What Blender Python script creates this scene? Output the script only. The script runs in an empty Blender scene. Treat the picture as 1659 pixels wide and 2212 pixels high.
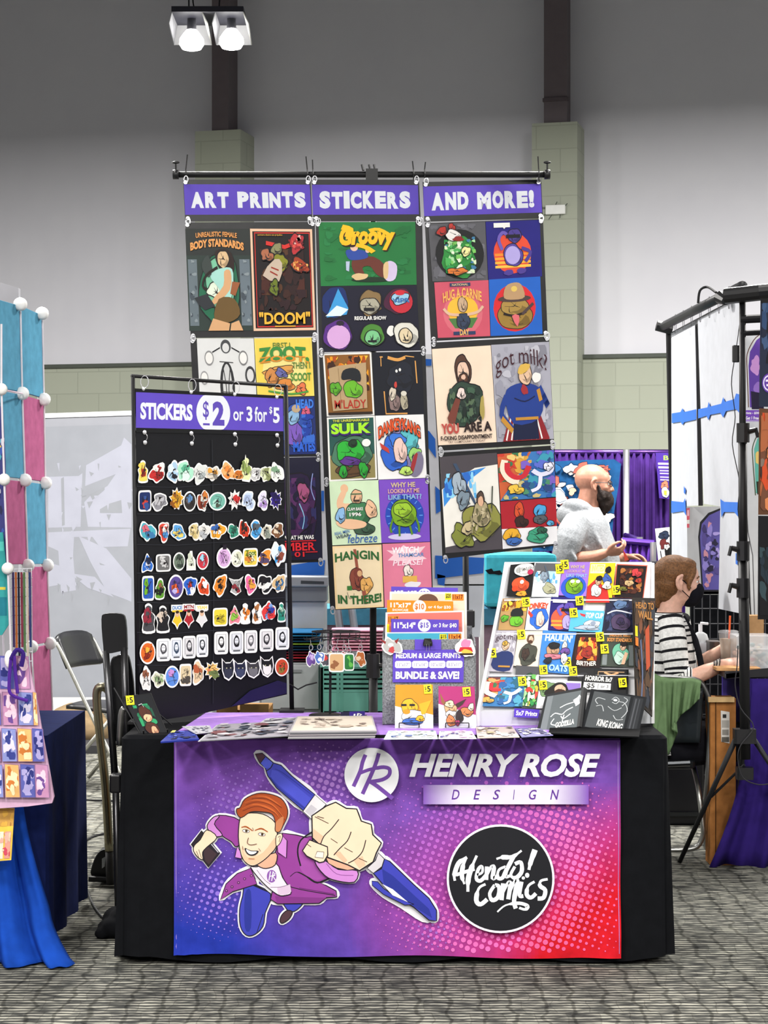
import bpy, math, random
from mathutils import Vector, Matrix, noise
sc = bpy.context.scene
COL = sc.collection
F, CX, CY, H = 4440.0, 829.5, 1106.0, 1.517
CAM = Vector((0, 0, H))
V = Vector
def P(x, y, Y): return V(((x-CX)*Y/F, Y, H-(y-CY)*Y/F))
def lin(c):
    if isinstance(c, str):
        c = c.lstrip('#')
        if len(c) == 3: c = ''.join(k*2 for k in c)
        c = [int(c[i:i+2], 16)/255 for i in (0, 2, 4)]
    else: return tuple(c[:3])+(1.0,)
    return tuple((v/12.92 if v <= .04045 else ((v+.055)/1.055)**2.4) for v in c)+(1.0,)
def mixc(a, b, t):
    a = lin(a); b = lin(b); return tuple(a[i]*(1-t)+b[i]*t for i in range(3))+(1.0,)
_m = {}
def mat(kind, color=None, **k):
    """surface kinds; colour from the mesh's own flat print / dye colour or a constant"""
    key = (kind, color if isinstance(color, (str, type(None))) else tuple(color))
    if key in _m: return _m[key]
    m = bpy.data.materials.new(kind+('' if color is None else '_dyed')); m.use_nodes = True
    nt = m.node_tree; N = nt.nodes; L = nt.links; b = N['Principled BSDF']
    if color is None:
        a = N.new('ShaderNodeAttribute'); a.attribute_name = 'Col'; src = a.outputs['Color']
    else:
        a = N.new('ShaderNodeRGB'); a.outputs[0].default_value = lin(color); src = a.outputs[0]
    par = dict(paper=(.55, .3, 0, 0), gloss=(.42, .25, 0, 0), cloth=(.95, .1, 0, .35), knit=(.95, .15, 0, .6), velvet=(.9, .12, 0, .3), plastic=(.38, .45, 0, .05),
               rubber=(.6, .3, 0, .05), metal=(.32, .5, .9, .03), paintmetal=(.5, .3, 0, .03), skin=(.5, .4, 0, .1), hair=(.6, .3, 0, .6), wall=(.8, .2, 0, .15),
               felt=(.97, .1, 0, .9), card=(.85, .15, 0, .1), vinyl=(.33, .4, 0, .25))[kind]
    b.inputs['Roughness'].default_value = par[0]; b.inputs['Specular IOR Level'].default_value = par[1]; b.inputs['Metallic'].default_value = par[2]
    tc = N.new('ShaderNodeTexCoord'); no = N.new('ShaderNodeTexNoise')
    sca = dict(cloth=22, knit=90, felt=180, skin=60, hair=120, wall=6, vinyl=9, card=30).get(kind, 14)
    no.inputs['Scale'].default_value = sca; no.inputs['Detail'].default_value = 4
    L.new(tc.outputs['Object'], no.inputs['Vector'])
    amt = dict(felt=.5, cloth=.16, knit=.2, hair=.5, skin=.12, card=.15, metal=.1, velvet=.2).get(kind, .05)
    mr = N.new('ShaderNodeMapRange'); mr.inputs[1].default_value = .3; mr.inputs[2].default_value = .7
    mr.inputs[3].default_value = 1-amt; mr.inputs[4].default_value = 1+amt*.6
    L.new(no.outputs['Fac'], mr.inputs[0])
    vm = N.new('ShaderNodeVectorMath'); vm.operation = 'SCALE'; L.new(src, vm.inputs[0]); L.new(mr.outputs[0], vm.inputs['Scale'])
    L.new(vm.outputs[0], b.inputs['Base Color'])
    if par[3] > 0:
        bu = N.new('ShaderNodeBump'); bu.inputs['Strength'].default_value = par[3]; bu.inputs['Distance'].default_value = .004
        L.new(no.outputs['Fac'], bu.inputs['Height']); L.new(bu.outputs[0], b.inputs['Normal'])
    if kind == 'skin': b.inputs['Subsurface Weight'].default_value = .08; b.inputs['Subsurface Scale'].default_value = .01
    _m[key] = m; return m
def glass(name='clear_plastic', rough=.08, tint=(1, 1, 1, 1), mixf=.82):
    if name in _m: return _m[name]
    m = bpy.data.materials.new(name); m.use_nodes = True; nt = m.node_tree; N = nt.nodes; L = nt.links
    b = N['Principled BSDF']; b.inputs['Base Color'].default_value = (.9, .92, .95, 1); b.inputs['Roughness'].default_value = rough
    t = N.new('ShaderNodeBsdfTransparent'); t.inputs[0].default_value = tint; mx = N.new('ShaderNodeMixShader'); mx.inputs[0].default_value = mixf
    lw = N.new('ShaderNodeTexNoise'); lw.inputs['Scale'].default_value = 8
    L.new(b.outputs[0], mx.inputs[1]); L.new(t.outputs[0], mx.inputs[2]); L.new(mx.outputs[0], N['Material Output'].inputs[0])
    _m[name] = m; return m
def tag(o, label=None, cat=None, group=None, kind=None):
    if label: o['label'] = label
    if cat: o['category'] = cat
    if group: o['group'] = group
    if kind: o['kind'] = kind
    return o
def empty(name, loc, label, cat, group=None):
    o = bpy.data.objects.new(name, None); o.empty_display_size = .05; COL.objects.link(o); o.location = loc
    return tag(o, label, cat, group)
def gpos(o):
    p = V(o.location)
    while o.parent: o = o.parent; p += o.location
    return p
def cat_rom(pts, n=5, closed=True):
    out = []; k = len(pts); pts = [V(p) for p in pts]
    rng = range(k if closed else k-1)
    for i in rng:
        g = (lambda j: pts[j % k]) if closed else (lambda j: pts[max(0, min(k-1, j))])
        a, b, c, d = g(i-1), g(i), g(i+1), g(i+2)
        for j in range(n):
            t = j/n
            out.append(.5*((2*b)+(c-a)*t+(2*a-5*b+4*c-d)*t*t+(3*b-a-3*c+d)*t**3))
    if not closed: out.append(pts[-1])
    return out
class MB:
    def __init__(s): s.v = []; s.f = []; s.c = []
    def add(s, vs, fs, col):
        o = len(s.v); s.v += [V(p) for p in vs]
        for i, f in enumerate(fs):
            s.f.append(tuple(a+o for a in f)); s.c.append(lin(col[i] if isinstance(col, list) else col))
        return s
    def box(s, x0, x1, y0, y1, z0, z1, col): return s.obox(V(((x0+x1)/2, (y0+y1)/2, (z0+z1)/2)), V(((x1-x0)/2, 0, 0)), V((0, (y1-y0)/2, 0)), V((0, 0, (z1-z0)/2)), col)
    def obox(s, c, a, b, d, col, bev=0):
        vs = []
        for k in (-1, 1):
            for j in (-1, 1):
                for i in (-1, 1): vs.append(c+a*i+b*j+d*k)
        return s.add(vs, [(0, 2, 3, 1), (4, 5, 7, 6), (0, 1, 5, 4), (2, 6, 7, 3), (0, 4, 6, 2), (1, 3, 7, 5)], col)
    def rbox(s, x0, x1, y0, y1, z0, z1, r, col, n=4):
        pts = []
        for cx, cy, a0 in ((x1-r, y1-r, 0), (x0+r, y1-r, 90), (x0+r, y0+r, 180), (x1-r, y0+r, 270)):
            for i in range(n+1):
                a = math.radians(a0+90*i/n); pts.append((cx+r*math.cos(a), cy+r*math.sin(a)))
        return s.prism([V((p[0], p[1], z0)) for p in pts], V((0, 0, z1-z0)), col)
    def prism(s, pts, off, col, side=None):
        n = len(pts); vs = list(pts)+[p+off for p in pts]
        fs = [tuple(range(n))[::-1], tuple(range(n, 2*n))]+[(i, (i+1) % n, (i+1) % n+n, i+n) for i in range(n)]
        return s.add(vs, fs, [col, col]+[side or col]*n)
    def tube(s, pts, r, col, n=8, closed=False, smooth=0, sy=1.0):
        if smooth: 
            if isinstance(r, (list, tuple)):
                rr = cat_rom([V((q, 0, 0)) for q in r], smooth, closed); r = [q.x for q in rr]
            pts = cat_rom(pts, smooth, closed)
        pts = [V(p) for p in pts]; k = len(pts)
        if not isinstance(r, (list, tuple)): r = [r]*k
        T = []
        for i in range(k):
            a = pts[(i-1) % k] if closed else pts[max(i-1, 0)]; b = pts[(i+1) % k] if closed else pts[min(i+1, k-1)]
            t = (b-a); T.append(t.normalized() if t.length > 1e-9 else V((0, 0, 1)))
        up = V((0, 0, 1)) if abs(T[0].z) < .9 else V((1, 0, 0))
        u = T[0].cross(up).normalized(); vs = []
        for i in range(k):
            u = (u-T[i]*u.dot(T[i])).normalized(); w = T[i].cross(u)
            for j in range(n):
                a = 2*math.pi*j/n; vs.append(pts[i]+(u*math.cos(a)+w*math.sin(a)*sy)*r[i])
        fs = []; cs = []
        for i in range(k if closed else k-1):
            for j in range(n):
                fs.append((i*n+j, i*n+(j+1) % n, ((i+1) % k)*n+(j+1) % n, ((i+1) % k)*n+j)); cs.append(col(i/(k-1)) if callable(col) else col)
        if not closed:
            fs += [tuple(range(n))[::-1], tuple(range((k-1)*n, k*n))]; cs += [cs[0], cs[-1]]
        return s.add(vs, fs, cs)
    def lathe(s, prof, c, col, n=20, axis='z', ex=1.0, ey=1.0):
        vs = []; c = V(c)
        for r, z in prof:
            for j in range(n):
                a = 2*math.pi*j/n; p = (r*math.cos(a)*ex, r*math.sin(a)*ey, z)
                if axis == 'x': p = (p[2], p[0], p[1])
                if axis == 'y': p = (p[0], p[2], p[1])
                vs.append(c+V(p))
        k = len(prof); fs = []
        for i in range(k-1):
            for j in range(n): fs.append((i*n+j, i*n+(j+1) % n, (i+1)*n+(j+1) % n, (i+1)*n+j))
        fs += [tuple(range(n))[::-1], tuple(range((k-1)*n, k*n))]
        return s.add(vs, fs, col)
    def ell(s, c, r, col, rot=None, n=14, m=9):
        vs = []; fs = []; c = V(c)
        for i in range(m+1):
            t = math.pi*i/m
            for j in range(n):
                a = 2*math.pi*j/n; p = V((r[0]*math.sin(t)*math.cos(a), r[1]*math.sin(t)*math.sin(a), r[2]*math.cos(t)))
                if rot: p = rot @ p
                vs.append(c+p)
        for i in range(m):
            for j in range(n): fs.append((i*n+j, i*n+(j+1) % n, (i+1)*n+(j+1) % n, (i+1)*n+j))
        return s.add(vs, fs, col)
    def sheet(s, fn, nu, nv, col, wrap=False):
        vs = [fn(i/nu, j/nv) for j in range(nv+1) for i in range(nu+1)]
        fs = []; cs = []
        for j in range(nv):
            for i in range(nu):
                a = j*(nu+1)+i; fs.append((a, a+1, a+nu+2, a+nu+1)); cs.append(col((i+.5)/nu, (j+.5)/nv) if callable(col) else col)
        return s.add(vs, fs, cs)
    def loft(s, secs, col, n=20, sub=4):
        """secs: (centre, half-width vector, half-depth vector)"""
        cs = cat_rom([q[0] for q in secs], sub, False); a = cat_rom([q[1] for q in secs], sub, False); b = cat_rom([q[2] for q in secs], sub, False)
        k = len(cs); vs = []
        for i in range(k):
            for j in range(n):
                t = 2*math.pi*j/n; c_, s_ = math.cos(t), math.sin(t)
                vs.append(cs[i]+a[i]*math.copysign(abs(c_)**.85, c_)+b[i]*math.copysign(abs(s_)**.85, s_))
        fs = []; cc = []
        for i in range(k-1):
            for j in range(n): fs.append((i*n+j, i*n+(j+1) % n, (i+1)*n+(j+1) % n, (i+1)*n+j)); cc.append(col(i/(k-1)) if callable(col) else col)
        fs += [tuple(range(n))[::-1], tuple(range((k-1)*n, k*n))]; cc += [cc[0], cc[-1]]
        return s.add(vs, fs, cc)
    def build(s, name, m, parent=None, smooth=False, solid=0, bevel=0, sub=0, remesh=0, smit=0, at=None, label=None):
        lo = V([min(p[i] for p in s.v) for i in range(3)]); hi = V([max(p[i] for p in s.v) for i in range(3)])
        c = at if at is not None else V(((lo.x+hi.x)/2, (lo.y+hi.y)/2, lo.z))
        me = bpy.data.meshes.new(name); me.from_pydata([p-c for p in s.v], [], s.f); me.update()
        if not remesh:
            ca = me.color_attributes.new('Col', 'FLOAT_COLOR', 'CORNER'); buf = []
            for poly, cc in zip(me.polygons, s.c): buf += list(cc)*poly.loop_total
            ca.data.foreach_set('color', buf)
        if smooth: me.polygons.foreach_set('use_smooth', [True]*len(me.polygons))
        if isinstance(m, str): m = mat(m)
        me.materials.append(m)
        o = bpy.data.objects.new(name, me); COL.objects.link(o)
        o.location = c-(gpos(parent) if parent else V((0, 0, 0)))
        if parent: o.parent = parent
        if remesh:
            r = o.modifiers.new('r', 'REMESH'); r.mode = 'VOXEL'; r.voxel_size = remesh; r.use_smooth_shade = True
            if smit: q = o.modifiers.new('s', 'SMOOTH'); q.iterations = smit; q.factor = .6
        if solid: q = o.modifiers.new('sol', 'SOLIDIFY'); q.thickness = solid; q.offset = 0
        if bevel: q = o.modifiers.new('bev', 'BEVEL'); q.width = bevel; q.segments = 2; q.limit_method = 'ANGLE'
        if sub: q = o.modifiers.new('sub', 'SUBSURF'); q.levels = sub; q.render_levels = sub
        if label: o['label'] = label
        return o
class Pl:
    def __init__(s, p, n):
        s.p = V(p); s.n = V(n).normalized()
        if s.n.dot(CAM-s.p) < 0: s.n = -s.n
    def hit(s, x, y):
        d = V(((x-CX)/F, 1, -(y-CY)/F)); t = (s.p-CAM).dot(s.n)/d.dot(s.n); return CAM+d*t
    def off(s, k): return Pl(s.p+s.n*k, s.n)
def FP(Y): return Pl((0, Y, 0), (0, -1, 0))
def YP(x1, Y1, x2, Y2):
    a = P(x1, CY, Y1); b = P(x2, CY, Y2); d = b-a; return Pl(a, (d.y, -d.x, 0))
def P3(a, b, c): return Pl(a, (b-a).cross(c-a))
def Q(q):
    a, b, c, d = q
    def T(u, v):
        u /= 100; v /= 100
        return (a[0]*(1-u)*(1-v)+b[0]*u*(1-v)+c[0]*u*v+d[0]*(1-u)*v, a[1]*(1-u)*(1-v)+b[1]*u*(1-v)+c[1]*u*v+d[1]*(1-u)*v)
    return T
_g = {}
def glyphs(t, bold=0.0, shear=0.0):
    k = (t, bold, shear)
    if k not in _g:
        cu = bpy.data.curves.new('lettering', 'FONT'); cu.body = t; cu.offset = bold; cu.shear = shear; cu.resolution_u = 3
        o = bpy.data.objects.new('lettering', cu); me = o.to_mesh()
        vs = [(p.co.x, p.co.y) for p in me.vertices]; fs = [tuple(p.vertices) for p in me.polygons]
        o.to_mesh_clear(); bpy.data.objects.remove(o); bpy.data.curves.remove(cu)
        x0 = min(p[0] for p in vs); x1 = max(p[0] for p in vs); y0 = min(p[1] for p in vs); y1 = max(p[1] for p in vs)
        _g[k] = ([((x-x0)/(x1-x0), 1-(y-y0)/(y1-y0)) for x, y in vs], fs)
    return _g[k]
class Art:
    """flat print: paper plus inked areas lying on it"""
    def __init__(s, pl, T=None, step=.00012):
        s.pl = pl; s.T = T or (lambda x, y: (x, y)); s.step = step; s.l = 0; s.m = MB()
    def pt(s, x, y, l=None): return s.pl.hit(*s.T(x, y))+s.pl.n*((s.l if l is None else l)*s.step)
    def slab(s, quad, col, th=.0015, side=None):
        pts = [s.pt(x, y, 0) for x, y in quad]; s.m.prism(pts, -s.pl.n*th, col, side); s.l += 1; return s
    def poly(s, pts, col, sm=0):
        if sm: pts = [(p.x, p.y) for p in cat_rom([(p[0], p[1], 0) for p in pts], sm)]
        s.m.add([s.pt(x, y) for x, y in pts], [tuple(range(len(pts)))], col); s.l += 1; return s
    def rect(s, x0, y0, x1, y1, col): return s.poly([(x0, y0), (x1, y0), (x1, y1), (x0, y1)], col)
    def ell(s, cx, cy, rx, ry, col, rot=0, n=20):
        c_, s_ = math.cos(math.radians(rot)), math.sin(math.radians(rot)); pts = []
        for i in range(n):
            a = 2*math.pi*i/n; x, y = rx*math.cos(a), ry*math.sin(a); pts.append((cx+x*c_-y*s_, cy+x*s_+y*c_))
        return s.poly(pts, col)
    def stroke(s, pts, w, col, closed=False, sm=0):
        if sm: pts = [(p.x, p.y) for p in cat_rom([(p[0], p[1], 0) for p in pts], sm, closed)]
        k = len(pts); vs = []; 
        ww = w if isinstance(w, (list, tuple)) else [w]
        for i in range(k):
            a = pts[(i-1) % k] if closed else pts[max(i-1, 0)]; b = pts[(i+1) % k] if closed else pts[min(i+1, k-1)]
            dx, dy = b[0]-a[0], b[1]-a[1]; q = math.hypot(dx, dy) or 1; h = (ww[min(len(ww)-1, int(i*len(ww)/k))])/2
            nx, ny = -dy/q*h, dx/q*h
            vs += [s.pt(pts[i][0]+nx, pts[i][1]+ny), s.pt(pts[i][0]-nx, pts[i][1]-ny)]
        fs = [(2*i, 2*i+1, (2*i+3) % (2*k), (2*i+2) % (2*k)) for i in range(k if closed else k-1)]
        s.m.add(vs, fs, col); s.l += 1; return s
    def blob(s, pts, fill, line='#141014', lw=5, sm=0):
        if sm: pts = [(p.x, p.y) for p in cat_rom([(p[0], p[1], 0) for p in pts], sm)]
        s.poly(pts, fill); s.stroke(pts, lw, line, True); return s
    def text(s, t, x0, y0, x1, y1, col, bold=.02, shear=0, arc=0, quad=None, rot=0):
        vs, fs = glyphs(t, bold, shear); o = []
        mx, my = (x0+x1)/2, (y0+y1)/2; cr, sr = math.cos(math.radians(rot)), math.sin(math.radians(rot))
        for u, v in vs:
            x = x0+(x1-x0)*u; y = y0+(y1-y0)*v+arc*((2*u-1)**2)
            if rot: x, y = mx+(x-mx)*cr-(y-my)*sr, my+(x-mx)*sr+(y-my)*cr
            o.append(s.pt(x, y))
        s.m.add(o, fs, col); s.l += 1; return s
    def items(s, L):
        for it in L:
            k = it[0]
            if k == 'e': s.ell(*it[1:])
            elif k == 'r': s.rect(*it[1:])
            elif k == 'p': s.poly(*it[1:])
            elif k == 's': s.stroke(*it[1:])
            elif k == 't': s.text(*it[1:])
            elif k == 'b':
                cx, cy, rx, ry, am, c = it[1:7]; sd = it[7] if len(it) > 7 else 1; cl = lambda P_: [(max(.5, min(99.5, x)), max(.5, min(99.5, y))) for x, y in P_]
                q = cl(wob(cx, cy, rx, ry, am, sd)); s.poly(q, c)
                if min(rx, ry) > 5:
                    lc = lin(c); dk = tuple(v*.55 for v in lc[:3]); lt = tuple(min(1, v*1.25+.03) for v in lc[:3])
                    s.poly(cl(wob(cx+rx*.22, cy+ry*.3, rx*.62, ry*.5, am+.1, sd+3, 18)), dk); s.poly(cl(wob(cx-rx*.12, cy-ry*.05, rx*.66, ry*.62, am+.12, sd+5, 18)), c)
                    R2 = random.Random(sd*3+1)
                    for _ in range(3):
                        a0 = R2.uniform(0, 6.28); p0 = (cx+rx*.75*math.cos(a0), cy+ry*.75*math.sin(a0)); a1 = a0+R2.uniform(1.2, 2.6); p1 = (cx+rx*.4*math.cos(a1), cy+ry*.4*math.sin(a1))
                        s.stroke(cl([p0, ((p0[0]+p1[0])/2+rx*R2.uniform(-.25, .25), (p0[1]+p1[1])/2+ry*.2), p1]), [.5, 1.3, .5], '#17141a', False, 3)
                    s.stroke(q, 1.1, '#17141a', True)
            elif k == 'sp': spatter(s, *it[1:])
        return s
def wob(cx, cy, rx, ry, amp=.18, seed=1, n=26, rot=0):
    R = random.Random(seed*7+3); ph = [R.uniform(0, 6.28) for _ in range(4)]; o = []
    for i in range(n):
        a = 2*math.pi*i/n; k = 1+amp*(.5*math.sin(2*a+ph[0])+.4*math.sin(3*a+ph[1])+.35*math.sin(5*a+ph[2])+.2*math.sin(7*a+ph[3]))
        o.append((cx+rx*k*math.cos(a), cy+ry*k*math.sin(a)))
    return o
def spatter(a, x0, y0, x1, y1, cols, n, r0, r1, seed=1):
    """loose abstract brush marks"""
    R = random.Random(seed)
    for i in range(n):
        x, y = R.uniform(x0, x1), R.uniform(y0, y1); r = R.uniform(r0, r1)
        a.poly([(max(x0, min(x1, px)), max(y0, min(y1, py))) for px, py in wob(x, y, r*R.uniform(.6, 1.3), r*R.uniform(.6, 1.3), .35, seed*50+i, 12)], cols[i % len(cols)])
        if i % 3 == 0: a.l -= 1
# ---------------------------------------------------------------- camera, lights
cam = bpy.data.cameras.new('camera'); co = bpy.data.objects.new('camera', cam); COL.objects.link(co)
co.location = CAM; co.rotation_euler = (math.pi/2, 0, 0)
cam.sensor_fit = 'VERTICAL'; cam.sensor_height = 24; cam.lens = 24*F/2212; cam.clip_end = 200
sc.camera = co
sc.view_settings.view_transform = 'Standard'; sc.view_settings.look = 'None'; sc.view_settings.gamma = 1; sc.view_settings.exposure = 0.0
w = bpy.data.worlds.new('hall_air'); sc.world = w; w.use_nodes = True
w.node_tree.nodes['Background'].inputs[0].default_value = (.80, .85, 1, 1); w.node_tree.nodes['Background'].inputs[1].default_value = .13
def lamp(x, y, z, size, power, tilt=0, col=(1, .97, .93)):
    l = bpy.data.lights.new('hall_lamp', 'AREA'); l.shape = 'DISK'; l.size = size; l.energy = power; l.color = col
    o = bpy.data.objects.new('hall_lamp', l); COL.objects.link(o); o.location = (x, y, z); o.rotation_euler = (tilt, 0, 0)
for yy, pw in ((-5, 300), (-1, 300), (3, 215), (8, 70), (11.6, 580)):
    for xx in (-6, -2, 2, 6): lamp(xx, yy, 5.0, .9, pw)
# ---------------------------------------------------------------- room
def node_mat(name):
    m = bpy.data.materials.new(name); m.use_nodes = True; return m, m.node_tree.nodes, m.node_tree.links, m.node_tree.nodes['Principled BSDF']
m, N, L, b = node_mat('carpet')
tc = N.new('ShaderNodeTexCoord')
def mapping(sx, sy, sz=1, src=None):
    q = N.new('ShaderNodeMapping'); q.inputs['Scale'].default_value = (sx, sy, sz); L.new(src or tc.outputs['Object'], q.inputs[0]); return q.outputs[0]
def noi(vec, det=2, sc_=1):
    q = N.new('ShaderNodeTexNoise'); q.inputs['Scale'].default_value = sc_; q.inputs['Detail'].default_value = det; L.new(vec, q.inputs['Vector']); return q.outputs['Fac']
def ramp(fac, stops):
    r = N.new('ShaderNodeValToRGB'); e = r.color_ramp.elements
    while len(e) < len(stops): e.new(.5)
    for k, (p, c) in enumerate(stops): e[k].position = p; e[k].color = lin(c)
    L.new(fac, r.inputs[0]); return r.outputs[0]
def mathn(op, a, b_):
    q = N.new('ShaderNodeMath'); q.operation = op
    for i, s_ in enumerate((a, b_)):
        if isinstance(s_, (int, float)): q.inputs[i].default_value = s_
        else: L.new(s_, q.inputs[i])
    return q.outputs[0]
wv = N.new('ShaderNodeTexWave'); wv.wave_type = 'BANDS'; wv.bands_direction = 'Y'; wv.inputs['Scale'].default_value = 9.5; wv.inputs['Distortion'].default_value = 2.2; wv.inputs['Detail'].default_value = 1.5; wv.inputs['Detail Scale'].default_value = 1.2
L.new(tc.outputs['Object'], wv.inputs['Vector'])
n1 = noi(mapping(13, 34), 2); n2 = noi(mapping(40, 180), 2)
fac = mathn('ADD', mathn('MULTIPLY', wv.outputs['Fac'], mathn('MULTIPLY', mathn('MAXIMUM', mathn('SUBTRACT', n1, .30), .0), 2.7)), mathn('MULTIPLY', mathn('SUBTRACT', n2, .5), .55))
d1 = ramp(fac, [(.05, '#3d3e3c'), (.32, '#696962'), (.68, '#a9a79a')])
br = N.new('ShaderNodeTexBrick'); br.offset = .22; br.inputs['Scale'].default_value = 1; br.inputs['Mortar Size'].default_value = .003; br.inputs['Brick Width'].default_value = .098; br.inputs['Row Height'].default_value = .165
br.inputs['Mortar Smooth'].default_value = .8; br.inputs['Color1'].default_value = (1, 1, 1, 1); br.inputs['Color2'].default_value = (.66, .66, .68, 1); br.inputs['Mortar'].default_value = (.6, .6, .6, 1)
wp = N.new('ShaderNodeTexNoise'); wp.inputs['Scale'].default_value = 4; L.new(tc.outputs['Object'], wp.inputs['Vector'])
va = N.new('ShaderNodeVectorMath'); va.operation = 'SCALE'; va.inputs['Scale'].default_value = .09; L.new(wp.outputs['Color'], va.inputs[0])
vb = N.new('ShaderNodeVectorMath'); L.new(va.outputs[0], vb.inputs[0]); L.new(tc.outputs['Object'], vb.inputs[1]); L.new(vb.outputs[0], br.inputs['Vector'])
mx = N.new('ShaderNodeMix'); mx.data_type = 'RGBA'; mx.blend_type = 'MULTIPLY'; mx.inputs[0].default_value = .9
w2 = N.new('ShaderNodeTexWave'); w2.wave_type = 'BANDS'; w2.bands_direction = 'X'; w2.inputs['Scale'].default_value = 3.2; w2.inputs['Distortion'].default_value = 3.4; w2.inputs['Detail'].default_value = 3; w2.inputs['Detail Scale'].default_value = 1.8; L.new(tc.outputs['Object'], w2.inputs['Vector'])
vl = ramp(w2.outputs['Fac'], [(.0, '#bcbdbc'), (.02, '#c8c8c8'), (.07, '#ffffff')])
m2 = N.new('ShaderNodeMix'); m2.data_type = 'RGBA'; m2.blend_type = 'MULTIPLY'; m2.inputs[0].default_value = 1
L.new(d1, m2.inputs[6]); L.new(vl, m2.inputs[7]); L.new(m2.outputs[2], mx.inputs[6]); L.new(br.outputs['Color'], mx.inputs[7])
L.new(mx.outputs[2], b.inputs['Base Color']); b.inputs['Roughness'].default_value = 1; b.inputs['Specular IOR Level'].default_value = .05
bu = N.new('ShaderNodeBump'); bu.inputs['Strength'].default_value = .5; bu.inputs['Distance'].default_value = .004; L.new(noi(mapping(60, 200), 2), bu.inputs['Height']); L.new(bu.outputs[0], b.inputs['Normal'])
carpet = m
def struct(o): o['kind'] = 'structure'; return o
struct(MB().box(-9, 9, -8, 20.5, -.1, 0, '#555555').build('floor', carpet, at=V((0, 0, 0))))
# walls: left end farther than the right one
WP = YP(190, 18.9, 1350, 17.7)
wx = (WP.hit(1400, CY)-WP.hit(200, CY)).normalized(); wn = -WP.n
def WB(mb, x0, x1, z0, z1, prot, depth, col):
    """box on the back wall between picture columns x0..x1, heights z0..z1, standing prot in front"""
    a = WP.hit(x0, CY); c = WP.hit(x1, CY); a.z = 0; c.z = 0
    mid = (a+c)/2+WP.n*(prot-depth/2)+V((0, 0, (z0+z1)/2))
    return mb.obox(mid, (c-a)/2, wn*depth/2, V((0, 0, (z1-z0)/2)), col)
m, N, L, b = node_mat('painted_block_wall'); tc = N.new('ShaderNodeTexCoord')
mp = N.new('ShaderNodeMapping'); mp.inputs['Rotation'].default_value = (math.radians(90), 0, 0); L.new(tc.outputs['Object'], mp.inputs[0])
br = N.new('ShaderNodeTexBrick'); br.inputs['Scale'].default_value = 1; br.inputs['Brick Width'].default_value = .4; br.inputs['Row Height'].default_value = .2; br.inputs['Mortar Size'].default_value = .006
br.inputs['Color1'].default_value = lin('#a3a898'); br.inputs['Color2'].default_value = lin('#a6ab9b'); br.inputs['Mortar'].default_value = lin('#999e8f'); br.inputs['Mortar Smooth'].default_value = .5
L.new(mp.outputs[0], br.inputs['Vector']); L.new(br.outputs['Color'], b.inputs['Base Color']); b.inputs['Roughness'].default_value = .7
bu = N.new('ShaderNodeBump'); bu.inputs['Strength'].default_value = .3; bu.inputs['Distance'].default_value = .004; bu.invert = True; L.new(br.outputs['Fac'], bu.inputs['Height']); L.new(bu.outputs[0], b.inputs['Normal'])
block = m
m, N, L, b = node_mat('white_ribbed_metal_wall'); tc = N.new('ShaderNodeTexCoord')
wv = N.new('ShaderNodeTexWave'); wv.wave_type = 'BANDS'; wv.bands_direction = 'X'; wv.inputs['Scale'].default_value = 1.6; L.new(tc.outputs['Object'], wv.inputs['Vector'])
nz = N.new('ShaderNodeTexNoise'); nz.inputs['Scale'].default_value = 3; L.new(tc.outputs['Object'], nz.inputs['Vector'])
cr = N.new('ShaderNodeValToRGB'); cr.color_ramp.elements[0].color = lin('#d2d2da'); cr.color_ramp.elements[1].color = lin('#dadae0'); L.new(nz.outputs['Fac'], cr.inputs[0]); L.new(cr.outputs[0], b.inputs['Base Color'])
bu = N.new('ShaderNodeBump'); bu.inputs['Strength'].default_value = .12; bu.inputs['Distance'].default_value = .01; L.new(wv.outputs['Fac'], bu.inputs['Height']); L.new(bu.outputs[0], b.inputs['Normal']); b.inputs['Roughness'].default_value = .55
ribbed = m
mb = MB(); WB(mb, -900, 2600, 2.86, 9.5, 0, .2, '#d4d4da'); struct(mb.build('wall_back', ribbed))
mb = MB(); WB(mb, -900, 2600, 0, 2.86, .06, .26, '#abb09f'); struct(mb.build('wall_lower', block))
mb = MB(); WB(mb, -900, 2600, 2.84, 2.873, .09, .1, '#4a5048'); struct(mb.build('trim_1', 'paintmetal'))
for i, (x0, x1, yt) in enumerate(((453, 549, 281), (1166, 1262, 264))):
    c = WP.hit((x0+x1)/2, CY); s_ = F/(c.y-.4); zt = H+(CY-yt)/s_
    mb = MB(); WB(mb, x0, x1, 0, zt, .40, .40, '#abb09f'); struct(mb.build('wall_pilaster', block)).name = 'pillar_%d' % (i+1)
    mb = MB(); a, c2 = ((484, 519), (1189, 1238))[i]
    WB(mb, a, c2, zt-.02, 9.5, .34, .025, '#6d6468'); WB(mb, a+6, c2-6, zt-.02, 9.5, .3, .3, '#6d6468')
    if i: WB(mb, a-2, c2+4, zt+.19, zt+.22, .36, .04, '#5d5458')
    struct(mb.build('beam_%d' % (i+1), 'paintmetal'))
mb = MB(); mb.box(-9, 9, -8, 20.5, 9.5, 9.7, '#3a3a3e'); struct(mb.build('ceiling', 'wall'))
mb = MB(); mb.box(-9.2, -9, -8, 20.5, 0, 9.5, '#8a8a8c'); struct(mb.build('wall_left', 'wall'))
mb = MB(); mb.box(9, 9.2, -8, 20.5, 0, 9.5, '#8a8a8c'); struct(mb.build('wall_right', 'wall'))
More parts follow.
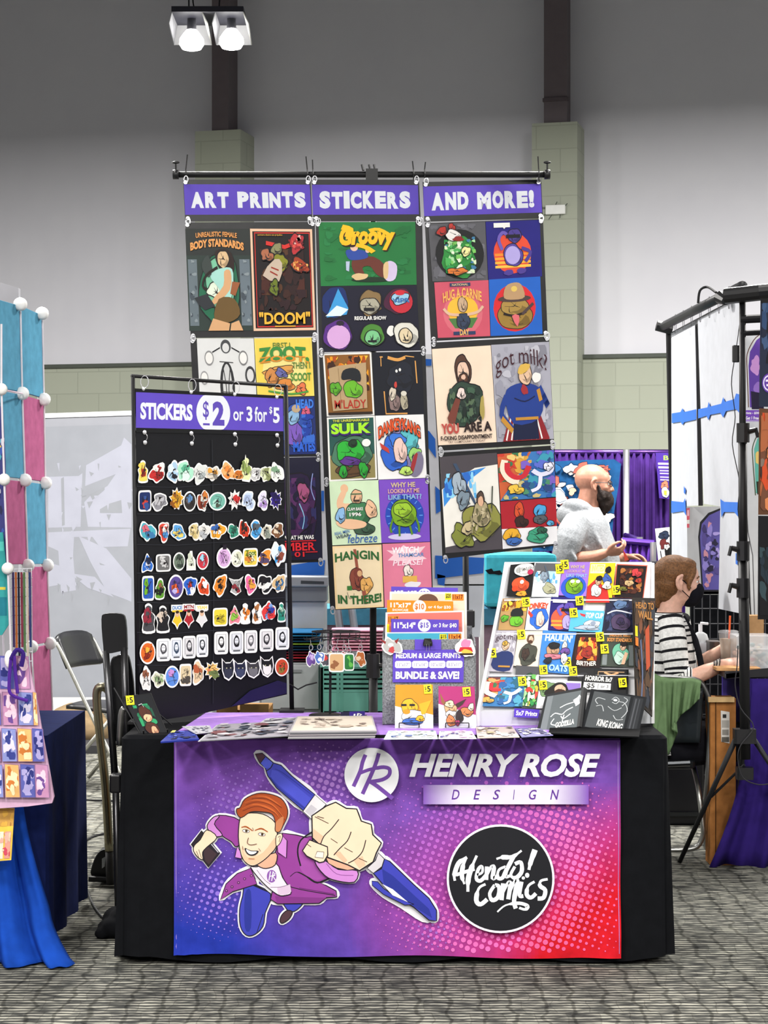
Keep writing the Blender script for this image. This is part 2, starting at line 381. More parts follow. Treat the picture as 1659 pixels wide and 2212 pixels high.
# conduit on the pilaster, access point
c = WP.hit(1217, 468)+WP.n*.42
t = empty('access_point', c, 'small white wireless box with stubby antennas on the grey pillar', 'access point')
ap = MB(); ap.obox(c, wx*.085, WP.n*.02, V((0, 0, .04)), '#e4e6e2'); ap.build('housing', 'plastic', t, bevel=.006)
for dx, dz, ex, ez in ((-.08, .02, -.06, 0), (-.08, -.03, -.07, -.05), (-.03, -.04, -.03, -.05), (.04, -.04, 0, -.04), (.08, .03, .03, .02), (.0, .04, .02, .03)):
    p = c+wx*dx+V((0, 0, dz)); MB().tube([p, p+wx*ex*.8+V((0, 0, ez*.8))+WP.n*.02], .004, '#5c625a', 6).build('antenna', 'plastic', t)
# twin high bay light in the frame
Y0 = 15.2; s_ = F/Y0
t = empty('high_bay_light', P(455, 30, Y0), 'twin-bulb high bay light hanging near the hall ceiling', 'ceiling light')
a = P(368, 32, Y0); c = P(530, 32, Y0)
hb = MB(); hb.box(a.x+.03, c.x, Y0-.22, Y0+.22, a.z-.03, a.z+.01, '#30303a'); hb.build('ballast_housing', 'paintmetal', t)
hb = MB()
za, zb = a.z-.03, P(0, 80, Y0).z
for x0, x1 in ((a.x+.03, P(442, 0, Y0).x), (P(470, 0, Y0).x, c.x)):
    hb.add([V((x0, Y0+.2, za)), V((x1, Y0+.2, za)), V((x1+.03, Y0+.26, zb)), V((x0-.03, Y0+.26, zb))], [(0, 1, 2, 3)], '#9a9a9c')
    hb.add([V((x0, Y0-.2, za)), V((x0, Y0+.2, za)), V((x0-.03, Y0+.26, zb)), V((x0-.03, Y0-.1, zb+.08))], [(0, 1, 2, 3)], '#8c8c90')
    hb.add([V((x1, Y0-.2, za)), V((x1, Y0+.2, za)), V((x1+.03, Y0+.26, zb)), V((x1+.03, Y0-.1, zb+.08))], [(0, 1, 2, 3)], '#a0a09c')
hb.build('reflector', 'paintmetal', t, solid=.006)
em = bpy.data.materials.new('lit_bulb'); em.use_nodes = True; n_ = em.node_tree.nodes; e = n_.new('ShaderNodeEmission'); e.inputs[0].default_value = (1, .98, .95, 1); e.inputs[1].default_value = 14
em.node_tree.links.new(e.outputs[0], n_['Material Output'].inputs[0])
for x, y in ((414, 90), (500, 88)):
    p = P(x, y, Y0)
    hb = MB(); hb.lathe([(.02, .2), (.03, .19), (.035, .1), (.04, .08)], p, '#55555c', 14); hb.build('socket', 'paintmetal', t, smooth=True)
    hb = MB(); hb.lathe([(.035, .09), (.06, .06), (.088, .02), (.092, -.02), (.07, -.055), (.03, -.066)], p, '#ffffff', 20); hb.build('bulb', em, t, smooth=True)
wr = MB(); zt = 9.5
for pts in ([P(408, 25, Y0), P(408, -60, Y0), V((P(408, 0, Y0).x, Y0, zt))], [P(420, 22, Y0), P(417, 5, Y0), P(412, -60, Y0), V((P(412, 0, Y0).x, Y0, zt))], [P(473, 28, Y0), P(474, 5, Y0), P(480, -60, Y0), V((P(482, 0, Y0).x, Y0, zt))]):
    wr.tube(pts, .006, '#26262c', 6)
wr.build('suspension_wires', 'rubber', t)
# ---------------------------------------------------------------- front table
TY = 6.9; TZ = .767
xl, xr = P(264, 0, TY).x, P(1440, 0, TY).x
t = empty('folding_table', ((xl+xr)/2, 7.28, 0), 'long folding table hidden under the black cloth, only its shape showing', 'table')
mb = MB(); mb.rbox(xl+.03, xr-.03, TY+.04, 7.64, TZ-.045, TZ-.012, .04, '#c9c7c0'); mb.build('tabletop', 'plastic', t)
for sx in (xl+.25, xr-.25):
    for y in (7.05, 7.5):
        MB().tube([(sx, y, 0), (sx, y, TZ-.05)], .014, '#77777a').build('leg', 'metal', t)
# black floor length cloth
def clothpath():
    r = .03; x0, x1, y0, y1 = xl, xr, TY, 7.66; pts = []
    for cx, cy, a0 in ((x1-r, y1-r, 0), (x0+r, y1-r, 90), (x0+r, y0+r, 180), (x1-r, y0+r, 270)):
        for i in range(7):
            a = math.radians(a0+90*i/6); pts.append((cx+r*math.cos(a), cy+r*math.sin(a), math.cos(a), math.sin(a)))
    out = []; k = len(pts)
    for i in range(k):
        a, b2 = pts[i], pts[(i+1) % k]; d = math.hypot(b2[0]-a[0], b2[1]-a[1]); n = max(1, int(d/.03))
        for j in range(n): q = j/n; out.append(tuple(a[z]*(1-q)+b2[z]*q for z in range(4)))
    return out
cp = clothpath(); K = len(cp)
vs = []; fs = []
lev = [.0, .012, .04, .12, .25, .4, .55, .68, .748]
for li, dz in enumerate(lev):
    for i, (x, y, nx, ny) in enumerate(cp):
        q = dz/.75; s_ = i/K*2*math.pi
        side = 1 if abs(nx) > .7 else .35
        out = (.004+q*.012)+q*side*.014*(math.sin(s_*41+2)+.6*math.sin(s_*73))+q*.004*math.sin(s_*23)
        if abs(ny) > .7 and abs(x) < .72 and y < 7.2: out = min(out, .006+q*.004)
        drop = dz+(0.0 if q < .9 else .012*math.sin(s_*9))
        vs.append((x+nx*(out-(.012 if li == 0 else 0)), y+ny*(out-(.012 if li == 0 else 0)), TZ-drop if drop < TZ-.004 else .004))
for li in range(len(lev)-1):
    for i in range(K): fs.append((li*K+i, li*K+(i+1) % K, (li+1)*K+(i+1) % K, (li+1)*K+i))
fs.append(tuple(range(K)))
mb = MB(); mb.add(vs, fs, '#0f1013'); tag(mb.build('tablecloth', 'cloth', smooth=False, solid=.002), 'plain black floor-length cloth covering the middle display table', 'tablecloth')
# printed runner: lies over the table and hangs down the front
BP = FP(TY-.018)
X0, Y0_, X1, Y1_ = 376, 1599, 1340, 2062
def bdisp(x, y):
    u = (x-X0)/(X1-X0); v = (y-Y0_)/(Y1_-Y0_); v = max(0, min(1, v)); d = 0
    # folds fanning from the two upper corners, only near the hem corners
    lft = max(0, 1-u/.075)
    d += lft*.014*v*(1+math.sin((x-X0)*.2-v*3.0))*.5
    bl = max(0, v-.915)/.085*max(0, 1-u/.6); d += .010*bl*(1+math.sin((u*1.1-v*.9)*26))*.5
    brr = max(0, (u-.865)/.135)*max(0, (v-.12)/.88); d += .028*brr*(1+math.sin((u*1.35+v*.42)*30))*.5
    br2 = max(0, (u-.5)/.5)*max(0, (v-.915)/.085); d += .008*br2*(1+math.sin((u*.6+v*1.5)*24))*.5
    return d
def hem(u): return .004*math.sin(u*14)-.010*max(0, (u-.85)/.15)*0+(-.012*u)
class BArt(Art):
    def pt(s, x, y, l=None):
        x, y = s.T(x, y); d = bdisp(x, y); return s.pl.hit(x, y)+s.pl.n*((s.l if l is None else l)*s.step+d)
bc_top, bc_blue, bc_red, bc_pink = lin('#7a4fb0'), lin('#2a3cae'), lin('#dc1f2c'), lin('#cf4f9a')
def bcol(u, v):
    sm = lambda a, b_, t: max(0, min(1, (t-a)/(b_-a)))**1
    c = list(lin('#7d50b2')); 
    tl = max(0, 1-math.hypot(u-.0, (v-0)*.6)/.7)*.25; c = [c[i]*(1-tl)+lin('#9a63c8')[i]*tl for i in range(3)]
    b_ = sm(.35, 1.05, v*1.0+(.33-u)*.55)*sm(.62, .12, u); c = [c[i]*(1-b_)+bc_blue[i]*b_ for i in range(3)]
    pk = max(0, 1-math.hypot((u-.86)*1.3, (v-.80))/.62); pk = pk**.8; c = [c[i]*(1-pk)+lin('#c8409a')[i]*pk for i in range(3)]
    r = sm(.30, .95, (v-.42)*1.0+(u-.66)*1.6-.05*0)*sm(.60, .95, u+v*.18-.05)
    r = min(1, r*1.25); c = [c[i]*(1-r)+bc_red[i]*r for i in range(3)]
    return [q*.80 for q in c]
mb = MB()
def bsh(u, v):
    x = X0+(X1-X0)*u; y = Y0_+(Y1_-Y0_)*v; p = BP.hit(x, y)+BP.n*bdisp(x, y); 
    if v > .97: p.z += hem(u)
    return p
mb.sheet(bsh, 120, 60, bcol)
def bend(u, v):   # bend over the edge and the flat piece on the table top
    x = X0+(X1-X0)*u
    if v < .12:
        a = v/.12*math.pi/2; p = P(x, Y0_, TY-.018); return V((p.x, TY+.012-.03*math.cos(a), p.z+.004*math.sin(a)))
    q = (v-.12)/.88; p = P(x, Y0_, TY-.018); d = TY+.012+q*(7.60-TY); return V((p.x*(1-q*.02)+(.0 if u > 0 else .03*q), d, TZ+.0075))
mb.sheet(bend, 60, 14, lambda u, v: lin('#7c52ae') if v < .1 else lin('#ac84d6'))  # flat top paler than the drop: overhead light put into the colour
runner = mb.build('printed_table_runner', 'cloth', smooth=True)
tag(runner, 'purple, blue and red printed banner draped over the front of the black-clothed table', 'banner')
A = BArt(BP, step=.00010); A.l = 12
# stitched hem
for pts in ([(X0+4, Y0_+4), (X0+5, Y1_-6)], [(X1-5, Y0_+4), (X1-4, Y1_-5)]):
    A.stroke([(pts[0][0]*(1-q/20)+pts[1][0]*q/20, pts[0][1]*(1-q/20)+pts[1][1]*q/20) for q in range(21)], 1.1, '#a98ad0')
# halftone dots
def dots(cx, cy, f, cl, sp=14.0, ang=20):
    c_, s_ = math.cos(math.radians(ang)), math.sin(math.radians(ang))
    for i in range(-40, 41):
        for j in range(-40, 41):
            x = cx+(i*c_-j*s_)*sp; y = cy+(i*s_+j*c_)*sp
            if not (X0+8 < x < X1-8 and Y0_+6 < y < Y1_-8): continue
            r = f(x, y)
            if r > .7: A.l -= 1; A.ell(x, y, r, r, cl(x, y), 0, 9); 
            if r > .7: pass
    A.l += 1
def f_right(x, y):
    d = math.hypot(x-1080, y-1895); r = 6.1*max(0, 1-abs(d-165)/150)
    if d < 112: return 0
    if 1693 < y < 1735 and 920 < x < 1230: return 0
    if y < 1690: r *= .25
    if x < 1000: r *= .8
    return min(5.9, r)
dots(1080, 1895, f_right, lambda x, y: mixc('#a45cc0', '#e068b0', max(0, min(1, (x+y-2700)/350))) if x+y < 3150 else mixc('#e068b0', '#e8506c', .5))
def f_tl(x, y): return 6.0*max(0, 1-math.hypot((x-705)/130, (y-1690)/110))
dots(705, 1690, f_tl, lambda x, y: lin('#a878cc'), 13.4)
def f_bl(x, y): return 5.2*max(0, 1-math.hypot((x-470)/110, (y-1930)/120))
dots(470, 1930, f_bl, lambda x, y: lin('#8a6cd0'), 13.4)
def f_ml(x, y): return 5.0*max(0, 1-math.hypot((x-520)/130, (y-1740)/120))
dots(520, 1740, f_ml, lambda x, y: lin('#8c62bc'), 13.4)
def f_bm(x, y): return 3.6*max(0, 1-math.hypot((x-930)/90, (y-2010)/70))
dots(930, 2010, f_bm, lambda x, y: lin('#9a62bc'), 13.4)
A.l += 2
# the flying cartoon illustrator, traced in the enlarged view
A.T = lambda x, y: (360+x/3.072, 1580+y/3.072)
W_ = '#efeef2'; K_ = '#15121a'
jack, jackd, pinkc, skin, skind, blue, blued = '#8e3a90', '#7a2f7c', '#c884cc', '#efd2b4', '#e0a98c', '#3a3fae', '#26308e'
S = {}
S['phone'] = [(232, 655), (355, 805), (280, 898), (165, 745)]
S['farm'] = [(268, 650), (335, 700), (268, 765), (240, 800), (243, 845), (215, 836), (182, 792), (186, 752), (225, 715)]
S['lsleeve'] = [(350, 553), (490, 590), (500, 720), (462, 762), (430, 728), (372, 690), (312, 612)]
S['lcuff'] = [(312, 566), (352, 560), (318, 612), (372, 684), (318, 694), (290, 668), (270, 622)]
S['ltail'] = [(560, 905), (470, 940), (395, 1010), (358, 1114), (440, 1060), (600, 1010)]
S['jacket'] = [(770, 672), (860, 684), (925, 700), (965, 690), (980, 800), (1070, 900), (1090, 965), (1010, 998), (1060, 1020), (1125, 1055), (1130, 1095), (1060, 1100), (1015, 1136), (905, 1138), (735, 1140), (690, 1110), (720, 980), (715, 820)]
S['cuffR'] = [(985, 860), (1050, 850), (1140, 910), (1265, 918), (1246, 994), (1130, 985), (1050, 950)]
S['legL'] = [(535, 1000), (690, 1075), (655, 1200), (640, 1290), (585, 1345), (530, 1350), (490, 1290), (485, 1180), (505, 1090)]
S['legR'] = [(768, 1090), (925, 1075), (905, 1140), (850, 1190), (800, 1180)]
S['shoe'] = [(800, 1185), (835, 1195), (815, 1240), (770, 1270), (752, 1255), (765, 1215)]
S['shirt'] = [(560, 900), (600, 895), (725, 870), (770, 965), (828, 1060), (790, 1084), (735, 1078), (640, 1000)]
S['neck'] = [(600, 860), (725, 800), (722, 880), (660, 905), (612, 890)]
S['head'] = [(490, 570), (530, 540), (640, 545), (720, 600), (735, 680), (728, 760), (690, 810), (640, 855), (585, 886), (545, 880), (510, 845), (490, 790), (478, 690)]
S['ear'] = [(728, 690), (760, 672), (770, 695), (752, 740), (728, 755)]
S['hair'] = [(466, 510), (490, 500), (520, 445), (600, 408), (680, 410), (760, 440), (800, 500), (802, 560), (775, 620), (752, 662), (722, 655), (722, 600), (700, 545), (640, 530), (560, 530), (498, 568), (470, 545)]
S['cap'] = [(590, 145), (635, 140), (710, 205), (760, 220), (830, 290), (985, 415), (910, 522), (730, 370), (672, 290), (655, 235), (620, 205)]
S['penw'] = [(985, 415), (1060, 480), (965, 580), (905, 525)]
S['fist'] = [(965, 555), (1060, 490), (1122, 465), (1192, 505), (1262, 510), (1292, 590), (1358, 612), (1368, 680), (1425, 735), (1392, 800), (1370, 860), (1280, 918), (1205, 880), (1110, 845), (1070, 830), (1020, 750), (968, 700)]
S['thumb'] = [(950, 714), (1068, 760), (1070, 815), (1045, 858), (1015, 864), (930, 820), (903, 785)]
S['penw2'] = [(1405, 800), (1445, 840), (1430, 890), (1372, 935), (1330, 900), (1385, 850)]
S['pen2'] = [(1445, 840), (1480, 855), (1640, 1010), (1740, 1100), (1790, 1180), (1790, 1250), (1740, 1245), (1640, 1160), (1480, 1060), (1372, 935), (1425, 905)]
S['clip'] = [(1362, 985), (1400, 990), (1440, 1035), (1520, 1090), (1640, 1150), (1760, 1235), (1700, 1250), (1560, 1160), (1440, 1090), (1365, 1020)]
A.stroke([(0, 0), (0, 0)], 1, W_)
for k, p in S.items():
    sm = 3
    A.stroke(p, 26, W_, True, 3 if k not in ('phone', 'penw') else 0); A.poly(p, W_, 0)
B_ = lambda k, c, lw=6, sm=3: A.blob(S[k], c, K_, lw, sm)
B_('legL', blue); A.poly([(520, 1080), (560, 1060), (560, 1300), (520, 1300)], blued, 3); A.stroke([(640, 1210), (600, 1330)], 4, K_)
B_('legR', blue); B_('shoe', '#4a3038'); A.poly([(540, 985), (700, 1075), (640, 1050), (550, 1010)], K_); A.poly([(745, 1095), (830, 1055), (930, 1070), (850, 1095)], K_)
B_('ltail', jack, 6, 0)
for x, y in ((563, 955), (518, 975), (478, 1000), (435, 1028), (398, 1054)): A.ell(x, y, 9, 9, K_, 0, 10).ell(x, y, 5, 5, '#c070b8', 0, 8)
B_('jacket', jack, 7, 0); A.poly([(880, 720), (950, 720), (980, 830), (1080, 930), (1000, 985), (900, 930), (880, 840)], '#9c4a9e', 3)
A.stroke([(965, 665), (890, 720), (870, 800), (890, 890)], 10, K_, False, 4); A.stroke([(820, 960), (865, 930), (930, 960), (1000, 1000), (1090, 968)], [4, 8, 12, 9], K_, False, 4)
A.stroke([(740, 890), (770, 960), (830, 1030), (1120, 1085)], 5, K_, False, 4); A.poly([(720, 1090), (1010, 1100), (1060, 1100), (1010, 1134), (735, 1138)], jackd)
A.stroke([(880, 1035), (1110, 1075)], 4, '#5c1f60')
B_('lsleeve', jack); B_('lcuff', pinkc); B_('phone', '#221a24', 6, 0); A.poly([(250, 740), (335, 810), (282, 880), (248, 845)], '#3c2a30'); A.stroke([(292, 738), (345, 800)], 6, '#b8b4c0')
B_('farm', skin); A.stroke([(200, 790), (215, 830)], 3, K_).stroke([(215, 780), (232, 835)], 3, K_)
B_('shirt', '#e4d6e4', 6); A.poly([(735, 1030), (820, 1010), (828, 1060), (790, 1082), (740, 1078)], '#d0b8d0'); A.stroke([(600, 915), (650, 980), (690, 1010)], 3, '#6b5a70', False, 3); A.stroke([(690, 1030), (760, 1028), (815, 1010)], 3, '#6b5a70', False, 3)
A.ell(698, 957, 32, 42, '#8a5aa8').stroke([(690, 925), (680, 985)], 6, W_).stroke([(708, 925), (698, 988)], 6, W_).stroke([(684, 958), (722, 950)], 6, W_).stroke([(705, 930), (722, 940), (706, 955), (724, 985)], 5, W_)
B_('neck', skind); A.blob([(470, 760), (490, 790), (500, 840), (455, 832), (460, 800)], pinkc); A.blob([(770, 690), (800, 720), (795, 835), (740, 800), (735, 760)], pinkc)
B_('head', skin, 6); A.poly([(500, 760), (540, 830), (640, 800), (720, 700), (725, 760), (680, 815), (600, 875), (545, 872), (510, 840)], '#e6bb98', 3)
B_('ear', skin, 5); A.stroke([(740, 700), (755, 690), (748, 730)], 3, K_, False, 3)
A.poly(S['hair'], '#a4471c', 3)
for p in ([(520, 470), (600, 450), (700, 480), (780, 570)], [(500, 510), (600, 480), (720, 530), (760, 620)], [(560, 430), (660, 430), (760, 490)]): A.stroke(p, [3, 9, 12, 8, 4], '#c8622c', False, 5); A.stroke([(x+6, y+14) for x, y in p], 3, '#5c220c', False, 5)
A.poly([(725, 600), (775, 560), (770, 620), (750, 660), (724, 655)], '#c07a50', 3); A.stroke(S['hair'], 5, K_, True, 3)
A.stroke([(498, 632), (530, 628), (572, 655)], [6, 9, 6], '#a0501c', False, 4); A.stroke([(588, 652), (630, 640), (672, 662)], [6, 9, 6], '#a0501c', False, 4)
for x, y in ((528, 656), (633, 678)): A.ell(x, y, 24, 11, K_, 8).ell(x, y+1, 21, 8, W_, 8).ell(x+3, y, 9, 9, '#5a4420').ell(x+3, y, 4, 4, K_)
A.stroke([(545, 700), (538, 735), (560, 748), (600, 742)], 4, '#4a2c20', False, 4); A.stroke([(572, 634), (578, 655)], 3, '#4a2c20')
A.poly([(520, 768), (560, 785), (612, 788), (590, 815), (555, 818), (530, 800)], K_, 3); A.poly([(530, 776), (560, 790), (600, 792), (582, 808), (555, 810), (536, 795)], W_, 3); A.stroke([(505, 755), (510, 780)], 3, '#4a2c20').stroke([(612, 770), (625, 790)], 3, '#4a2c20')
A.stroke([(545, 838), (585, 840)], 4, '#b07050'); 
# marker pen
B_('cap', blue, 6, 0); A.poly([(590, 145), (640, 143), (655, 165), (622, 203)], '#4a2c3c'); A.poly([(655, 165), (705, 205), (690, 235), (655, 240), (625, 205)], '#4a55c8'); A.stroke([(655, 165), (625, 205)], 5, K_).stroke([(708, 208), (690, 240), (662, 258)], 6, K_, False, 3)
A.poly([(700, 250), (740, 260), (960, 440), (920, 500), (740, 350), (690, 300)], '#454cc0', 0); A.stroke([(720, 245), (780, 275), (970, 420)], 4, blued, False, 3).stroke([(690, 300), (740, 365), (915, 505)], 8, blued, False, 3)
B_('penw', '#dcd8dc', 6, 0); A.poly([(960, 480), (1000, 510), (960, 560), (920, 525)], '#c0bcc4')
B_('cuffR', pinkc, 7); A.stroke([(1060, 870), (1130, 940), (1240, 950)], 4, '#8a4a90', False, 4)
A.blob([(1060, 830), (1200, 880), (1262, 905), (1200, 915), (1130, 900), (1075, 870)], skind, K_, 5)
B_('fist', skin, 9, 0)
A.poly([(975, 640), (1040, 690), (1020, 745), (972, 695)], '#e8b898').poly([(1110, 800), (1150, 790), (1200, 850), (1180, 868)], '#e8b898').poly([(1240, 850), (1300, 820), (1320, 880), (1280, 905)], '#e8b898')
A.stroke([(1144, 578), (1095, 640), (1045, 690), (1022, 745)], 6, K_, False, 3).stroke([(1225, 660), (1200, 720), (1150, 770), (1110, 815)], 6, K_, False, 3).stroke([(1322, 715), (1300, 790), (1255, 840), (1205, 868)], 6, K_, False, 3)
for p in ([(1090, 705), (1135, 735)], [(1180, 765), (1235, 795)], [(1275, 835), (1330, 860)], [(985, 560), (1075, 605)], [(1000, 558), (1045, 570)]): A.stroke(p, 4, '#3a2820')
B_('thumb', skin, 8, 0); A.blob([(1000, 790), (1045, 795), (1040, 835), (985, 828)], '#f4e2d4', K_, 4, 0); A.stroke([(930, 740), (960, 760)], 4, '#3a2820')
B_('penw2', '#cfcace', 6, 0); B_('pen2', blue, 7, 0); A.poly([(1430, 905), (1500, 950), (1740, 1170), (1760, 1230), (1600, 1130), (1440, 1000)], blued); A.blob([(1362, 985), (1400, 990), (1440, 1035), (1520, 1090), (1640, 1140), (1580, 1145), (1440, 1075), (1365, 1015)], blue, K_, 5, 0)
A.poly([(1430, 1005), (1500, 1040), (1600, 1125), (1500, 1080)], W_)
# round HR mark
A.ell(1360, 284, 180, 180, '#e9eaee', 0, 48)
pc = '#6f459f'
A.stroke([(1320, 150), (1300, 200), (1285, 260), (1240, 360)], 26, pc, False, 3).stroke([(1408, 140), (1380, 230), (1300, 410)], 26, pc, False, 3).stroke([(1275, 275), (1340, 250), (1395, 238)], 22, pc, False, 3)
A.stroke([(1395, 238), (1440, 232), (1478, 245), (1475, 285), (1430, 315), (1345, 330)], 25, pc, False, 4).stroke([(1352, 328), (1400, 360), (1500, 440)], 27, pc, False, 3)
A.T = lambda x, y: (860+x/2.765, 1580+y/2.765)
A.text('HENRY ROSE', 66, 128, 1205, 268, '#e6e5ec', .038, .28)
T0 = A.T
for i in range(82):   # ink fading out at both ends
    a = 150+i*12; q = min(1, (i+.5)/18, (82-i-.5)/18); A.l -= (0 if i == 0 else 1); A.rect(a, 315, a+12.05, 430, mixc('#7e50b0', '#dcd6e6', q))
for i, ch in enumerate('DESIGN'): A.text(ch, (318, 448, 563, 684, 779, 905)[i], 343, (365, 492, 607, 694, 825, 958)[i], 402, '#5c3090', .01, .25)
A.ell(610, 873, 321, 324, '#e7dfec', 0, 60); A.ell(610, 873, 308, 311, '#14151b', 0, 60)
wc = '#dfe2e6'
def sw(p, w=20, sm=4): A.stroke(p, [q*1.28 for q in w] if isinstance(w, list) else w*1.28, wc, False, sm)
# brush lettering, two lines rising to the right
sw([(338, 885), (335, 850), (360, 780), (410, 745)], [12, 22, 22, 14]); sw([(405, 745), (385, 800), (380, 860), (395, 905)], [14, 22, 20, 10]); sw([(345, 850), (400, 832), (455, 815)], 16)
sw([(468, 735), (440, 800), (418, 870), (415, 950)], [12, 24, 24, 14]); sw([(470, 850), (500, 835), (500, 800), (478, 815), (465, 870), (490, 885), (525, 850)], [12, 16, 18])
sw([(528, 800), (525, 880)], 18); sw([(528, 850), (555, 800), (570, 810), (562, 870), (585, 860)], [14, 20, 18]); sw([(640, 800), (600, 820), (592, 865), (620, 868), (645, 820), (690, 735)], [12, 18, 20]); sw([(645, 830), (640, 862), (665, 855)], 14)
sw([(585, 755), (620, 745), (680, 742), (735, 705)], [10, 22, 18, 10]); sw([(695, 800), (670, 850), (700, 868), (735, 830), (730, 775), (695, 785)], [14, 20, 18])
sw([(815, 700), (790, 770), (778, 820)], [26, 22, 14]); A.ell(768, 852, 13, 15, wc)
sw([(520, 905), (480, 930), (465, 1000), (490, 1025), (530, 995)], [12, 22, 20]); sw([(575, 910), (545, 960), (560, 1000), (595, 980), (600, 920), (575, 910)], [16, 20, 18])
sw([(625, 900), (615, 1000)], 20); sw([(620, 960), (655, 895), (668, 905), (655, 995)], [14, 20]); sw([(660, 960), (695, 885), (708, 895), (690, 1000), (700, 1050)], [14, 22, 20]); sw([(735, 890), (722, 970), (745, 975)], 18); A.ell(745, 868, 10, 10, wc)
sw([(812, 890), (775, 915), (765, 965), (790, 985), (820, 960)], [12, 20, 18]); sw([(890, 875), (850, 885), (845, 915), (875, 940), (865, 985), (830, 990)], [12, 20, 20])
sw([(590, 1070), (640, 1030), (720, 1018), (770, 1035), (755, 1055), (720, 1045)], [8, 16, 18, 12])
A.m.build('printed_artwork', 'paper', runner, label='flying cartoon man with a huge marker pen, lettering and round logos')
# ---------------------------------------------------------------- tall banner stand behind the table
SY = 8.5
def ring(mb, p, r=.012, w=.0022, col='#c9cacd', ax='y'):
    pts = [V((p.x+r*.62*math.cos(a), p.y, p.z+r*math.sin(a))) for a in [i*math.pi/5 for i in range(10)]]
    mb.tube(pts, w, col, 5, closed=True)
t = empty('banner_stand', P(806, 1106, SY+.07)*1.0, 'tall black stand whose crossbar carries the three hanging columns of art', 'banner stand')
t.location.z = 0
BY = SY+.02
zt = P(0, 377, BY).z; xa, xb = P(380, 0, BY).x, P(1182, 0, BY).x; xm = P(806, 0, BY+.06).x
MB().tube([(xa, BY, zt), (xb, BY, zt)], .013, '#141416', 12).build('crossbar', 'paintmetal', t, smooth=True)
for x in (xa, xb):
    mb = MB(); mb.tube([(x-.012, BY, zt), (x+.012, BY, zt)], .02, '#18181a', 12); mb.build('end_cap', 'plastic', t, smooth=True)
    mb = MB(); mb.tube([(x, BY, zt+.015), (x, BY, zt+.045)], .004, '#18181a', 6); mb.ell((x, BY, zt+.05), (.016, .008, .006), '#18181a'); mb.build('wing_screw', 'plastic', t)
MB().tube([(xm, BY+.05, .55), (xm, BY+.05, zt)], .014, '#141416', 12).build('upper_pole', 'paintmetal', t, smooth=True)
MB().tube([(xm, BY+.05, .02), (xm, BY+.05, P(0, 1440, BY).z)], .019, '#141416', 12).build('lower_pole', 'paintmetal', t, smooth=True)
mb = MB(); z = P(0, 1440, BY).z; mb.tube([(xm, BY+.05, z-.05), (xm, BY+.05, z+.05)], [.03, .028], '#1c1c1f', 12); mb.tube([(xm+.02, BY+.05, z), (xm+.075, BY+.03, z)], .012, '#1c1c1f', 8); mb.build('height_clamp', 'plastic', t, smooth=False)
z = zt; mb = MB(); mb.box(xm-.03, xm+.02, BY-.018, BY+.05, z-.03, z+.022, '#121214')
for d in (-.03, 0, .02): mb.tube([(xm+d-.01, BY-.01, z+.015), (xm+d-.016, BY-.005, z+.04)], .006, '#2a2a2c', 6)
mb.build('top_clamp', 'plastic', t)
for a in (100, 220, 340):
    a = math.radians(a); MB().tube([(xm, BY+.05, .5), (xm+.42*math.cos(a), BY+.05+.42*math.sin(a), .015)], .010, '#141416', 8).build('leg', 'paintmetal', t)
pp = P(1010, 0, 8.9)
s2 = empty('light_stand', (pp.x, 8.9, 0), 'slim black pole with a clamp, standing behind the column lettered and more', 'pole')
MB().tube([(pp.x-.01, 8.9, P(0, 1180, 8.9).z+.2), (pp.x, 8.9, .02)], .014, '#141416', 10).build('pole', 'paintmetal', s2, smooth=True)
z = P(0, 1335, 8.9).z; MB().box(pp.x-.03, pp.x+.03, 8.87, 8.93, z-.04, z+.035, '#151517').build('clamp', 'plastic', s2, bevel=.006)
for a in (90, 210, 330):
    a = math.radians(a); MB().tube([(pp.x, 8.9, .45), (pp.x+.35*math.cos(a), 8.9+.35*math.sin(a), .012)], .009, '#141416', 8).build('leg', 'paintmetal', s2)
# zip ties standing up from the bar: each ties a panel to the bar
def ztie(parent, x, yb, tip):
    a = P(x, yb, BY); p = [V((a.x, BY-.016, zt-.025)), V((a.x+.002, BY-.018, zt)), V((a.x, BY-.012, zt+.018)), P(tip[0], tip[1], BY-.01)]
    MB().tube(p, .0028, '#131315', 6).build('zip_tie', 'plastic', parent)
PT = FP(SY)
def panel(name, quad, label, cat, group, pl, rings=(), art=None, th=.002):
    A = Art(pl, None); A.slab(quad, '#0f1013', th); o = A.m.build(name, 'vinyl'); tag(o, label, cat, group)
    for (x, y, up) in rings:
        c = pl.hit(x, y)+pl.n*.004
        mb = MB(); mb.lathe([(.004, -.001), (.0085, -.001), (.0085, .0015), (.004, .0015)], c, '#d4d5d8', 12, 'y'); g_ = mb.build('grommet', 'metal', o)
        ring_ = MB(); ring(ring_, c+V((.002, -.002, .012*up)), .014); ring_.build('split_ring', 'metal', g_)
    return o
PB = PT; P3C = YP(915, 8.45, 1200, 8.60)
hw = '#dfe3ea'; pur = '#5b46b8'
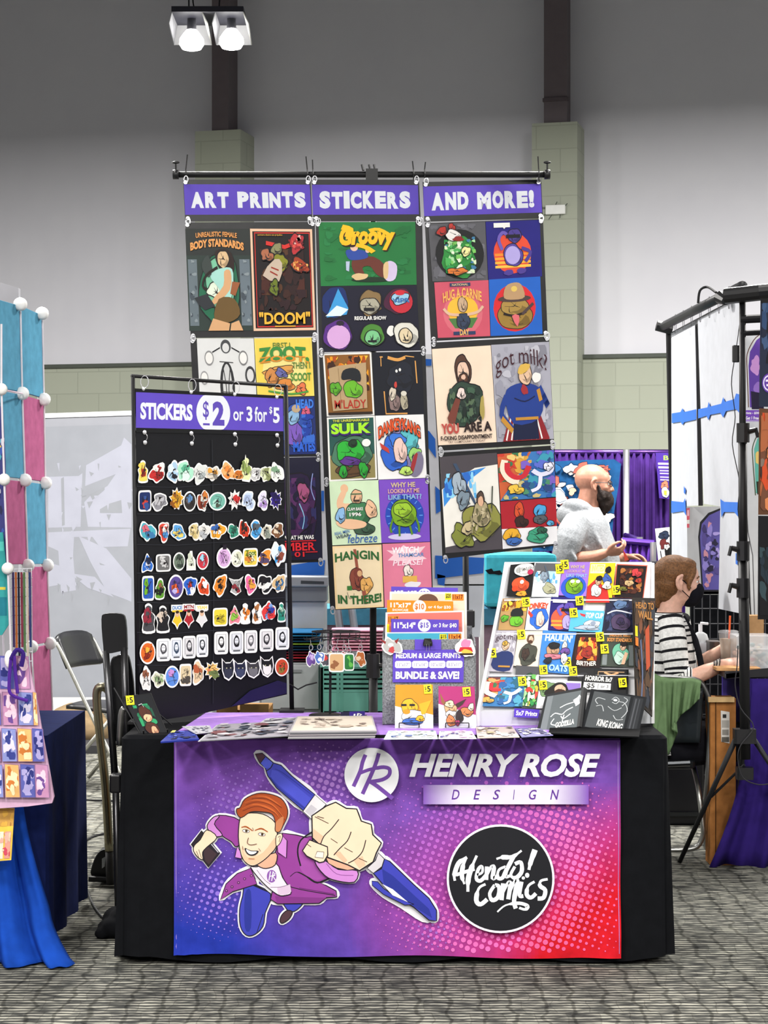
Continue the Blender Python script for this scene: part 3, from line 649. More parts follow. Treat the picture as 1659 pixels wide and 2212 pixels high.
def header(quad, pq, txt, tx, pl, label, rot=0):
    o = panel('header_banner', quad, label, 'sign', 'purple headings on the black stand', pl, [(quad[0][0]+6, quad[0][1]+6, 1), (quad[1][0]-6, quad[1][1]+6, 1), (quad[3][0]+6, quad[3][1]-6, -1), (quad[2][0]-6, quad[2][1]-6, -1)])
    A = Art(pl, Q(pq)); A.l = 4; A.rect(0, 0, 100, 100, pur); 
    x0, x1, y0, y1 = tx
    # chunky uneven capitals
    R = random.Random(len(txt)); k = 0; wds = {'I': .5, ' ': .55, '!': .45, 'M': 1.15, 'A': 1.05}
    tot = sum(wds.get(c, .92) for c in txt); x = x0
    for c in txt:
        w = wds.get(c, .92)*(x1-x0)/tot
        if c != ' ':
            j = R.uniform(-2, 2); A.l -= (1 if k else 0); A.text(c, x+w*.05, y0+j, x+w*.95, y1+j*.3, hw, .07, 0); k = 1
        x += w
    A.m.build('lettering', 'paper', o); return o
h1 = header([(395, 388), (671, 388), (675, 478), (400, 478)], [(397, 398), (669, 399), (673, 463), (400, 464)], 'ART PRINTS', (4.5, 96.5, 25, 78), PB, 'purple heading strip reading ART PRINTS')
h2 = header([(673, 388), (905, 388), (909, 478), (677, 478)], [(674, 399), (903, 400), (905, 463), (676, 464)], 'STICKERS', (6, 93, 22, 80), PB, 'purple heading strip reading STICKERS on the tall stand')
h3 = header([(913, 393), (1169, 388), (1173, 472), (917, 479)], [(914, 403), (1168, 397), (1171, 459), (916, 467)], 'AND MORE!', (6, 94, 22, 82), P3C, 'purple heading strip reading AND MORE!')
for h, x, tp in ((h1, 402, (405, 334)), (h1, 664, (661, 338)), (h2, 676, (675, 345)), (h2, 893, (891, 348)), (h3, 917, (919, 350)), (h3, 1163, (1162, 338))): ztie(h, x, 377, tp)
def rg(q, top=True, bot=True):
    o = []
    if top: o += [(q[0][0]+5, q[0][1]+5, 1), (q[1][0]-5, q[1][1]+5, 1)]
    if bot: o += [(q[3][0]+5, q[3][1]-5, -1), (q[2][0]-5, q[2][1]-5, -1)]
    return o
pk = 'black sleeves hanging in three columns'
for q, pl, lb, bt in (
    ([(400, 481), (680, 479), (685, 727), (412, 730)], PB, 'black hanging sleeve directly under the ART PRINTS heading', 1),
    ([(411, 732), (684, 730), (692, 986), (424, 990)], PB, 'black hanging sleeve half hidden behind the sticker board, upper one', 1),
    ([(424, 992), (692, 988), (697, 1214), (440, 1222)], PB, 'black hanging sleeve at the foot of the first column', 1),
    ([(682, 480), (912, 479), (919, 757), (689, 761)], PB, 'black hanging sleeve directly under the STICKERS heading', 1),
    ([(689, 763), (919, 759), (928, 1034), (700, 1040)], PB, 'black hanging sleeve with four prints, second in the middle column', 1),
    ([(700, 1042), (928, 1036), (936, 1309), (713, 1318)], PB, 'black hanging sleeve at the foot of the middle column', 1),
    ([(918, 482), (1173, 473), (1183, 724), (931, 737)], P3C, 'black hanging sleeve directly under the AND MORE! heading', 1),
    ([(931, 740), (1186, 727), (1197, 959), (946, 974)], P3C, 'black hanging sleeve in the middle of the rightmost column', 1),
    ([(947, 978), (1198, 962), (1204, 1178), (956, 1208)], P3C, 'black hanging sleeve at the foot of the rightmost column', 1)):
    panel('display_sleeve', q, lb, 'display sleeve', pk, pl, rg(q))
PG = 'art prints in the hanging sleeves'
def pr(quad, pl, bg, items, label, group=PG, lift=.0022, name='art_print', border=None, m='gloss', tags=()):
    a = Art(pl.off(lift), Q(quad)); a.slab([(0, 0), (100, 0), (100, 100), (0, 100)], border or bg, .001)
    if border: a.rect(3.5, 2.5, 96.5, 97.5, bg)
    a.items(items); o = tag(a.m.build(name, m), label, 'print', group)
    for tx, ty in tags: ptag(pl.off(lift+.004), tx, ty, o)
    return o
def ptag(pl, x, y, parent, t='5', w=17, h=20, rot=3):
    a = Art(pl, Q([(x-w/2-1, y-h/2), (x+w/2-1, y-h/2-1), (x+w/2+1, y+h/2-1), (x-w/2+1, y+h/2)])); a.slab([(0, 0), (100, 0), (100, 100), (0, 100)], '#f6e61a', .0006)
    a.text('$', 12, 22, 32, 62, '#15150c', .02); a.rect(12, 72, 32, 78, '#15150c'); a.text(t, 42, 18, 86, 80, '#15150c', .03)
    return a.m.build('price_tag', 'paper', parent)
K = '#141318'; Wt = '#ecebe6'
fig = lambda cx, cy, s, top, low, skinc='#d9b48e', hair=K: [('e', cx, cy-30*s, 7*s, 7.5*s, hair), ('e', cx+1*s, cy-28*s, 5*s, 6*s, skinc), ('b', cx, cy-8*s, 13*s, 16*s, .12, top, 3), ('b', cx, cy+17*s, 11*s, 15*s, .15, low, 5)]
pr([(400, 494), (539, 494), (548, 714), (409, 715)], PB, '#2c3a35', [('r', 0, 0, 100, 26, '#2b302e'), ('r', 2, 30, 16, 95, '#68757c'), ('r', 82, 30, 98, 95, '#6a7780'), ('sp', 3, 30, 15, 94, ['#454f58', '#8a959a'], 14, 1, 3), ('sp', 83, 30, 97, 94, ['#454f58', '#8a959a'], 14, 1, 3), ('b', 50, 60, 32, 36, .1, '#1f6b4c', 2), ('b', 50, 55, 22, 26, .15, '#7cc6a0', 4), ('b', 46, 60, 14, 9, .2, '#e6f3dc', 8),
   ('p', [(46, 22), (66, 21), (74, 32), (72, 43), (60, 45), (48, 36)], '#2a1a16', 3), ('b', 57, 30, 9, 9, .08, '#e0bd90', 6), ('p', [(35, 45), (62, 38), (72, 44), (66, 70), (44, 70), (50, 60)], '#a8dcd0', 3), ('p', [(58, 42), (68, 42), (66, 60), (42, 74), (38, 70), (56, 56)], '#d9a878', 3), ('p', [(70, 52), (82, 53), (74, 66), (66, 64)], '#9a5a34'), ('p', [(48, 69), (72, 69), (80, 84), (62, 92), (40, 90)], '#6c5228', 3), ('p', [(30, 100), (38, 88), (64, 93), (62, 100)], '#d9a878'), ('p', [(66, 93), (78, 90), (84, 100), (64, 100)], '#d9a878'), ('p', [(10, 68), (30, 64), (42, 76), (26, 80), (16, 74)], '#2a2e33'), ('p', [(24, 34), (34, 26), (40, 40), (34, 48), (26, 42)], '#39423f', 2), ('s', [(48, 38), (30, 46), (24, 56), (30, 60)], 3, '#1f1512', False, 3),
   ('t', 'UNREALISTIC FEMALE', 16, 3, 80, 8, '#e39a55', .03, 0, 1.5), ('t', 'BODY STANDARDS', 7, 10, 90, 18, '#e8a05a', .05, 0, 4)], 'dark green print with a standing figure, headed BODY STANDARDS')
pr([(540, 494), (674, 495), (682, 713), (548, 715)], PB, '#160d10', [('s', [(7, 4), (95, 4), (95, 96), (7, 96)], 1.6, '#d22c22', True), ('sp', 15, 20, 85, 65, ['#3a1c18', '#4a2016', '#2c1414', '#57341c'], 40, 3, 9, 3), ('sp', 10, 60, 88, 80, ['#2c1218', '#3a1c14'], 24, 2, 7, 8), ('s', [(25, 14), (55, 18), (80, 12)], 4, '#d8322c'), ('b', 74, 14, 12, 9, .3, '#c02f36', 5), ('sp', 64, 6, 86, 20, ['#e8b0a8', '#6a1420', '#e05048'], 14, 1, 3, 6), ('b', 42, 20, 9, 6, .2, '#8c8a60', 2), ('b', 48, 33, 10, 9, .25, '#8a8a24', 9), ('p', [(38, 30), (50, 34), (44, 52), (18, 46)], '#c9b6a2', 2), ('s', [(32, 38), (44, 41)], 1.5, '#9a3020'), ('s', [(30, 42), (42, 46)], 1.5, '#9a3020'), ('b', 26, 26, 10, 6, .3, '#b06a4a', 4), ('b', 78, 36, 14, 7, .3, '#a83e20', 7), ('sp', 68, 30, 92, 44, ['#e08a3a', '#742014', '#f0b060'], 12, 1, 3, 9), ('b', 36, 58, 8, 7, .3, '#6a7a20', 3), ('t', 'carnicero diezmo eso prejudico', 12, 5.4, 52, 7.6, '#e0a830', .01), ('t', '"DOOM"', 10, 82, 92, 94, '#f0b93a', .03), ('s', [(35, 96), (68, 96)], 1, '#f0b93a')], 'black and red movie-style print with big yellow lettering', border='#efc6a6')
pr([(425, 731), (548, 731), (560, 980), (438, 982)], PB, '#dfe0de', [('e', 50, 42, 13, 22, '#2a2a2c'), ('e', 50, 41, 8, 19, '#cfd0ce'), ('s', [(44, 26), (48, 45), (42, 58)], 1.5, '#38383a', False, 3), ('s', [(56, 26), (52, 45), (58, 58)], 1.5, '#38383a', False, 3), ('e', 50, 7, 9, 6, '#47484a'), ('e', 50, 8, 6, 4, '#dcdcda'), ('s', [(26, 12), (40, 8)], 1.2, K), ('s', [(60, 8), (74, 12)], 1.2, K), ('e', 20, 17, 8, 6.5, '#8a8a8a'), ('e', 20, 17, 6.5, 5, Wt), ('e', 80, 17, 8, 6.5, '#7a7a7a'), ('e', 80, 17, 6.5, 5, Wt), ('e', 10, 34, 7, 6, '#9a9a9a'), ('e', 10, 34, 5.6, 4.6, Wt), ('e', 91, 32, 9, 8, '#38383a'), ('e', 91, 32, 6, 5.5, '#d8d8d6'), ('s', [(6, 37), (15, 37)], 2, '#333')] + [('s', [(38, y), (62, y+1)], .8, '#444') for y in (20, 46, 52)], 'pale grey print of black ink portraits around a tall head')
pr([(549, 731), (673, 729), (679, 855), (556, 858)], PB, '#f4dc6a', [('r', 2, 2, 98, 98, '#f2d356'), ('e', 50, 55, 38, 40, '#f6e68e'), ('b', 42, 56, 26, 8, .3, '#e2a250', 2), ('b', 28, 66, 14, 14, .3, '#d08a48', 5), ('b', 44, 60, 10, 8, .3, '#6a6aa8', 7), ('b', 50, 80, 14, 12, .3, '#dc8a3c', 8), ('b', 78, 88, 10, 9, .3, '#e6784a', 3), ('s', [(20, 90), (60, 96), (90, 92)], 3, '#4c9a40', False, 3),
   ('t', 'FIRST I', 32, 8, 62, 17, '#4c7a38', .01), ('t', 'ZOOT,', 6, 14, 94, 42, '#3c8a3c', .05, 0, 3), ('t', 'ZOOT,', 7, 30, 93, 42, '#e0902a', .03, 0, 3), ('t', 'THEN I', 64, 42, 95, 53, '#4c7a38', .01), ('t', 'SCOOT', 60, 60, 96, 74, '#4c8a38', .03)], 'yellow print lettered ZOOT and SCOOT in green')
pr([(560, 860), (679, 857), (684, 980), (566, 984)], PB, '#1c2c6c', [('b', 66, 50, 30, 40, .12, '#2c50a8', 2), ('b', 60, 62, 16, 24, .1, '#7a58b8', 4), ('b', 60, 35, 12, 12, .15, '#8ab4d8', 5), ('b', 84, 26, 9, 9, .2, '#d05a78', 3), ('e', 66, 20, 8, 7, '#b8a080'), ('t', 'HEAD', 66, 4, 98, 20, '#3a7adc', .04), ('t', 'MATES', 58, 78, 98, 96, '#2c62d0', .05), ('sp', 75, 30, 98, 80, ['#1c3c9c', '#3468c8'], 16, 3, 8, 4)], 'deep blue print with light blue wavy lettering')
pr([(568, 990), (689, 987), (696, 1208), (578, 1212)], PB, '#15142c', [('b', 50, 55, 44, 40, .1, '#241638', 2), ('b', 62, 50, 30, 22, .25, '#43224e', 5), ('sp', 40, 20, 92, 70, ['#3a1c4c', '#552c5c', '#2c2a58', '#1c1830'], 26, 3, 9, 7), ('b', 70, 34, 10, 10, .2, '#a05078', 9), ('s', [(88, 16), (84, 30), (90, 42)], 1.5, '#8a9ad0', False, 3), ('s', [(62, 45), (70, 58), (66, 70)], 1.5, '#8ac0e0', False, 3), ('t', 'WHAT HE WAS', 30, 76, 86, 80, Wt, .03), ('r', 28, 81, 90, 82, '#c8262e'), ('t', 'BER', 52, 83, 88, 91, '#d8262e', .02), ('t', 'EM', 20, 83, 50, 91, '#d8262e', .02), ('t', '01', 50, 92, 68, 97, '#d8262e', .02), ('r', 70, 92, 92, 93, '#c8262e')], 'dark violet print with red title lettering at its foot')
# middle column
pr([(688, 480), (897, 479), (900, 615), (693, 618)], PB, '#1f7a3c', [('sp', 5, 5, 95, 95, ['#1c6e36', '#238044', '#1a7038'], 40, 2, 6, 4), ('e', 54, 91, 22, 4, '#14301c'), ('p', [(36, 58), (56, 55), (70, 74), (66, 88), (58, 82), (52, 70), (44, 72), (46, 84), (38, 84), (33, 70)], '#6a3226', 3), ('b', 41, 86, 9, 5, .15, '#e0c08c', 5), ('p', [(68, 66), (74, 62), (80, 70), (78, 90), (70, 94), (66, 84)], '#d8c8e8', 3), ('p', [(66, 68), (71, 64), (70, 88), (66, 88)], '#e0c08c', 3), ('p', [(28, 44), (46, 45), (50, 56), (38, 60), (30, 58)], '#2c4aa0', 3), ('e', 36, 40, 4, 6, '#e8c0a8'), ('e', 34, 37, 3.5, 3, '#241c20'), ('p', [(27, 62), (31, 62), (30, 78), (27, 76)], '#b8c4dc'), ('e', 50, 45, 2.5, 4, '#e8c0a8'),
   ('t', 'Groovy', 22, 8, 80, 46, '#3a1608', .06, .2, 2), ('t', 'Groovy', 21, 6, 79, 44, '#f6c21c', .06, .2, 2), ('s', [(24, 8), (32, 12), (30, 24)], 8, '#f6c21c', False, 3), ('s', [(38, 36), (48, 40), (56, 48)], 6, '#f6c21c', False, 3), ('s', [(52, 14), (62, 12), (74, 22)], 5, '#f6c21c', False, 3)], 'green landscape print with yellow bubble lettering')
pr([(693, 618), (900, 616), (907, 756), (697, 760)], PB, '#14142a', [('b', 14, 25, 15, 24, .1, '#142c6a', 2), ('b', 80, 24, 15, 20, .1, '#4a1838', 2), ('b', 16, 75, 16, 22, .1, '#5a2a88', 3), ('p', [(8, 38), (18, 4), (28, 34), (26, 44), (5, 48)], '#3c9cdc'), ('p', [(4, 46), (16, 30), (28, 36), (20, 46)], '#e0f0f4'), ('b', 51, 26, 12, 19, .14, '#8a7048', 5), ('b', 50, 31, 10, 13, .1, '#b0ac98', 6), ('r', 44, 34, 55, 39, K), ('e', 83, 25, 12, 18, '#c82a3a'), ('b', 82, 20, 10, 9, .2, '#a0d0ec', 5), ('e', 82, 12, 5, 3.5, '#d8283a'), ('t', 'VIPR', 74, 20, 92, 27, '#2c6ab0', .02), ('e', 17, 78, 12, 18, '#d8a8dc'), ('e', 19, 57, 4, 4, '#282030'), ('b', 52, 76, 12, 18, .08, '#4c8a34', 8), ('b', 52, 80, 8, 12, .05, '#7cc88c', 8), ('r', 47, 84, 56, 87, K), ('b', 71, 70, 4, 8, .1, Wt, 2), ('b', 87, 76, 13, 20, .1, '#e6e4d8', 9), ('b', 86, 78, 7, 12, .05, '#e4d2ac', 4), ('r', 83, 84, 89, 85.5, K), ('t', 'REGULAR SHOW', 34, 47, 67, 53, Wt, .04)], 'midnight blue print with six round heads around white lettering')
pr([(697, 764), (802, 761), (809, 897), (706, 900)], PB, '#8a5a24', [('sp', 8, 5, 92, 60, ['#f0a01c', '#f6c030', '#b04c14', '#3c1e10', '#e07818'], 60, 3, 9, 5), ('p', [(10, 24), (30, 20), (88, 16), (86, 88), (14, 92)], '#b89c74'), ('s', [(30, 24), (32, 88)], 1.5, '#9a7e58'), ('s', [(66, 22), (64, 86)], 1.5, '#9a7e58'), ('b', 58, 58, 20, 14, .12, '#6ab82a', 4), ('b', 22, 56, 11, 11, .2, '#5aa828', 6), ('p', [(36, 42), (40, 28), (60, 24), (74, 30), (74, 46), (54, 42)], '#1c2024', 3), ('r', 4, 94, 96, 98, '#2a1c10'), ('t', "M'LADY", 18, 74, 84, 88, '#b02c1c', .01)], 'white-bordered orange print lettered in rough red', border='#efeee8')
pr([(805, 762), (911, 760), (916, 895), (811, 897)], PB, '#101420', [('r', 14, 6, 20, 8, '#e0a052'), ('s', [(16, 8), (16, 22)], 1.6, '#e8a858'), ('s', [(30, 8), (50, 12), (66, 8)], 5, '#e0a052', False, 4), ('s', [(66, 6), (84, 8)], 1.5, '#e8a858'), ('s', [(86, 14), (88, 50)], 2.2, '#e8a858'), ('s', [(20, 62), (22, 98), (66, 98)], 2.4, '#e0a052'), ('b', 56, 40, 30, 22, .2, '#1a1f2c', 3), ('e', 47, 30, 2.4, 2.6, Wt), ('e', 54, 28, 2.4, 2.6, Wt), ('b', 40, 78, 12, 17, .15, '#8a7470', 4), ('b', 37, 66, 8, 10, .2, '#d8ccb8', 5), ('b', 60, 78, 8, 15, .15, '#b0a890', 7), ('e', 60, 66, 6, 4, '#d8d4c4'), ('b', 44, 52, 3, 5, .1, '#c84038', 2)], 'black print with orange corner frame and two tiny eyes')
pr([(706, 902), (810, 898), (815, 1035), (711, 1040)], PB, '#24544c', [('r', 3.5, 60, 96.5, 97.5, '#8c8250'), ('b', 50, 58, 44, 26, .1, '#4a7a60', 3), ('b', 50, 84, 38, 10, .15, '#5c4028', 5), ('b', 46, 56, 26, 22, .2, '#2cae38', 6), ('b', 46, 70, 22, 7, .2, '#5c3488', 7), ('b', 30, 86, 8, 11, .15, '#28a034', 8), ('b', 72, 84, 9, 13, .2, '#28a034', 9), ('b', 52, 42, 9, 6, .1, '#1c3a24', 2), ('e', 80, 42, 9, 6, Wt), ('t', 'THE UNREMARKABLE', 12, 4, 88, 8, '#d8d84a', .02), ('t', 'SULK', 9, 13, 91, 30, '#3c1c6a', .05), ('t', 'SULK', 8, 10, 90, 27, '#a4e828', .05)], 'white-bordered green print with lime block lettering', border='#efeee8')
pr([(811, 898), (915, 895), (922, 1032), (817, 1036)], PB, '#f0f0ee', [('b', 52, 54, 38, 34, .14, '#a8a0dc', 3), ('b', 66, 40, 22, 20, .2, '#5cc0c8', 5), ('b', 78, 64, 14, 12, .2, '#98d070', 5), ('b', 34, 62, 26, 26, .2, '#2c62c8', 7), ('b', 44, 40, 16, 13, .2, '#3a78d8', 9), ('b', 48, 56, 14, 20, .1, '#e8c8bc', 4), ('p', [(66, 90), (74, 66), (88, 58), (95, 70), (90, 90), (76, 98)], '#7a748c', 3), ('p', [(66, 88), (76, 64), (84, 62), (72, 92)], '#9a2c30', 2), ('b', 58, 88, 12, 8, .2, '#b8dc68', 8), ('p', [(6, 42), (24, 52), (26, 60), (10, 52)], '#c03c30'), ('t', 'DANKEYKANG', 4, 4, 92, 26, '#20140c', .07, 0, 14), ('t', 'DANKEYKANG', 4, 5, 91, 24, '#e05424', .04, 0, 14)], 'white square print with an orange arched title and blue shapes')
pr([(711, 1040), (817, 1037), (824, 1173), (718, 1178)], PB, '#cfe6c0', [('e', 30, 12, 8, 7, '#e6b890'), ('p', [(14, 30), (26, 14), (34, 18), (26, 34), (40, 36), (36, 46), (16, 44)], '#e8bc96', 3), ('b', 54, 26, 12, 12, .1, '#e2b48c', 5), ('r', 42, 20, 66, 22, '#4c6a48'), ('r', 47, 30, 60, 33, '#3a2c24'), ('b', 56, 54, 24, 22, .14, '#3f7c50', 6), ('b', 66, 76, 22, 10, .1, '#3c5a44', 4), ('b', 82, 46, 12, 14, .15, '#e8bc96', 7), ('p', [(12, 62), (40, 60), (70, 66), (66, 74), (36, 76), (14, 70)], '#e8bc96', 3), ('b', 20, 54, 10, 12, .2, '#8ab8e0', 2), ('t', 'CLAM BAKE', 34, 42, 66, 47, Wt, .02), ('t', '1996', 38, 50, 62, 56, Wt, .03), ('t', 'REAL MEN', 6, 78, 36, 83, '#4c7ab8', .01, 0, 0, None, -8), ('t', 'WEAR', 8, 84, 36, 89, '#3c4a5c', .02, 0, 0, None, -8), ('t', 'febreze', 32, 84, 92, 98, '#2c5aa8', .0, .2)], 'pale green print of a flexing muscular man with blue script')
pr([(818, 1037), (924, 1033), (929, 1170), (824, 1173)], PB, '#7a4cc0', [('e', 50, 58, 40, 34, '#2448b0')] + [('s', [(50+30*math.cos(a), 58+26*math.sin(a)), (50+37*math.cos(a), 58+32*math.sin(a))], 1.6, '#5c98e8') for a in [i*.393 for i in range(16)]] + [('e', 48, 91, 34, 5, '#cfc8ea'), ('b', 48, 54, 26, 22, .06, '#7aa820', 4), ('b', 46, 48, 18, 12, .1, '#9cc832', 6), ('s', [(26, 62), (20, 76), (22, 84)], 4, '#5a8a1c', False, 3), ('s', [(72, 60), (78, 74), (78, 84)], 4, '#5a8a1c', False, 3), ('s', [(38, 74), (38, 90)], 4, '#5a8a1c'), ('s', [(60, 74), (64, 88)], 4, '#5a8a1c'), ('s', [(34, 66), (50, 63), (64, 66)], 1.6, '#3c5a14', False, 3), ('t', 'WHY HE', 24, 5, 74, 13, '#cfb894', .03), ('t', 'LOOKIN AT ME', 18, 15, 82, 22, '#d8a8a0', .03), ('t', 'LIKE THAT?', 18, 24, 86, 32, '#8ab4d8', .03)], 'violet print of a rounded green blob on a blue burst')
pr([(718, 1180), (824, 1176), (829, 1311), (725, 1316)], PB, '#f0d4a0', [('r', 4, 3, 96, 97, '#efdcb4'), ('p', [(42, 6), (48, 6), (52, 40), (46, 42)], '#9a5240'), ('b', 46, 55, 14, 18, .18, '#8c4838', 4), ('e', 50, 44, 9, 8, '#7c3c30'), ('e', 53, 45, 5, 5, '#d8a878'), ('b', 66, 64, 12, 14, .2, '#e8b060', 6), ('p', [(56, 74), (64, 72), (66, 94), (60, 94)], '#9a5240'), ('r', 26, 64, 36, 71, '#3c7a34'), ('s', [(26, 74), (30, 84), (38, 82), (40, 76)], .8, '#555', False, 3), ('t', 'HANGIN', 4, 8, 94, 22, '#2c6430', .03, 0, 4), ('t', 'IN THERE!', 6, 80, 96, 94, '#2c6430', .04, 0, -3)], 'cream print of a swinging brown ape, green lettering')
pr([(826, 1175), (929, 1171), (934, 1308), (831, 1313)], PB, '#dc7c96', [('p', [(8, 10), (30, 12), (44, 3), (58, 10), (90, 6), (76, 18), (92, 26), (60, 28), (50, 36), (40, 28), (10, 26), (22, 18)], '#f2ccd4'), ('b', 52, 44, 10, 9, .2, '#ece2d8', 4), ('r', 40, 52, 70, 62, '#e0b050'), ('b', 60, 66, 18, 5, .2, '#e4e0e4', 5), ('t', 'WATCH', 20, 6, 76, 16, '#f8f4f6', .03, .1), ('t', 'THAMCAR', 32, 16, 86, 22, '#5c8ac0', .02, .1), ('t', 'PLEASE!', 20, 26, 84, 35, '#f4dce4', .02, .2)], 'pink print with a burst of white and blue words')
# right column
pr([(925, 484), (1048, 479), (1054, 605), (934, 608)], P3C, '#55555a', [('sp', 3, 3, 97, 97, ['#4c4c52', '#63636a', '#707078'], 30, 3, 9, 3), ('e', 52, 54, 43, 43, '#16181a'), ('b', 50, 60, 32, 34, .15, '#2c8a3c', 3), ('sp', 25, 25, 80, 88, ['#7cc860', '#d8e8c0', '#2c9a4c', '#a8dca0', '#3c78a0', '#4cae58', '#e8f0d8'], 60, 2, 6, 7), ('b', 22, 14, 9, 8, .2, '#b03028', 2), ('b', 40, 8, 6, 8, .2, '#b83830', 4), ('b', 42, 22, 14, 10, .2, '#e8e4e0', 7), ('b', 50, 28, 8, 5, .3, '#8c2420', 8), ('b', 62, 50, 9, 8, .2, '#f0e8a0', 5), ('b', 44, 84, 16, 7, .3, '#d87830', 6)], 'grey square print with a green tangle on a black disc')
pr([(1049, 479), (1166, 475), (1171, 597), (1055, 604)], P3C, '#1c1878', [('e', 47, 56, 35, 36, '#e04a30')] + [('r', 14, y, 80, y+4.5, c) for y, c in ((56, '#f08a2c'), (63, '#f4a030'), (70, '#f6b238'), (77, '#f8c04a'))] + [('b', 48, 60, 18, 20, .1, '#54429a', 4), ('e', 47, 60, 14, 16, '#b0a4e0'), ('b', 52, 26, 12, 13, .1, '#4a3a90', 6), ('s', [(28, 50), (22, 32), (30, 20), (38, 24)], 6, '#6a58b0', False, 3), ('s', [(64, 48), (80, 56), (70, 72)], 6, '#4a3a90', False, 3), ('r', 36, 24, 62, 30, '#141220'), ('b', 38, 90, 9, 5, .1, '#4a3a90', 2), ('b', 62, 88, 9, 5, .1, '#4a3a90', 5), ('p', [(14, 3), (44, 3), (44, 11), (36, 11), (33, 14), (31, 11), (14, 11)], Wt)], 'navy print of a purple shape before an orange sunset disc')
pr([(938, 610), (1055, 605), (1059, 726), (946, 730)], P3C, '#cc5468', [('e', 50, 58, 37, 38, '#d66a78'), ('e', 50, 52, 29, 26, '#f2ba3c'), ('p', [(22, 66), (78, 66), (66, 84), (34, 84)], '#4c7a40'), ('b', 50, 42, 9, 14, .06, '#c8a888', 4), ('b', 50, 72, 12, 16, .1, '#344058', 6), ('s', [(42, 60), (24, 58), (14, 48)], 5, '#dcb498', False, 3), ('s', [(58, 60), (78, 56), (88, 46)], 5, '#dcb498', False, 3), ('r', 30, 90, 72, 96, '#2c3a60'), ('r', 28, 3, 66, 9, '#2c3a60'), ('t', 'NATIONAL', 32, 4, 62, 8, '#e0c088', .02), ('t', 'HUG A CARNIE', 14, 12, 86, 30, '#f0b45c', .03, 0, 8), ('t', 'DAY', 42, 86, 60, 97, '#e8b868', .03)], 'red square print of a pale man with outspread arms')
pr([(1056, 604), (1167, 597), (1172, 721), (1060, 726)], P3C, '#1c60c0', [('e', 48, 52, 41, 42, '#d62830'), ('b', 48, 66, 34, 24, .05, '#9a7a34', 4), ('b', 48, 50, 26, 16, .08, '#a88844', 6), ('e', 48, 36, 32, 6, '#4a3a38'), ('p', [(28, 34), (32, 14), (48, 8), (62, 12), (68, 34), (48, 38)], '#b8946c', 3), ('e', 48, 19, 6, 5, '#e0c060'), ('s', [(26, 62), (48, 66), (70, 60)], 4, '#201410', False, 4), ('p', [(42, 66), (56, 66), (52, 86)], '#dc6a70', 2), ('s', [(62, 64), (84, 46)], 5, '#4c3c3c')], 'blue print of a wide tan face in a brown hat')
pr([(933, 754), (1060, 746), (1073, 955), (947, 962)], P3C, '#f2dac2', [('b', 50, 24, 14, 16, .1, '#54382c', 4), ('b', 50, 26, 10, 12, .06, '#e8c4ac', 6), ('b', 50, 33, 9, 6, .1, '#5a3a2c', 3), ('b', 50, 31, 4, 2.5, .1, '#e0b8a0', 3), ('b', 50, 58, 32, 22, .12, '#2f4438', 5), ('sp', 24, 42, 76, 78, ['#3f5c48', '#26342e', '#546a50', '#1c2824', '#384a40'], 50, 2, 6, 6), ('p', [(18, 72), (34, 52), (42, 54), (30, 78), (20, 78)], '#743c30'), ('b', 44, 48, 7, 7, .2, '#ecd8d0', 8), ('b', 78, 64, 4, 12, .2, '#a89850', 2), ('t', 'YOU', 6, 78, 36, 89, '#b84c44', .05), ('t', 'ARE A', 44, 78, 92, 88, '#2a1c1c', .04), ('t', 'F-CKING DISAPPOINTMENT', 4, 91, 92, 95.5, '#2a1c1c', .03), ('t', 'TRY COMPOUND V TODAY', 16, 96.5, 80, 98.5, '#5a4a40', .01)], 'cream print of a bearded man in dark green armour')
pr([(1061, 745), (1186, 738), (1196, 948), (1074, 955)], P3C, '#a8a8b4', [('sp', 3, 3, 97, 97, ['#bcbcc6', '#9494a2', '#84848f', '#a0a0ac'], 60, 2, 8, 8), ('p', [(10, 100), (24, 74), (70, 60), (92, 98), (92, 100)], '#8c2028')] + [('s', [(16+9*i, 99), (26+6.4*i, 76)], 2.4, Wt) for i in range(8)] + [('p', [(30, 80), (72, 78), (74, 99), (28, 99)], '#141c3c'), ('p', [(18, 52), (36, 42), (64, 42), (84, 52), (76, 78), (30, 82)], '#203c8a', 3), ('s', [(20, 54), (10, 72), (28, 88)], 8, '#203c8a', False, 3), ('s', [(84, 54), (92, 66), (78, 46)], 8, '#203c8a', False, 3), ('s', [(10, 76), (28, 90)], 6, '#c08a34'), ('s', [(80, 60), (76, 48)], 6, '#c08a34'), ('s', [(34, 56), (52, 60), (70, 55)], 1.4, '#101a44', False, 3), ('b', 55, 32, 12, 11, .08, '#e0bc9c', 3), ('p', [(42, 30), (48, 22), (64, 22), (60, 28), (48, 32)], '#d8b050', 2), ('b', 74, 36, 8, 5, .1, Wt, 5), ('r', 34, 76, 74, 79, '#c08a34'), ('b', 52, 48, 6, 5, .2, '#a02c34', 7), ('t', 'got milk?', 4, 4, 94, 26, '#3c1420', -.005, 0, 10)], 'grey print of a blue-clad figure drinking from a carton')
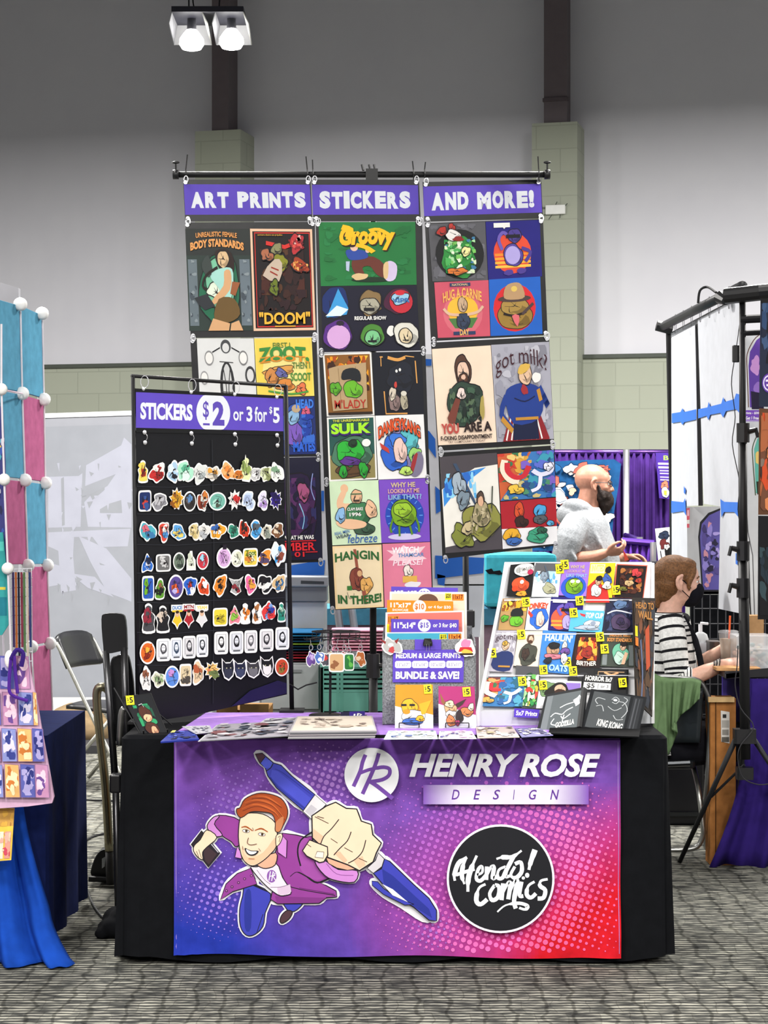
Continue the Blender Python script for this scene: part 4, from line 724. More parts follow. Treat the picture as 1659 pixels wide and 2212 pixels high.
pr([(950, 987), (1073, 978), (1085, 1186), (963, 1195)], P3C, '#e8e6dc', [('p', [(0, 0), (100, 0), (100, 12), (60, 14), (10, 30), (0, 34)], '#4a454a'), ('p', [(0, 100), (0, 94), (50, 90), (100, 76), (100, 100)], '#4a454a'), ('p', [(2, 34), (22, 20), (80, 14), (50, 26), (20, 40), (2, 52)], '#3c8cd8'), ('sp', 5, 18, 60, 46, ['#5cb0e8', '#2c68c0', '#8cd0f0'], 24, 2, 6, 5), ('p', [(22, 8), (28, 8), (56, 46), (60, 56), (54, 50)], '#3a4c64'), ('b', 30, 30, 12, 12, .25, '#a0b0bc', 4), ('b', 36, 46, 12, 9, .25, '#7a8c98', 5), ('b', 66, 70, 32, 20, .22, '#8c8c44', 6), ('b', 30, 84, 18, 12, .3, '#7c8438', 7), ('b', 66, 62, 14, 15, .15, '#a89c78', 8), ('b', 66, 46, 7, 7, .1, '#54443c', 3), ('b', 66, 49, 5, 5, .1, '#d8ac8c', 3), ('b', 40, 76, 10, 7, .2, '#c8b88c', 2), ('s', [(84, 60), (88, 34)], 2, '#3a4034'), ('sp', 46, 56, 84, 84, ['#c0b490', '#5c5a3c', '#8c8460'], 24, 1, 4, 9)], 'pale print of two armed figures, one blue-white, one khaki')
pr([(1074, 981), (1196, 972), (1200, 1073), (1081, 1082)], P3C, '#3c78b8', [('p', [(0, 0), (60, 0), (36, 46), (0, 100)], '#c86038'), ('sp', 0, 0, 60, 60, ['#d8a040', '#c83c2c', '#e8c878', '#387850'], 34, 4, 11, 3), ('sp', 40, 0, 100, 100, ['#2c5ca8', '#5a6cc8', '#3c98b0', '#7a60c0', '#2c487c'], 34, 4, 11, 5), ('sp', 5, 60, 90, 98, ['#4c8c68', '#c8b878', '#2c6488'], 16, 4, 9, 8), ('s', [(12, 14), (8, 34), (18, 56), (34, 64)], 12, '#f0e0c8', False, 4), ('s', [(16, 20), (16, 38), (28, 52), (44, 50), (54, 30)], 10, '#c82c38', False, 4), ('b', 28, 78, 14, 10, .3, '#e8c048', 4), ('s', [(60, 40), (74, 50), (92, 44), (94, 26)], 9, '#dcdcf0', False, 4), ('s', [(74, 50), (70, 76), (56, 84)], 7, '#e4e4f6', False, 4), ('b', 88, 34, 8, 10, .2, '#e8e8f8', 6)], 'colourful landscape print with red and white ribbon shapes')
pr([(1081, 1084), (1201, 1075), (1204, 1174), (1086, 1186)], P3C, '#a8202c', [('p', [(0, 58), (100, 62), (100, 100), (0, 100)], '#e6e6e8'), ('b', 33, 22, 9, 18, .1, '#d0502c', 3), ('b', 36, 46, 12, 12, .2, '#3a2420', 4), ('b', 70, 26, 12, 14, .12, '#4ca0d4', 5), ('b', 70, 44, 12, 10, .1, '#545a60', 6), ('b', 88, 54, 7, 6, .1, '#5cb0e0', 7), ('b', 17, 72, 15, 15, .12, '#e0a830', 8), ('b', 20, 86, 14, 9, .1, '#3c68b0', 9), ('b', 64, 78, 20, 16, .18, '#3c9a78', 3), ('b', 72, 68, 9, 7, .1, '#2c5c48', 4)], 'red and white print with four coloured rounded shapes')
# ---------------------------------------------------------------- sticker board on the table
KP = YP(288, 7.22, 626, 7.64)
t = empty('sticker_board_stand', P(462, 1550, 7.45), 'thin black frame holding up the sticker board on the table', 'display stand'); t.location.z = TZ
def bar(nm, x0, y0, x1, y1, w, off=-.006, mk='paintmetal'):
    pl = KP.off(off); a = pl.hit(x0, y0); b_ = pl.hit(x1, y1); MB().tube([a, b_], w, '#111113', 8).build(nm, mk, t, smooth=True)
bar('top_bar', 284, 812, 617, 834, .0065); bar('side_post', 287, 812, 298, 1566, .007); bar('side_post', 617, 832, 631, 1556, .0085)
mb = MB()
p = KP.off(-.006).hit(631, 1556); mb.obox(V((p.x, p.y, TZ+.012)), V((.045, 0, 0)), V((0, .06, 0)), V((0, 0, .004)), '#111113')
p2 = KP.off(-.006).hit(298, 1566); mb.obox(V((p2.x, p2.y, TZ+.012)), V((.03, 0, 0)), V((0, .06, 0)), V((0, 0, .004)), '#111113'); mb.build('base_plate', 'paintmetal', t)
mb = MB(); a = KP.hit(626, 1478); mb.tube([a, a+V((.03, .01, -.02)), a+V((.06, .02, -.005)), a+V((.10, .03, .004))], .003, '#111113', 6); mb.build('side_wire', 'rubber', t)
o = panel('sticker_board_header', [(292, 839), (612, 855), (613, 940), (294, 934)], 'purple strip reading STICKERS $2 or 3 for $5 hung on the thin frame', 'sign', None, KP)
A = Art(KP, Q([(293.5, 847), (611, 861), (612, 931.5), (293.5, 924)])); A.l = 4; A.rect(0, 0, 100, 100, pur)
A.text('STICKERS', 3, 28, 38.5, 76, hw, .045); A.poly([(52.5+11.5*math.cos(a), max(0, min(100, 50+60*math.sin(a)))) for a in [i*math.pi/20 for i in range(40)]], hw)
A.text('$', 45.5, 17, 49.5, 72, '#5946ae', .01); A.rect(45.5, 82, 50, 88, '#5946ae'); A.text('2', 52, 17, 60, 88, '#5946ae', .05)
A.text('or', 66, 44, 73, 72, hw, .02); A.text('3', 75, 28, 79, 74, hw, .03); A.text('for', 80.5, 28, 89, 74, hw, .02); A.text('$', 90.5, 26, 92.5, 50, hw, .02); A.text('5', 93, 28, 97.5, 76, hw, .03)
A.m.build('lettering', 'paper', o)
o2 = tag(Art(KP.off(-.004)).slab([(293, 930), (613, 938), (618, 1370), (620, 1500), (430, 1543), (299, 1563)], '#0f1015', .003).m.build('sticker_board', 'vinyl'), 'black fabric board covered with rows of die-cut stickers', 'sticker board')
A = Art(KP.off(.0006)); 
for y in (1045, 1104, 1170, 1232, 1295, 1360, 1430): A.stroke([(296, y+6), (380, y+8), (460, y+2), (615, y-4)], 1.2, '#2a2c33')
A.stroke([(458, 950), (462, 1200), (460, 1520)], 1.4, '#23252c'); A.poly([(540, 1492), (600, 1470), (619, 1476), (619, 1498), (500, 1526)], '#1d1840'); A.build = A.m.build('seams', 'vinyl', o2)
for i, (x, y) in enumerate(((308, 838), (411, 845), (505, 850), (596, 856))):
    mb = MB(); c = KP.hit(x+3, y-13)+KP.n*.004
    mb.tube([c+V((.014*math.cos(a), 0, .022*math.sin(a))) for a in [j*.57 for j in range(11)]], .0014, '#d0d0d4', 5, closed=True); mb.build('hanging_ring', 'metal', o)
    mb = MB(); mb.ell(KP.hit(x+1, y+2)+KP.n*.003, (.006, .002, .007), '#dcdce0'); mb.build('grommet', 'metal', o)
for x, y in ((311, 934), (412, 936), (506, 938), (597, 940)):
    mb = MB(); a = KP.hit(x, y)+KP.n*.004; b_ = KP.hit(x+1, y+22)+KP.n*.004
    mb.tube([a, a+V((.007, 0, -.008)), (a+b_)/2+V((.009, 0, 0)), b_+V((.004, 0, .008)), b_], .0013, '#d8d8dc', 5, smooth=2); mb.ell(a, (.007, .002, .008), '#dcdce0'); mb.ell(b_, (.007, .002, .008), '#dcdce0'); mb.build('s_hook', 'metal', o2)
rows = dict(top=1, second=2, third=3, fourth=4, fifth=5, sixth=6, seventh=7, lowest=8)
ST = {
'top': [(309, 1018, 22, 48, 'a', 'f0d060 c8402c 8c2c20', 'flame-topped yellow and red'), (340, 1022, 38, 44, 'b', 'c03030 f0e8e0 902424', 'red and white flexing'), (374, 1020, 30, 46, 'b', 'a8c8e0 22242c d8e4ee', 'black and ice-blue'), (400, 1019, 42, 50, 'b', 'a8e0c4 5cb08c d8f0e4', 'mint green sprawling'), (432, 1022, 34, 44, 'b', 'd8dcd8 a8b0b0', 'whitish-grey bear-like'), (459, 1022, 34, 36, 'b', 'd8d0c0 e0a040 8c8880', 'grey with orange cap'), (492, 1018, 34, 42, 'b', 'f0b070 e08840', 'orange winged'), (515, 1026, 24, 28, 'b', 'e09040 c06828', 'small orange crouching'), (532, 1012, 28, 60, 'sp', 'e0e8b0 8ca058', 'tall pale green spired'), (552, 1024, 26, 36, 'b', 'c8c8c8 e8e8e8', 'spiky silver grey'), (574, 1023, 26, 40, 'b', 'd8e0b8 889060', 'pale olive curled'), (598, 1021, 30, 46, 'b', 'e8ece4 7ca080', 'white and sage green')],
'second': [(313, 1082, 28, 46, 'c', '203060 c04038 34508c', 'navy and red eight-cornered'), (345, 1084, 36, 40, 'b', '8c8c92 b8b8bc', 'stone grey blocky'), (382, 1078, 32, 54, 's', 'd8a030 8c5420', 'golden spiked'), (410, 1083, 28, 44, 'o', '34302e 60585a 5c88b8', 'dark stone oval'), (438, 1082, 28, 46, 'b', '8c3c28 d0d0c8 c87838', 'rust brown winged'), (470, 1083, 38, 40, 'o', '70b0a0 a8d8c8 4c5448', 'teal egg-shaped'), (507, 1079, 32, 46, 's', 'e8e0dc c83434', 'white and crimson winged'), (537, 1082, 32, 44, 'b', 'c8d8ec a8b8d8', 'icy blue swirling'), (568, 1082, 26, 42, 'b', 'dcd8ec b090d0', 'white and lilac'), (596, 1081, 30, 44, 's', '3c2c8c 241c50', 'indigo spiky')],
'third': [(319, 1148, 38, 44, 'b', '4ca8b8 3c78a8 d06878', 'teal and pink round'), (354, 1148, 28, 44, 'b', 'd04838 ecece8 4c8cc8', 'red, white and blue'), (385, 1150, 34, 38, 'b', '5ca0d8 e8d070', 'sky blue and yellow'), (420, 1148, 28, 38, 'b', 'e0d0a0 c8b478', 'cream and tan'), (440, 1148, 26, 40, 'b', 'dcdcd8 b0b4b8', 'white with grey shading'), (470, 1147, 36, 40, 'b', 'e8a030 ecece8 3c68b0', 'orange-headed white and blue'), (504, 1148, 26, 34, 'b', '3c9078 286050', 'dark green rounded'), (527, 1143, 24, 44, 'b', 'c83c24 342420', 'scarlet and black'), (553, 1144, 28, 42, 'b', '4ca0dc 545c64', 'bright blue and grey'), (576, 1149, 24, 36, 'b', 'd8d4c0 8c9488', 'cream with grey eyes'), (600, 1146, 26, 40, 'b', '7c5438 e0d0b8', 'chocolate brown eared')],
'fourth': [(318, 1216, 28, 42, 't', '2c68c0 d8dce8 1c2844', 'blue pointed'), (353, 1216, 32, 38, 'c', '6c6c6c c8c8c8', 'grey bucket-shaped'), (387, 1213, 26, 40, 'o', '6c7c6c 38443c', 'grey-green long-haired'), (413, 1211, 20, 42, 'f', 'e8f0dc c8d0bc', 'pale bottle-shaped'), (438, 1211, 26, 40, 'o', 'c83848 a0d0e4', 'red and pale blue oval'), (484, 1205, 32, 46, 'o', 'd8b0dc c090c8', 'pink round top-hatted'), (512, 1206, 26, 38, 'o', 'e8ecdc d0d4b8', 'off-white ghostly'), (541, 1204, 32, 40, 'c', 'e8cc50 d08038 f0e8c0', 'yellow lettered'), (573, 1204, 30, 38, 'b', 'e09034 584868', 'orange script over mauve'), (602, 1196, 32, 56, 'b', 'dce8f4 3c98d8 8c4838', 'white with blue lettering top and bottom')],
'fifth': [(320, 1271, 26, 54, 'c', '2c58b0 6ca828', 'lime blob on blue'), (346, 1275, 26, 46, 'b', '5c9830 8c5c40 202420', 'green-headed black-hatted'), (380, 1268, 34, 54, 'o', '584890 e06030 b8b0e0', 'purple shape on orange disc'), (411, 1265, 28, 50, 'b', '2c60c0 c83c30 ece8ec', 'cobalt with red arc'), (440, 1268, 26, 46, 'b', 'd84c24 f0ece8', 'vermilion under a white bubble'), (476, 1264, 32, 48, 'b', 'e08830 241c18', 'orange and black striped'), (510, 1265, 32, 44, 't2', 'b0b0b0 8c3038', 'grey horned'), (541, 1263, 28, 44, 'b', 'e86ca0 e0a040', 'pink puff'), (573, 1261, 34, 46, 'b', '1c1c20 e8e8e4', 'black hat and white mask'), (603, 1260, 30, 46, 'b', 'd8b888 3c70a0', 'tan box with blue top')],
'sixth': [(321, 1335, 30, 64, 'a', '48484c 902c3c', 'tall charcoal with dark red base'), (352, 1337, 30, 58, 'a', '202024 d0c0b0', 'tall black-coated'), (383, 1333, 26, 54, 'T', 'e8c030 3c78b8', 'yellow figure under blue letters'), (408, 1331, 26, 54, 'T', 'a82830 8c2c30', 'maroon figure under red letters'), (436, 1331, 28, 50, 'T', 'd8d8d8 e8d050', 'white figure under yellow letters'), (476, 1333, 32, 40, 'c', 'e0d040 b8a830', 'yellow squarish'), (507, 1329, 28, 44, 't', 'e88494 8cc048', 'pink pointed'), (530, 1325, 22, 44, 'a', 'e8ece8 d87c30', 'white with orange middle'), (555, 1323, 22, 46, 'a', 'ecece8 a86c3c', 'white and brown slim'), (580, 1321, 32, 46, 'b', 'd83c3c 7ca0dc 2c3c98', 'red, light blue and navy'), (608, 1322, 18, 42, 'a', '2c8c78 b8e0c8', 'thin green')],
'seventh': [(319, 1410, 34, 50, 'o', 'd86828 8c2c18 f0b040', 'fiery orange oval')] + [(x, y, w, 49, 'c', '%s' % c, l) for x, y, w, c, l in ((353, 1404, 30, 'e4e6e8 4c4c50', 'grey-white card of a long-haired face'), (381, 1402, 26, 'dce2ea 38485c', 'bluish card of a fanged mask'), (409, 1398, 28, 'd8d8d8 38383c', 'grey card of a grinning face'), (437, 1395, 26, 'e0e4e8 303438', 'light card of a moustached face'), (478, 1389, 30, 'ecece8 242428', 'white card with a black heart mouth'), (511, 1388, 30, 'd8dce0 1c1c20', 'card of a hooded face'), (542, 1386, 28, 'e0e0e0 58585c', 'card of a wide smiling face'), (576, 1383, 30, 'dcdcdc 303034', 'card of a goateed man'), (610, 1379, 30, 'e0e4e8 14161c', 'card of a dark-haired face'))],
'lowest': [(315, 1467, 28, 50, 'b', 'e8e8e4 8c5840', 'white with hanging brown ape'), (342, 1468, 28, 40, 'b', 'd8dcc0 8ca878', 'cream and moss green'), (372, 1462, 32, 48, 'o', '5c8cd8 c890d0', 'blue and lilac round'), (401, 1458, 26, 48, 'c', 'd8c8a0 4c4840', 'beige badge'), (428, 1453, 30, 52, 'b', 'e0c8a0 b05c38', 'cream rooster-like'), (459, 1448, 36, 42, 's', 'f0c070 d87850 6c7c48', 'golden burst with orange disc'), (493, 1446, 28, 50, 'k', '1c1e28 343848', 'glossy black cat'), (519, 1446, 28, 44, 'k', '24283c 3c4460', 'navy black cat'), (547, 1445, 32, 42, 'k', '3c3c40 707074', 'grey shaggy dog'), (577, 1440, 30, 48, 'k', '1c1c1e e8e8e4', 'black and white cat'), (609, 1441, 30, 40, 'o', 'c84c30 8c7838', 'red-rimmed olive oval')]}
def shape(k, w, h, sd):
    a, b_ = w/2, h/2
    if k == 'o': return [(a*math.cos(q), b_*math.sin(q)) for q in [i*math.pi/12 for i in range(24)]]
    if k == 'c': return [(a*math.copysign(abs(math.cos(q))**.3, math.cos(q)), b_*math.copysign(abs(math.sin(q))**.3, math.sin(q))) for q in [i*math.pi/14+.1 for i in range(28)]]
    if k == 'k': return [(-a, -b_), (-a*.45, -b_*.62), (a*.35, -b_*.62), (a*.8, -b_*.95), (a, -b_*.1), (a*.8, b_*.6), (a*.1, b_), (-a*.6, b_*.75), (-a*.95, b_*.1)]
    if k == 't': return [(p.x, p.y) for p in cat_rom([(0, -b_, 0), (a*.6, -b_*.2, 0), (a, b_*.3, 0), (a*.7, b_*.9, 0), (0, b_*.8, 0), (-a*.8, b_, 0), (-a*.8, b_*.2, 0), (-a*.4, -b_*.3, 0)], 3)]
    if k == 't2': return [(-a, -b_*.8), (-a*.3, -b_*.6), (a*.4, -b_*.6), (a, -b_*.9), (a*.5, 0), (a*.7, b_*.6), (0, b_), (-a*.8, b_*.6), (-a*.4, 0)]
    if k == 'T': return [(-a, -b_), (a, -b_*.98), (a, -b_*.5), (a*.35, -b_*.45), (a*.5, -b_*.1), (a*.9, b_*.4), (a*.3, b_*.65), (0, b_), (-a*.35, b_*.65), (-a*.9, b_*.4), (-a*.45, -b_*.1), (-a*.35, -b_*.45), (-a, -b_*.5)]
    if k == 'a': return [(p.x, p.y) for p in cat_rom([(0, -b_, 0), (a*.5, -b_*.8, 0), (a*.45, -b_*.45, 0), (a, -b_*.1, 0), (a*.8, b_*.4, 0), (a*.9, b_, 0), (-a*.85, b_, 0), (-a*.8, b_*.3, 0), (-a, -b_*.15, 0), (-a*.45, -b_*.5, 0), (-a*.5, -b_*.85, 0)], 3)]
    if k == 'f': return [(-a*.25, -b_), (a*.25, -b_), (a*.35, -b_*.5), (a*.95, -b_*.05), (a, b_), (-a, b_), (-a*.95, -b_*.05), (-a*.35, -b_*.5)]
    if k == 'sp': return [(-a*.1, -b_), (a*.2, -b_*.3), (a*.9, -b_*.1), (a, b_*.4), (a*.5, b_), (-a*.6, b_*.9), (-a, b_*.3), (-a*.8, -b_*.1), (-a*.3, -b_*.4)]
    if k == 's':
        R = random.Random(sd); n = 9; o = []
        for i in range(2*n): q = math.pi*i/n+.2; r = (1.0 if i % 2 else .66)*R.uniform(.88, 1.1); o.append((a*r*math.cos(q), b_*r*math.sin(q)))
        return [(p.x, p.y) for p in cat_rom([(x, y, 0) for x, y in o], 2)]
    return [(x, y) for x, y in wob(0, 0, a*.92, b_*.92, .26, sd, 30)]
sd = 0
for rname, L_ in ST.items():
    for (x, y, w, h, k, cols, look) in L_:
        sd += 1; cl = ['#'+c for c in cols.split()]; q = shape(k, w, h, sd)
        A = Art(KP.off(.004), lambda a, b_, x=x, y=y: (x+a, y+b_-.04*a)); A.slab(q, '#efefec', .0012)
        f = .86 if k != 'c' else .84
        inn = [(a*f, b_*f*.98) for a, b_ in q]; A.poly(inn, cl[0])
        R = random.Random(sd)
        if k == 'T':
            A.rect(-w*.42, -h*.47, w*.42, -h*.28, '#f0f0ee'); A.text({383: 'DUCE', 408: 'MTN', 436: 'YEAH'}[x], -w*.4, -h*.45, w*.4, -h*.3, cl[1], .04); A.ell(0, -h*.12, w*.15, h*.12, '#d8b090'); A.ell(0, -h*.2, w*.15, h*.06, '#3a2a20')
        elif rname == 'seventh' and k == 'c':
            A.stroke([(-w*.33, -h*.38), (w*.33, -h*.38), (w*.33, h*.3), (-w*.33, h*.3)], 1.0, '#6c7074', True); A.poly(wob(0, -h*.05, w*.22, h*.25, .12, sd, 18), cl[1]); A.ell(0, -h*.07, w*.14, h*.15, cl[0]); A.ell(-w*.05, -h*.1, w*.03, h*.015, cl[1], 0, 8).ell(w*.05, -h*.1, w*.03, h*.015, cl[1], 0, 8); A.stroke([(-w*.08, h*.02), (0, h*.05), (w*.08, h*.02)], 1.2, cl[1]); A.rect(-w*.25, h*.33, w*.25, h*.39, '#54585c')
        elif k == 'k':
            A.poly([(a*.62, b_*.5+h*.14) for a, b_ in q], cl[1]); A.ell(-w*.12, -h*.06, w*.05, h*.025, '#c8c8a0', 0, 8).ell(w*.18, -h*.06, w*.05, h*.025, '#c8c8a0', 0, 8)
        else:
            for j in range(6):
                r = R.uniform(.12, .24); r *= (1 if j < 5 else .38); A.poly(wob(R.uniform(-.2, .2)*w, R.uniform(-.26, .26)*h, w*r, h*r*.8, .35, sd*9+j, 12), cl[(j+1) % len(cl)] if j < 5 else '#2a2426'); A.stroke([(R.uniform(-.3, .3)*w, R.uniform(-.3, .3)*h) for _ in range(3)], .7, '#2a2426', False, 3)
        if look == 'pink round top-hatted': A.rect(-3, -h*.62, 5, -h*.4, '#221c28')
        if look.startswith('yellow lettered'): A.text('Zoot', -w*.36, -h*.4, w*.36, -h*.1, '#5c7a20', .03)
        A.items([])
        tag(A.m.build('sticker', 'gloss'), '%s sticker in the %s row of the black board' % (look, rname), 'sticker', 'die-cut stickers on the black board')
# ---------------------------------------------------------------- things on the table
TT = TZ+.0095
def tz(x, y): # point on the table top seen at a picture position
    Y = (H-TT)*F/(y-CY); return V(((x-CX)*Y/F, Y, TT))
TP = Pl((0, 0, TT), (0, 0, 1))
# grey felt bin with sorted prints
t = empty('print_bin', tz(927, 1566), 'grey felt bin holding large prints behind a purple size sign', 'bin')
FB = YP(825, 7.16, 1028, 7.20)
def ph(pl, x, y, th): return [pl.hit(x, y), th]
mb = MB()
fq = [(827, 1383), (1022, 1381), (1027, 1560), (827, 1576)]
pts = [FB.hit(*q) for q in [(826, 1395), (836, 1382), (1012, 1380), (1024, 1394), (1028, 1560), (826, 1574)]]
for p in pts[-2:]: p.z = TT+.001
mb.prism(pts, V((0, .006, 0)), '#8b8e90'); mb.build('front_panel', 'felt', t, bevel=.002)
for side, x in ((0, 826), (1, 1028)):
    a = FB.hit(x, 1395); b_ = FB.hit(x, 1566); b_.z = TT+.001; dx = .006*(1 if side == 0 else -1)
    mb = MB(); mb.prism([b_, a, a+V((0, .05, .02)), a+V((0, .28, .03)), V((b_.x, b_.y+.28, TT+.001))], V((dx, 0, 0)), '#808386'); mb.build('side_panel', 'felt', t)
a = FB.hit(828, 1566); b_ = FB.hit(1026, 1566)
MB().box(a.x, b_.x, a.y+.27, a.y+.276, TT+.001, FB.hit(828, 1380).z+.03, '#7c7f82').build('rear_panel', 'felt', t)
SG = 'category cards and prints in the felt bin'
def flat(name, quad, Y, bg, items, label, cat, group=None, th=.001, m='paper', border=None, parent=None, tags=()):
    pl = Y if isinstance(Y, Pl) else FP(Y); A = Art(pl, Q(quad)); A.slab([(0, 0), (100, 0), (100, 100), (0, 100)], border or bg, th)
    if border: A.rect(2.5, 3, 97.5, 100, bg)
    A.items(items); o = A.m.build(name, m, parent)
    if not parent: tag(o, label, cat, group)
    for q in tags: ptag(pl.off(.004), q[0], q[1], o, *q[2:])
    return o
PR = '#5f48bc'
def price(a, b_, c, cx=50): return [('e', cx, 50, 9, 48, Wt), ('t', a, 4, 22, 38, 80, Wt, .05), ('t', b_, cx-7, 18, cx+7, 82, '#5c46b4' if c == PR else '#c87020', .03)]
# bottoms carried down into the bin
flat('size_card', [(845, 1267), (989, 1270), (990, 1400), (845, 1400)], 7.40, PR, [('e', 50, 12, 10, 10, Wt), ('t', '$20', 43, 6, 57, 17, '#5c46b4', .03), ('t', '12"x18"', 5, 6, 38, 14, Wt, .04), ('t', 'or 4 for $60', 62, 7, 96, 14, Wt, .03)], 'purple card at the very back of the felt bin', 'sign', SG)
flat('large_print', [(842, 1278), (1008, 1279), (1009, 1420), (840, 1420)], 7.37, '#f2d8c0', [('e', 50, 14, 13, 11, '#6a4c3c'), ('r', 72, 2, 80, 12, '#f2e21a'), ('t', '$20', 73, 3, 79.5, 10, '#222', .03), ('r', 81, 3, 96, 13, '#e88a2c'), ('t', '11x17', 82, 4, 95, 11, '#7a2008', .03)], 'peach print peeking up behind the orange card', 'print', SG, border='#f2efe9')
flat('size_card', [(836, 1296), (979, 1299), (982, 1420), (836, 1420)], 7.34, '#ee8c20', [('e', 49, 11, 10, 12, Wt), ('t', '$10', 42, 5, 56, 17, '#c87020', .03), ('t', '11"x17"', 5, 4, 36, 13, Wt, .05), ('t', 'SHOWCASE', 8, 15, 32, 19, Wt, .03), ('t', 'or 4 for $30', 62, 8, 96, 14, Wt, .03)], 'orange card reading 11"x17" $10 in the felt bin', 'sign', SG)
flat('large_print', [(833, 1323), (1002, 1319), (1004, 1420), (831, 1420)], 7.31, '#e0796c', [('r', 3, 8, 17, 24, '#e88a2c'), ('t', '11x17', 4, 10, 16, 22, '#5c1c08', .03), ('r', 2, 26, 5, 60, '#f2e21a')], 'salmon print with white border behind the $15 card', 'print', SG, border='#f4f2ee')
flat('size_card', [(845, 1337), (991, 1339), (990, 1420), (845, 1420)], 7.28, PR, [('e', 49, 16, 9.5, 16.5, Wt), ('t', '$15', 42.5, 8, 55.5, 24, '#5c46b4', .03), ('t', '11"x14"', 4, 8, 36, 24, Wt, .05), ('t', 'or 3 for $40', 62, 9, 97, 22, Wt, .03)], 'purple card reading 11"x14" $15 or 3 for $40', 'sign', SG)
flat('large_print', [(832, 1366), (1000, 1365), (1002, 1440), (830, 1440)], 7.24, '#48acc8', [('r', 70, 6, 79, 22, '#f2e21a'), ('t', '$15', 71, 8, 78.5, 20, '#222', .03), ('r', 81, 5, 98, 22, '#ee9430'), ('t', '11x14', 82, 7, 97, 20, '#7a2008', .03)], 'aqua print at the front of the felt bin', 'print', SG, border='#f4f2ee')
sp = FB.off(.006)
o = flat('size_sign', [(849, 1404), (1003, 1403), (1001, 1474), (848, 1474)], sp, PR, [('t', 'MEDIUM & LARGE PRINTS', 4, 10, 95, 26, Wt, .035)] + [z for i, s in enumerate(('11"x17"', '11"x14"', '10"x10"', '8.5"x11"')) for z in (('p', [(3+24*i, 38), (5+24*i, 34), (24+24*i, 34), (26+24*i, 38), (26+24*i, 52), (24+24*i, 56), (5+24*i, 56), (3+24*i, 52)], '#e8e8ea'), ('t', s, 6+24*i, 40, 23+24*i, 51, '#8880b0', .0))] + [('t', 'BUNDLE & SAVE!', 4, 66, 94, 90, Wt, .05)], 'purple sign reading MEDIUM & LARGE PRINTS, BUNDLE & SAVE! on the felt bin', 'sign')
a = Art(sp); a.slab([(896, 1381), (953, 1382), (953, 1405), (896, 1405)], PR, .001); a.m.build('hanging_tab', 'paper', o)
c = sp.off(.004).hit(924, 1388); mb = MB(); mb.prism([c+V((-.016, -.006, 0)), c+V((-.012, .008, .014)), c+V((.012, .008, .014)), c+V((.016, -.006, 0)), c+V((.016, -.004, -.012)), c+V((-.016, -.004, -.012))], V((0, -.008, 0)), '#111113'); 
o = tag(mb.build('binder_clip', 'paintmetal', bevel=.001), 'black binder clip gripping the purple sign on the felt bin', 'clip')
MB().tube([c+V((-.004, -.016, -.004)), c+V((-.005, -.018, -.03)), c+V((.005, -.018, -.03)), c+V((.004, -.016, -.004))], .0009, '#b8b8c8', 5).build('wire_handle', 'metal', o)
A = Art(sp.off(.008), lambda x, y: (x, y)); A.slab(wob(846, 1397, 20, 19, .3, 12), '#eeeeea', .001); A.poly(wob(846, 1397, 17, 16, .3, 12), '#b4b4b0'); A.poly([(820, 1380), (834, 1386), (832, 1392)], '#8c3030').poly([(862, 1378), (852, 1385), (857, 1391)], '#8c3030').poly(wob(846, 1404, 7, 6, .3, 3), '#c04848').ell(844, 1393, 6, 4, '#ececec')
tag(A.m.build('sticker', 'gloss'), 'grey and red sticker on the top corner of the felt bin, beside MEDIUM', 'sticker')
A = Art(sp.off(.008), lambda x, y: (x, y)); A.slab(wob(1006, 1399, 20, 21, .22, 15), '#f0efe9', .001); A.poly(wob(1006, 1392, 11, 11, .2, 5), '#e888b0').poly([(994, 1398), (1018, 1398), (1022, 1408), (990, 1408)], '#c83438').poly(wob(1008, 1408, 12, 5, .2, 7), '#ecc050').rect(994, 1411, 1022, 1415, '#3c2c20')
tag(A.m.build('sticker', 'gloss'), 'pink and red sticker on the corner of the felt bin nearest the postcard rack', 'sticker')
# two small prints on little easels before the bin
def easel(x0, x1, yb, ytop, Y, label, parent=None, skew=0):
    p0 = P(x0, yb, Y); p1 = P(x1, yb, Y); t = empty('wire_easel', V(((p0.x+p1.x)/2, Y, TT)), label, 'easel')
    mb = MB()
    for p in (p0, p1):
        q = P(p.x*F/Y+CX, ytop, Y+.05); mb.tube([V((p.x, Y-.035, TT+.018)), V((p.x, Y-.035, TT+.003)), V((p.x, Y+.02, TT+.003)), V((p.x*.98+(p0.x+p1.x)/2*.02, Y+.055, q.z))], .002, '#1a1a1c', 6)
    mb.tube([V((p0.x, Y-.035, TT+.018)), V((p1.x, Y-.035, TT+.018))], .002, '#1a1a1c', 6); mb.tube([V((p0.x, Y+.05, P(0, ytop, Y).z)), V((p1.x, Y+.05, P(0, ytop, Y).z))], .002, '#1a1a1c', 6); mb.build('wire_frame', 'paintmetal', t)
    mb = MB(); mb.tube([V(((p0.x+p1.x)/2, Y+.05, P(0, ytop, Y).z)), V(((p0.x+p1.x)/2, Y+.10, TT+.003))], .002, '#1a1a1c', 6); mb.build('rear_strut', 'paintmetal', t)
easel(862, 905, 1582, 1500, 7.075, 'small black easel under the orange and white print'); easel(962, 1012, 1582, 1500, 7.075, 'small black easel under the magenta and white print')
pe = P3(P(853, 1480, 7.10), P(935, 1480, 7.10), P(935, 1586, 7.05))
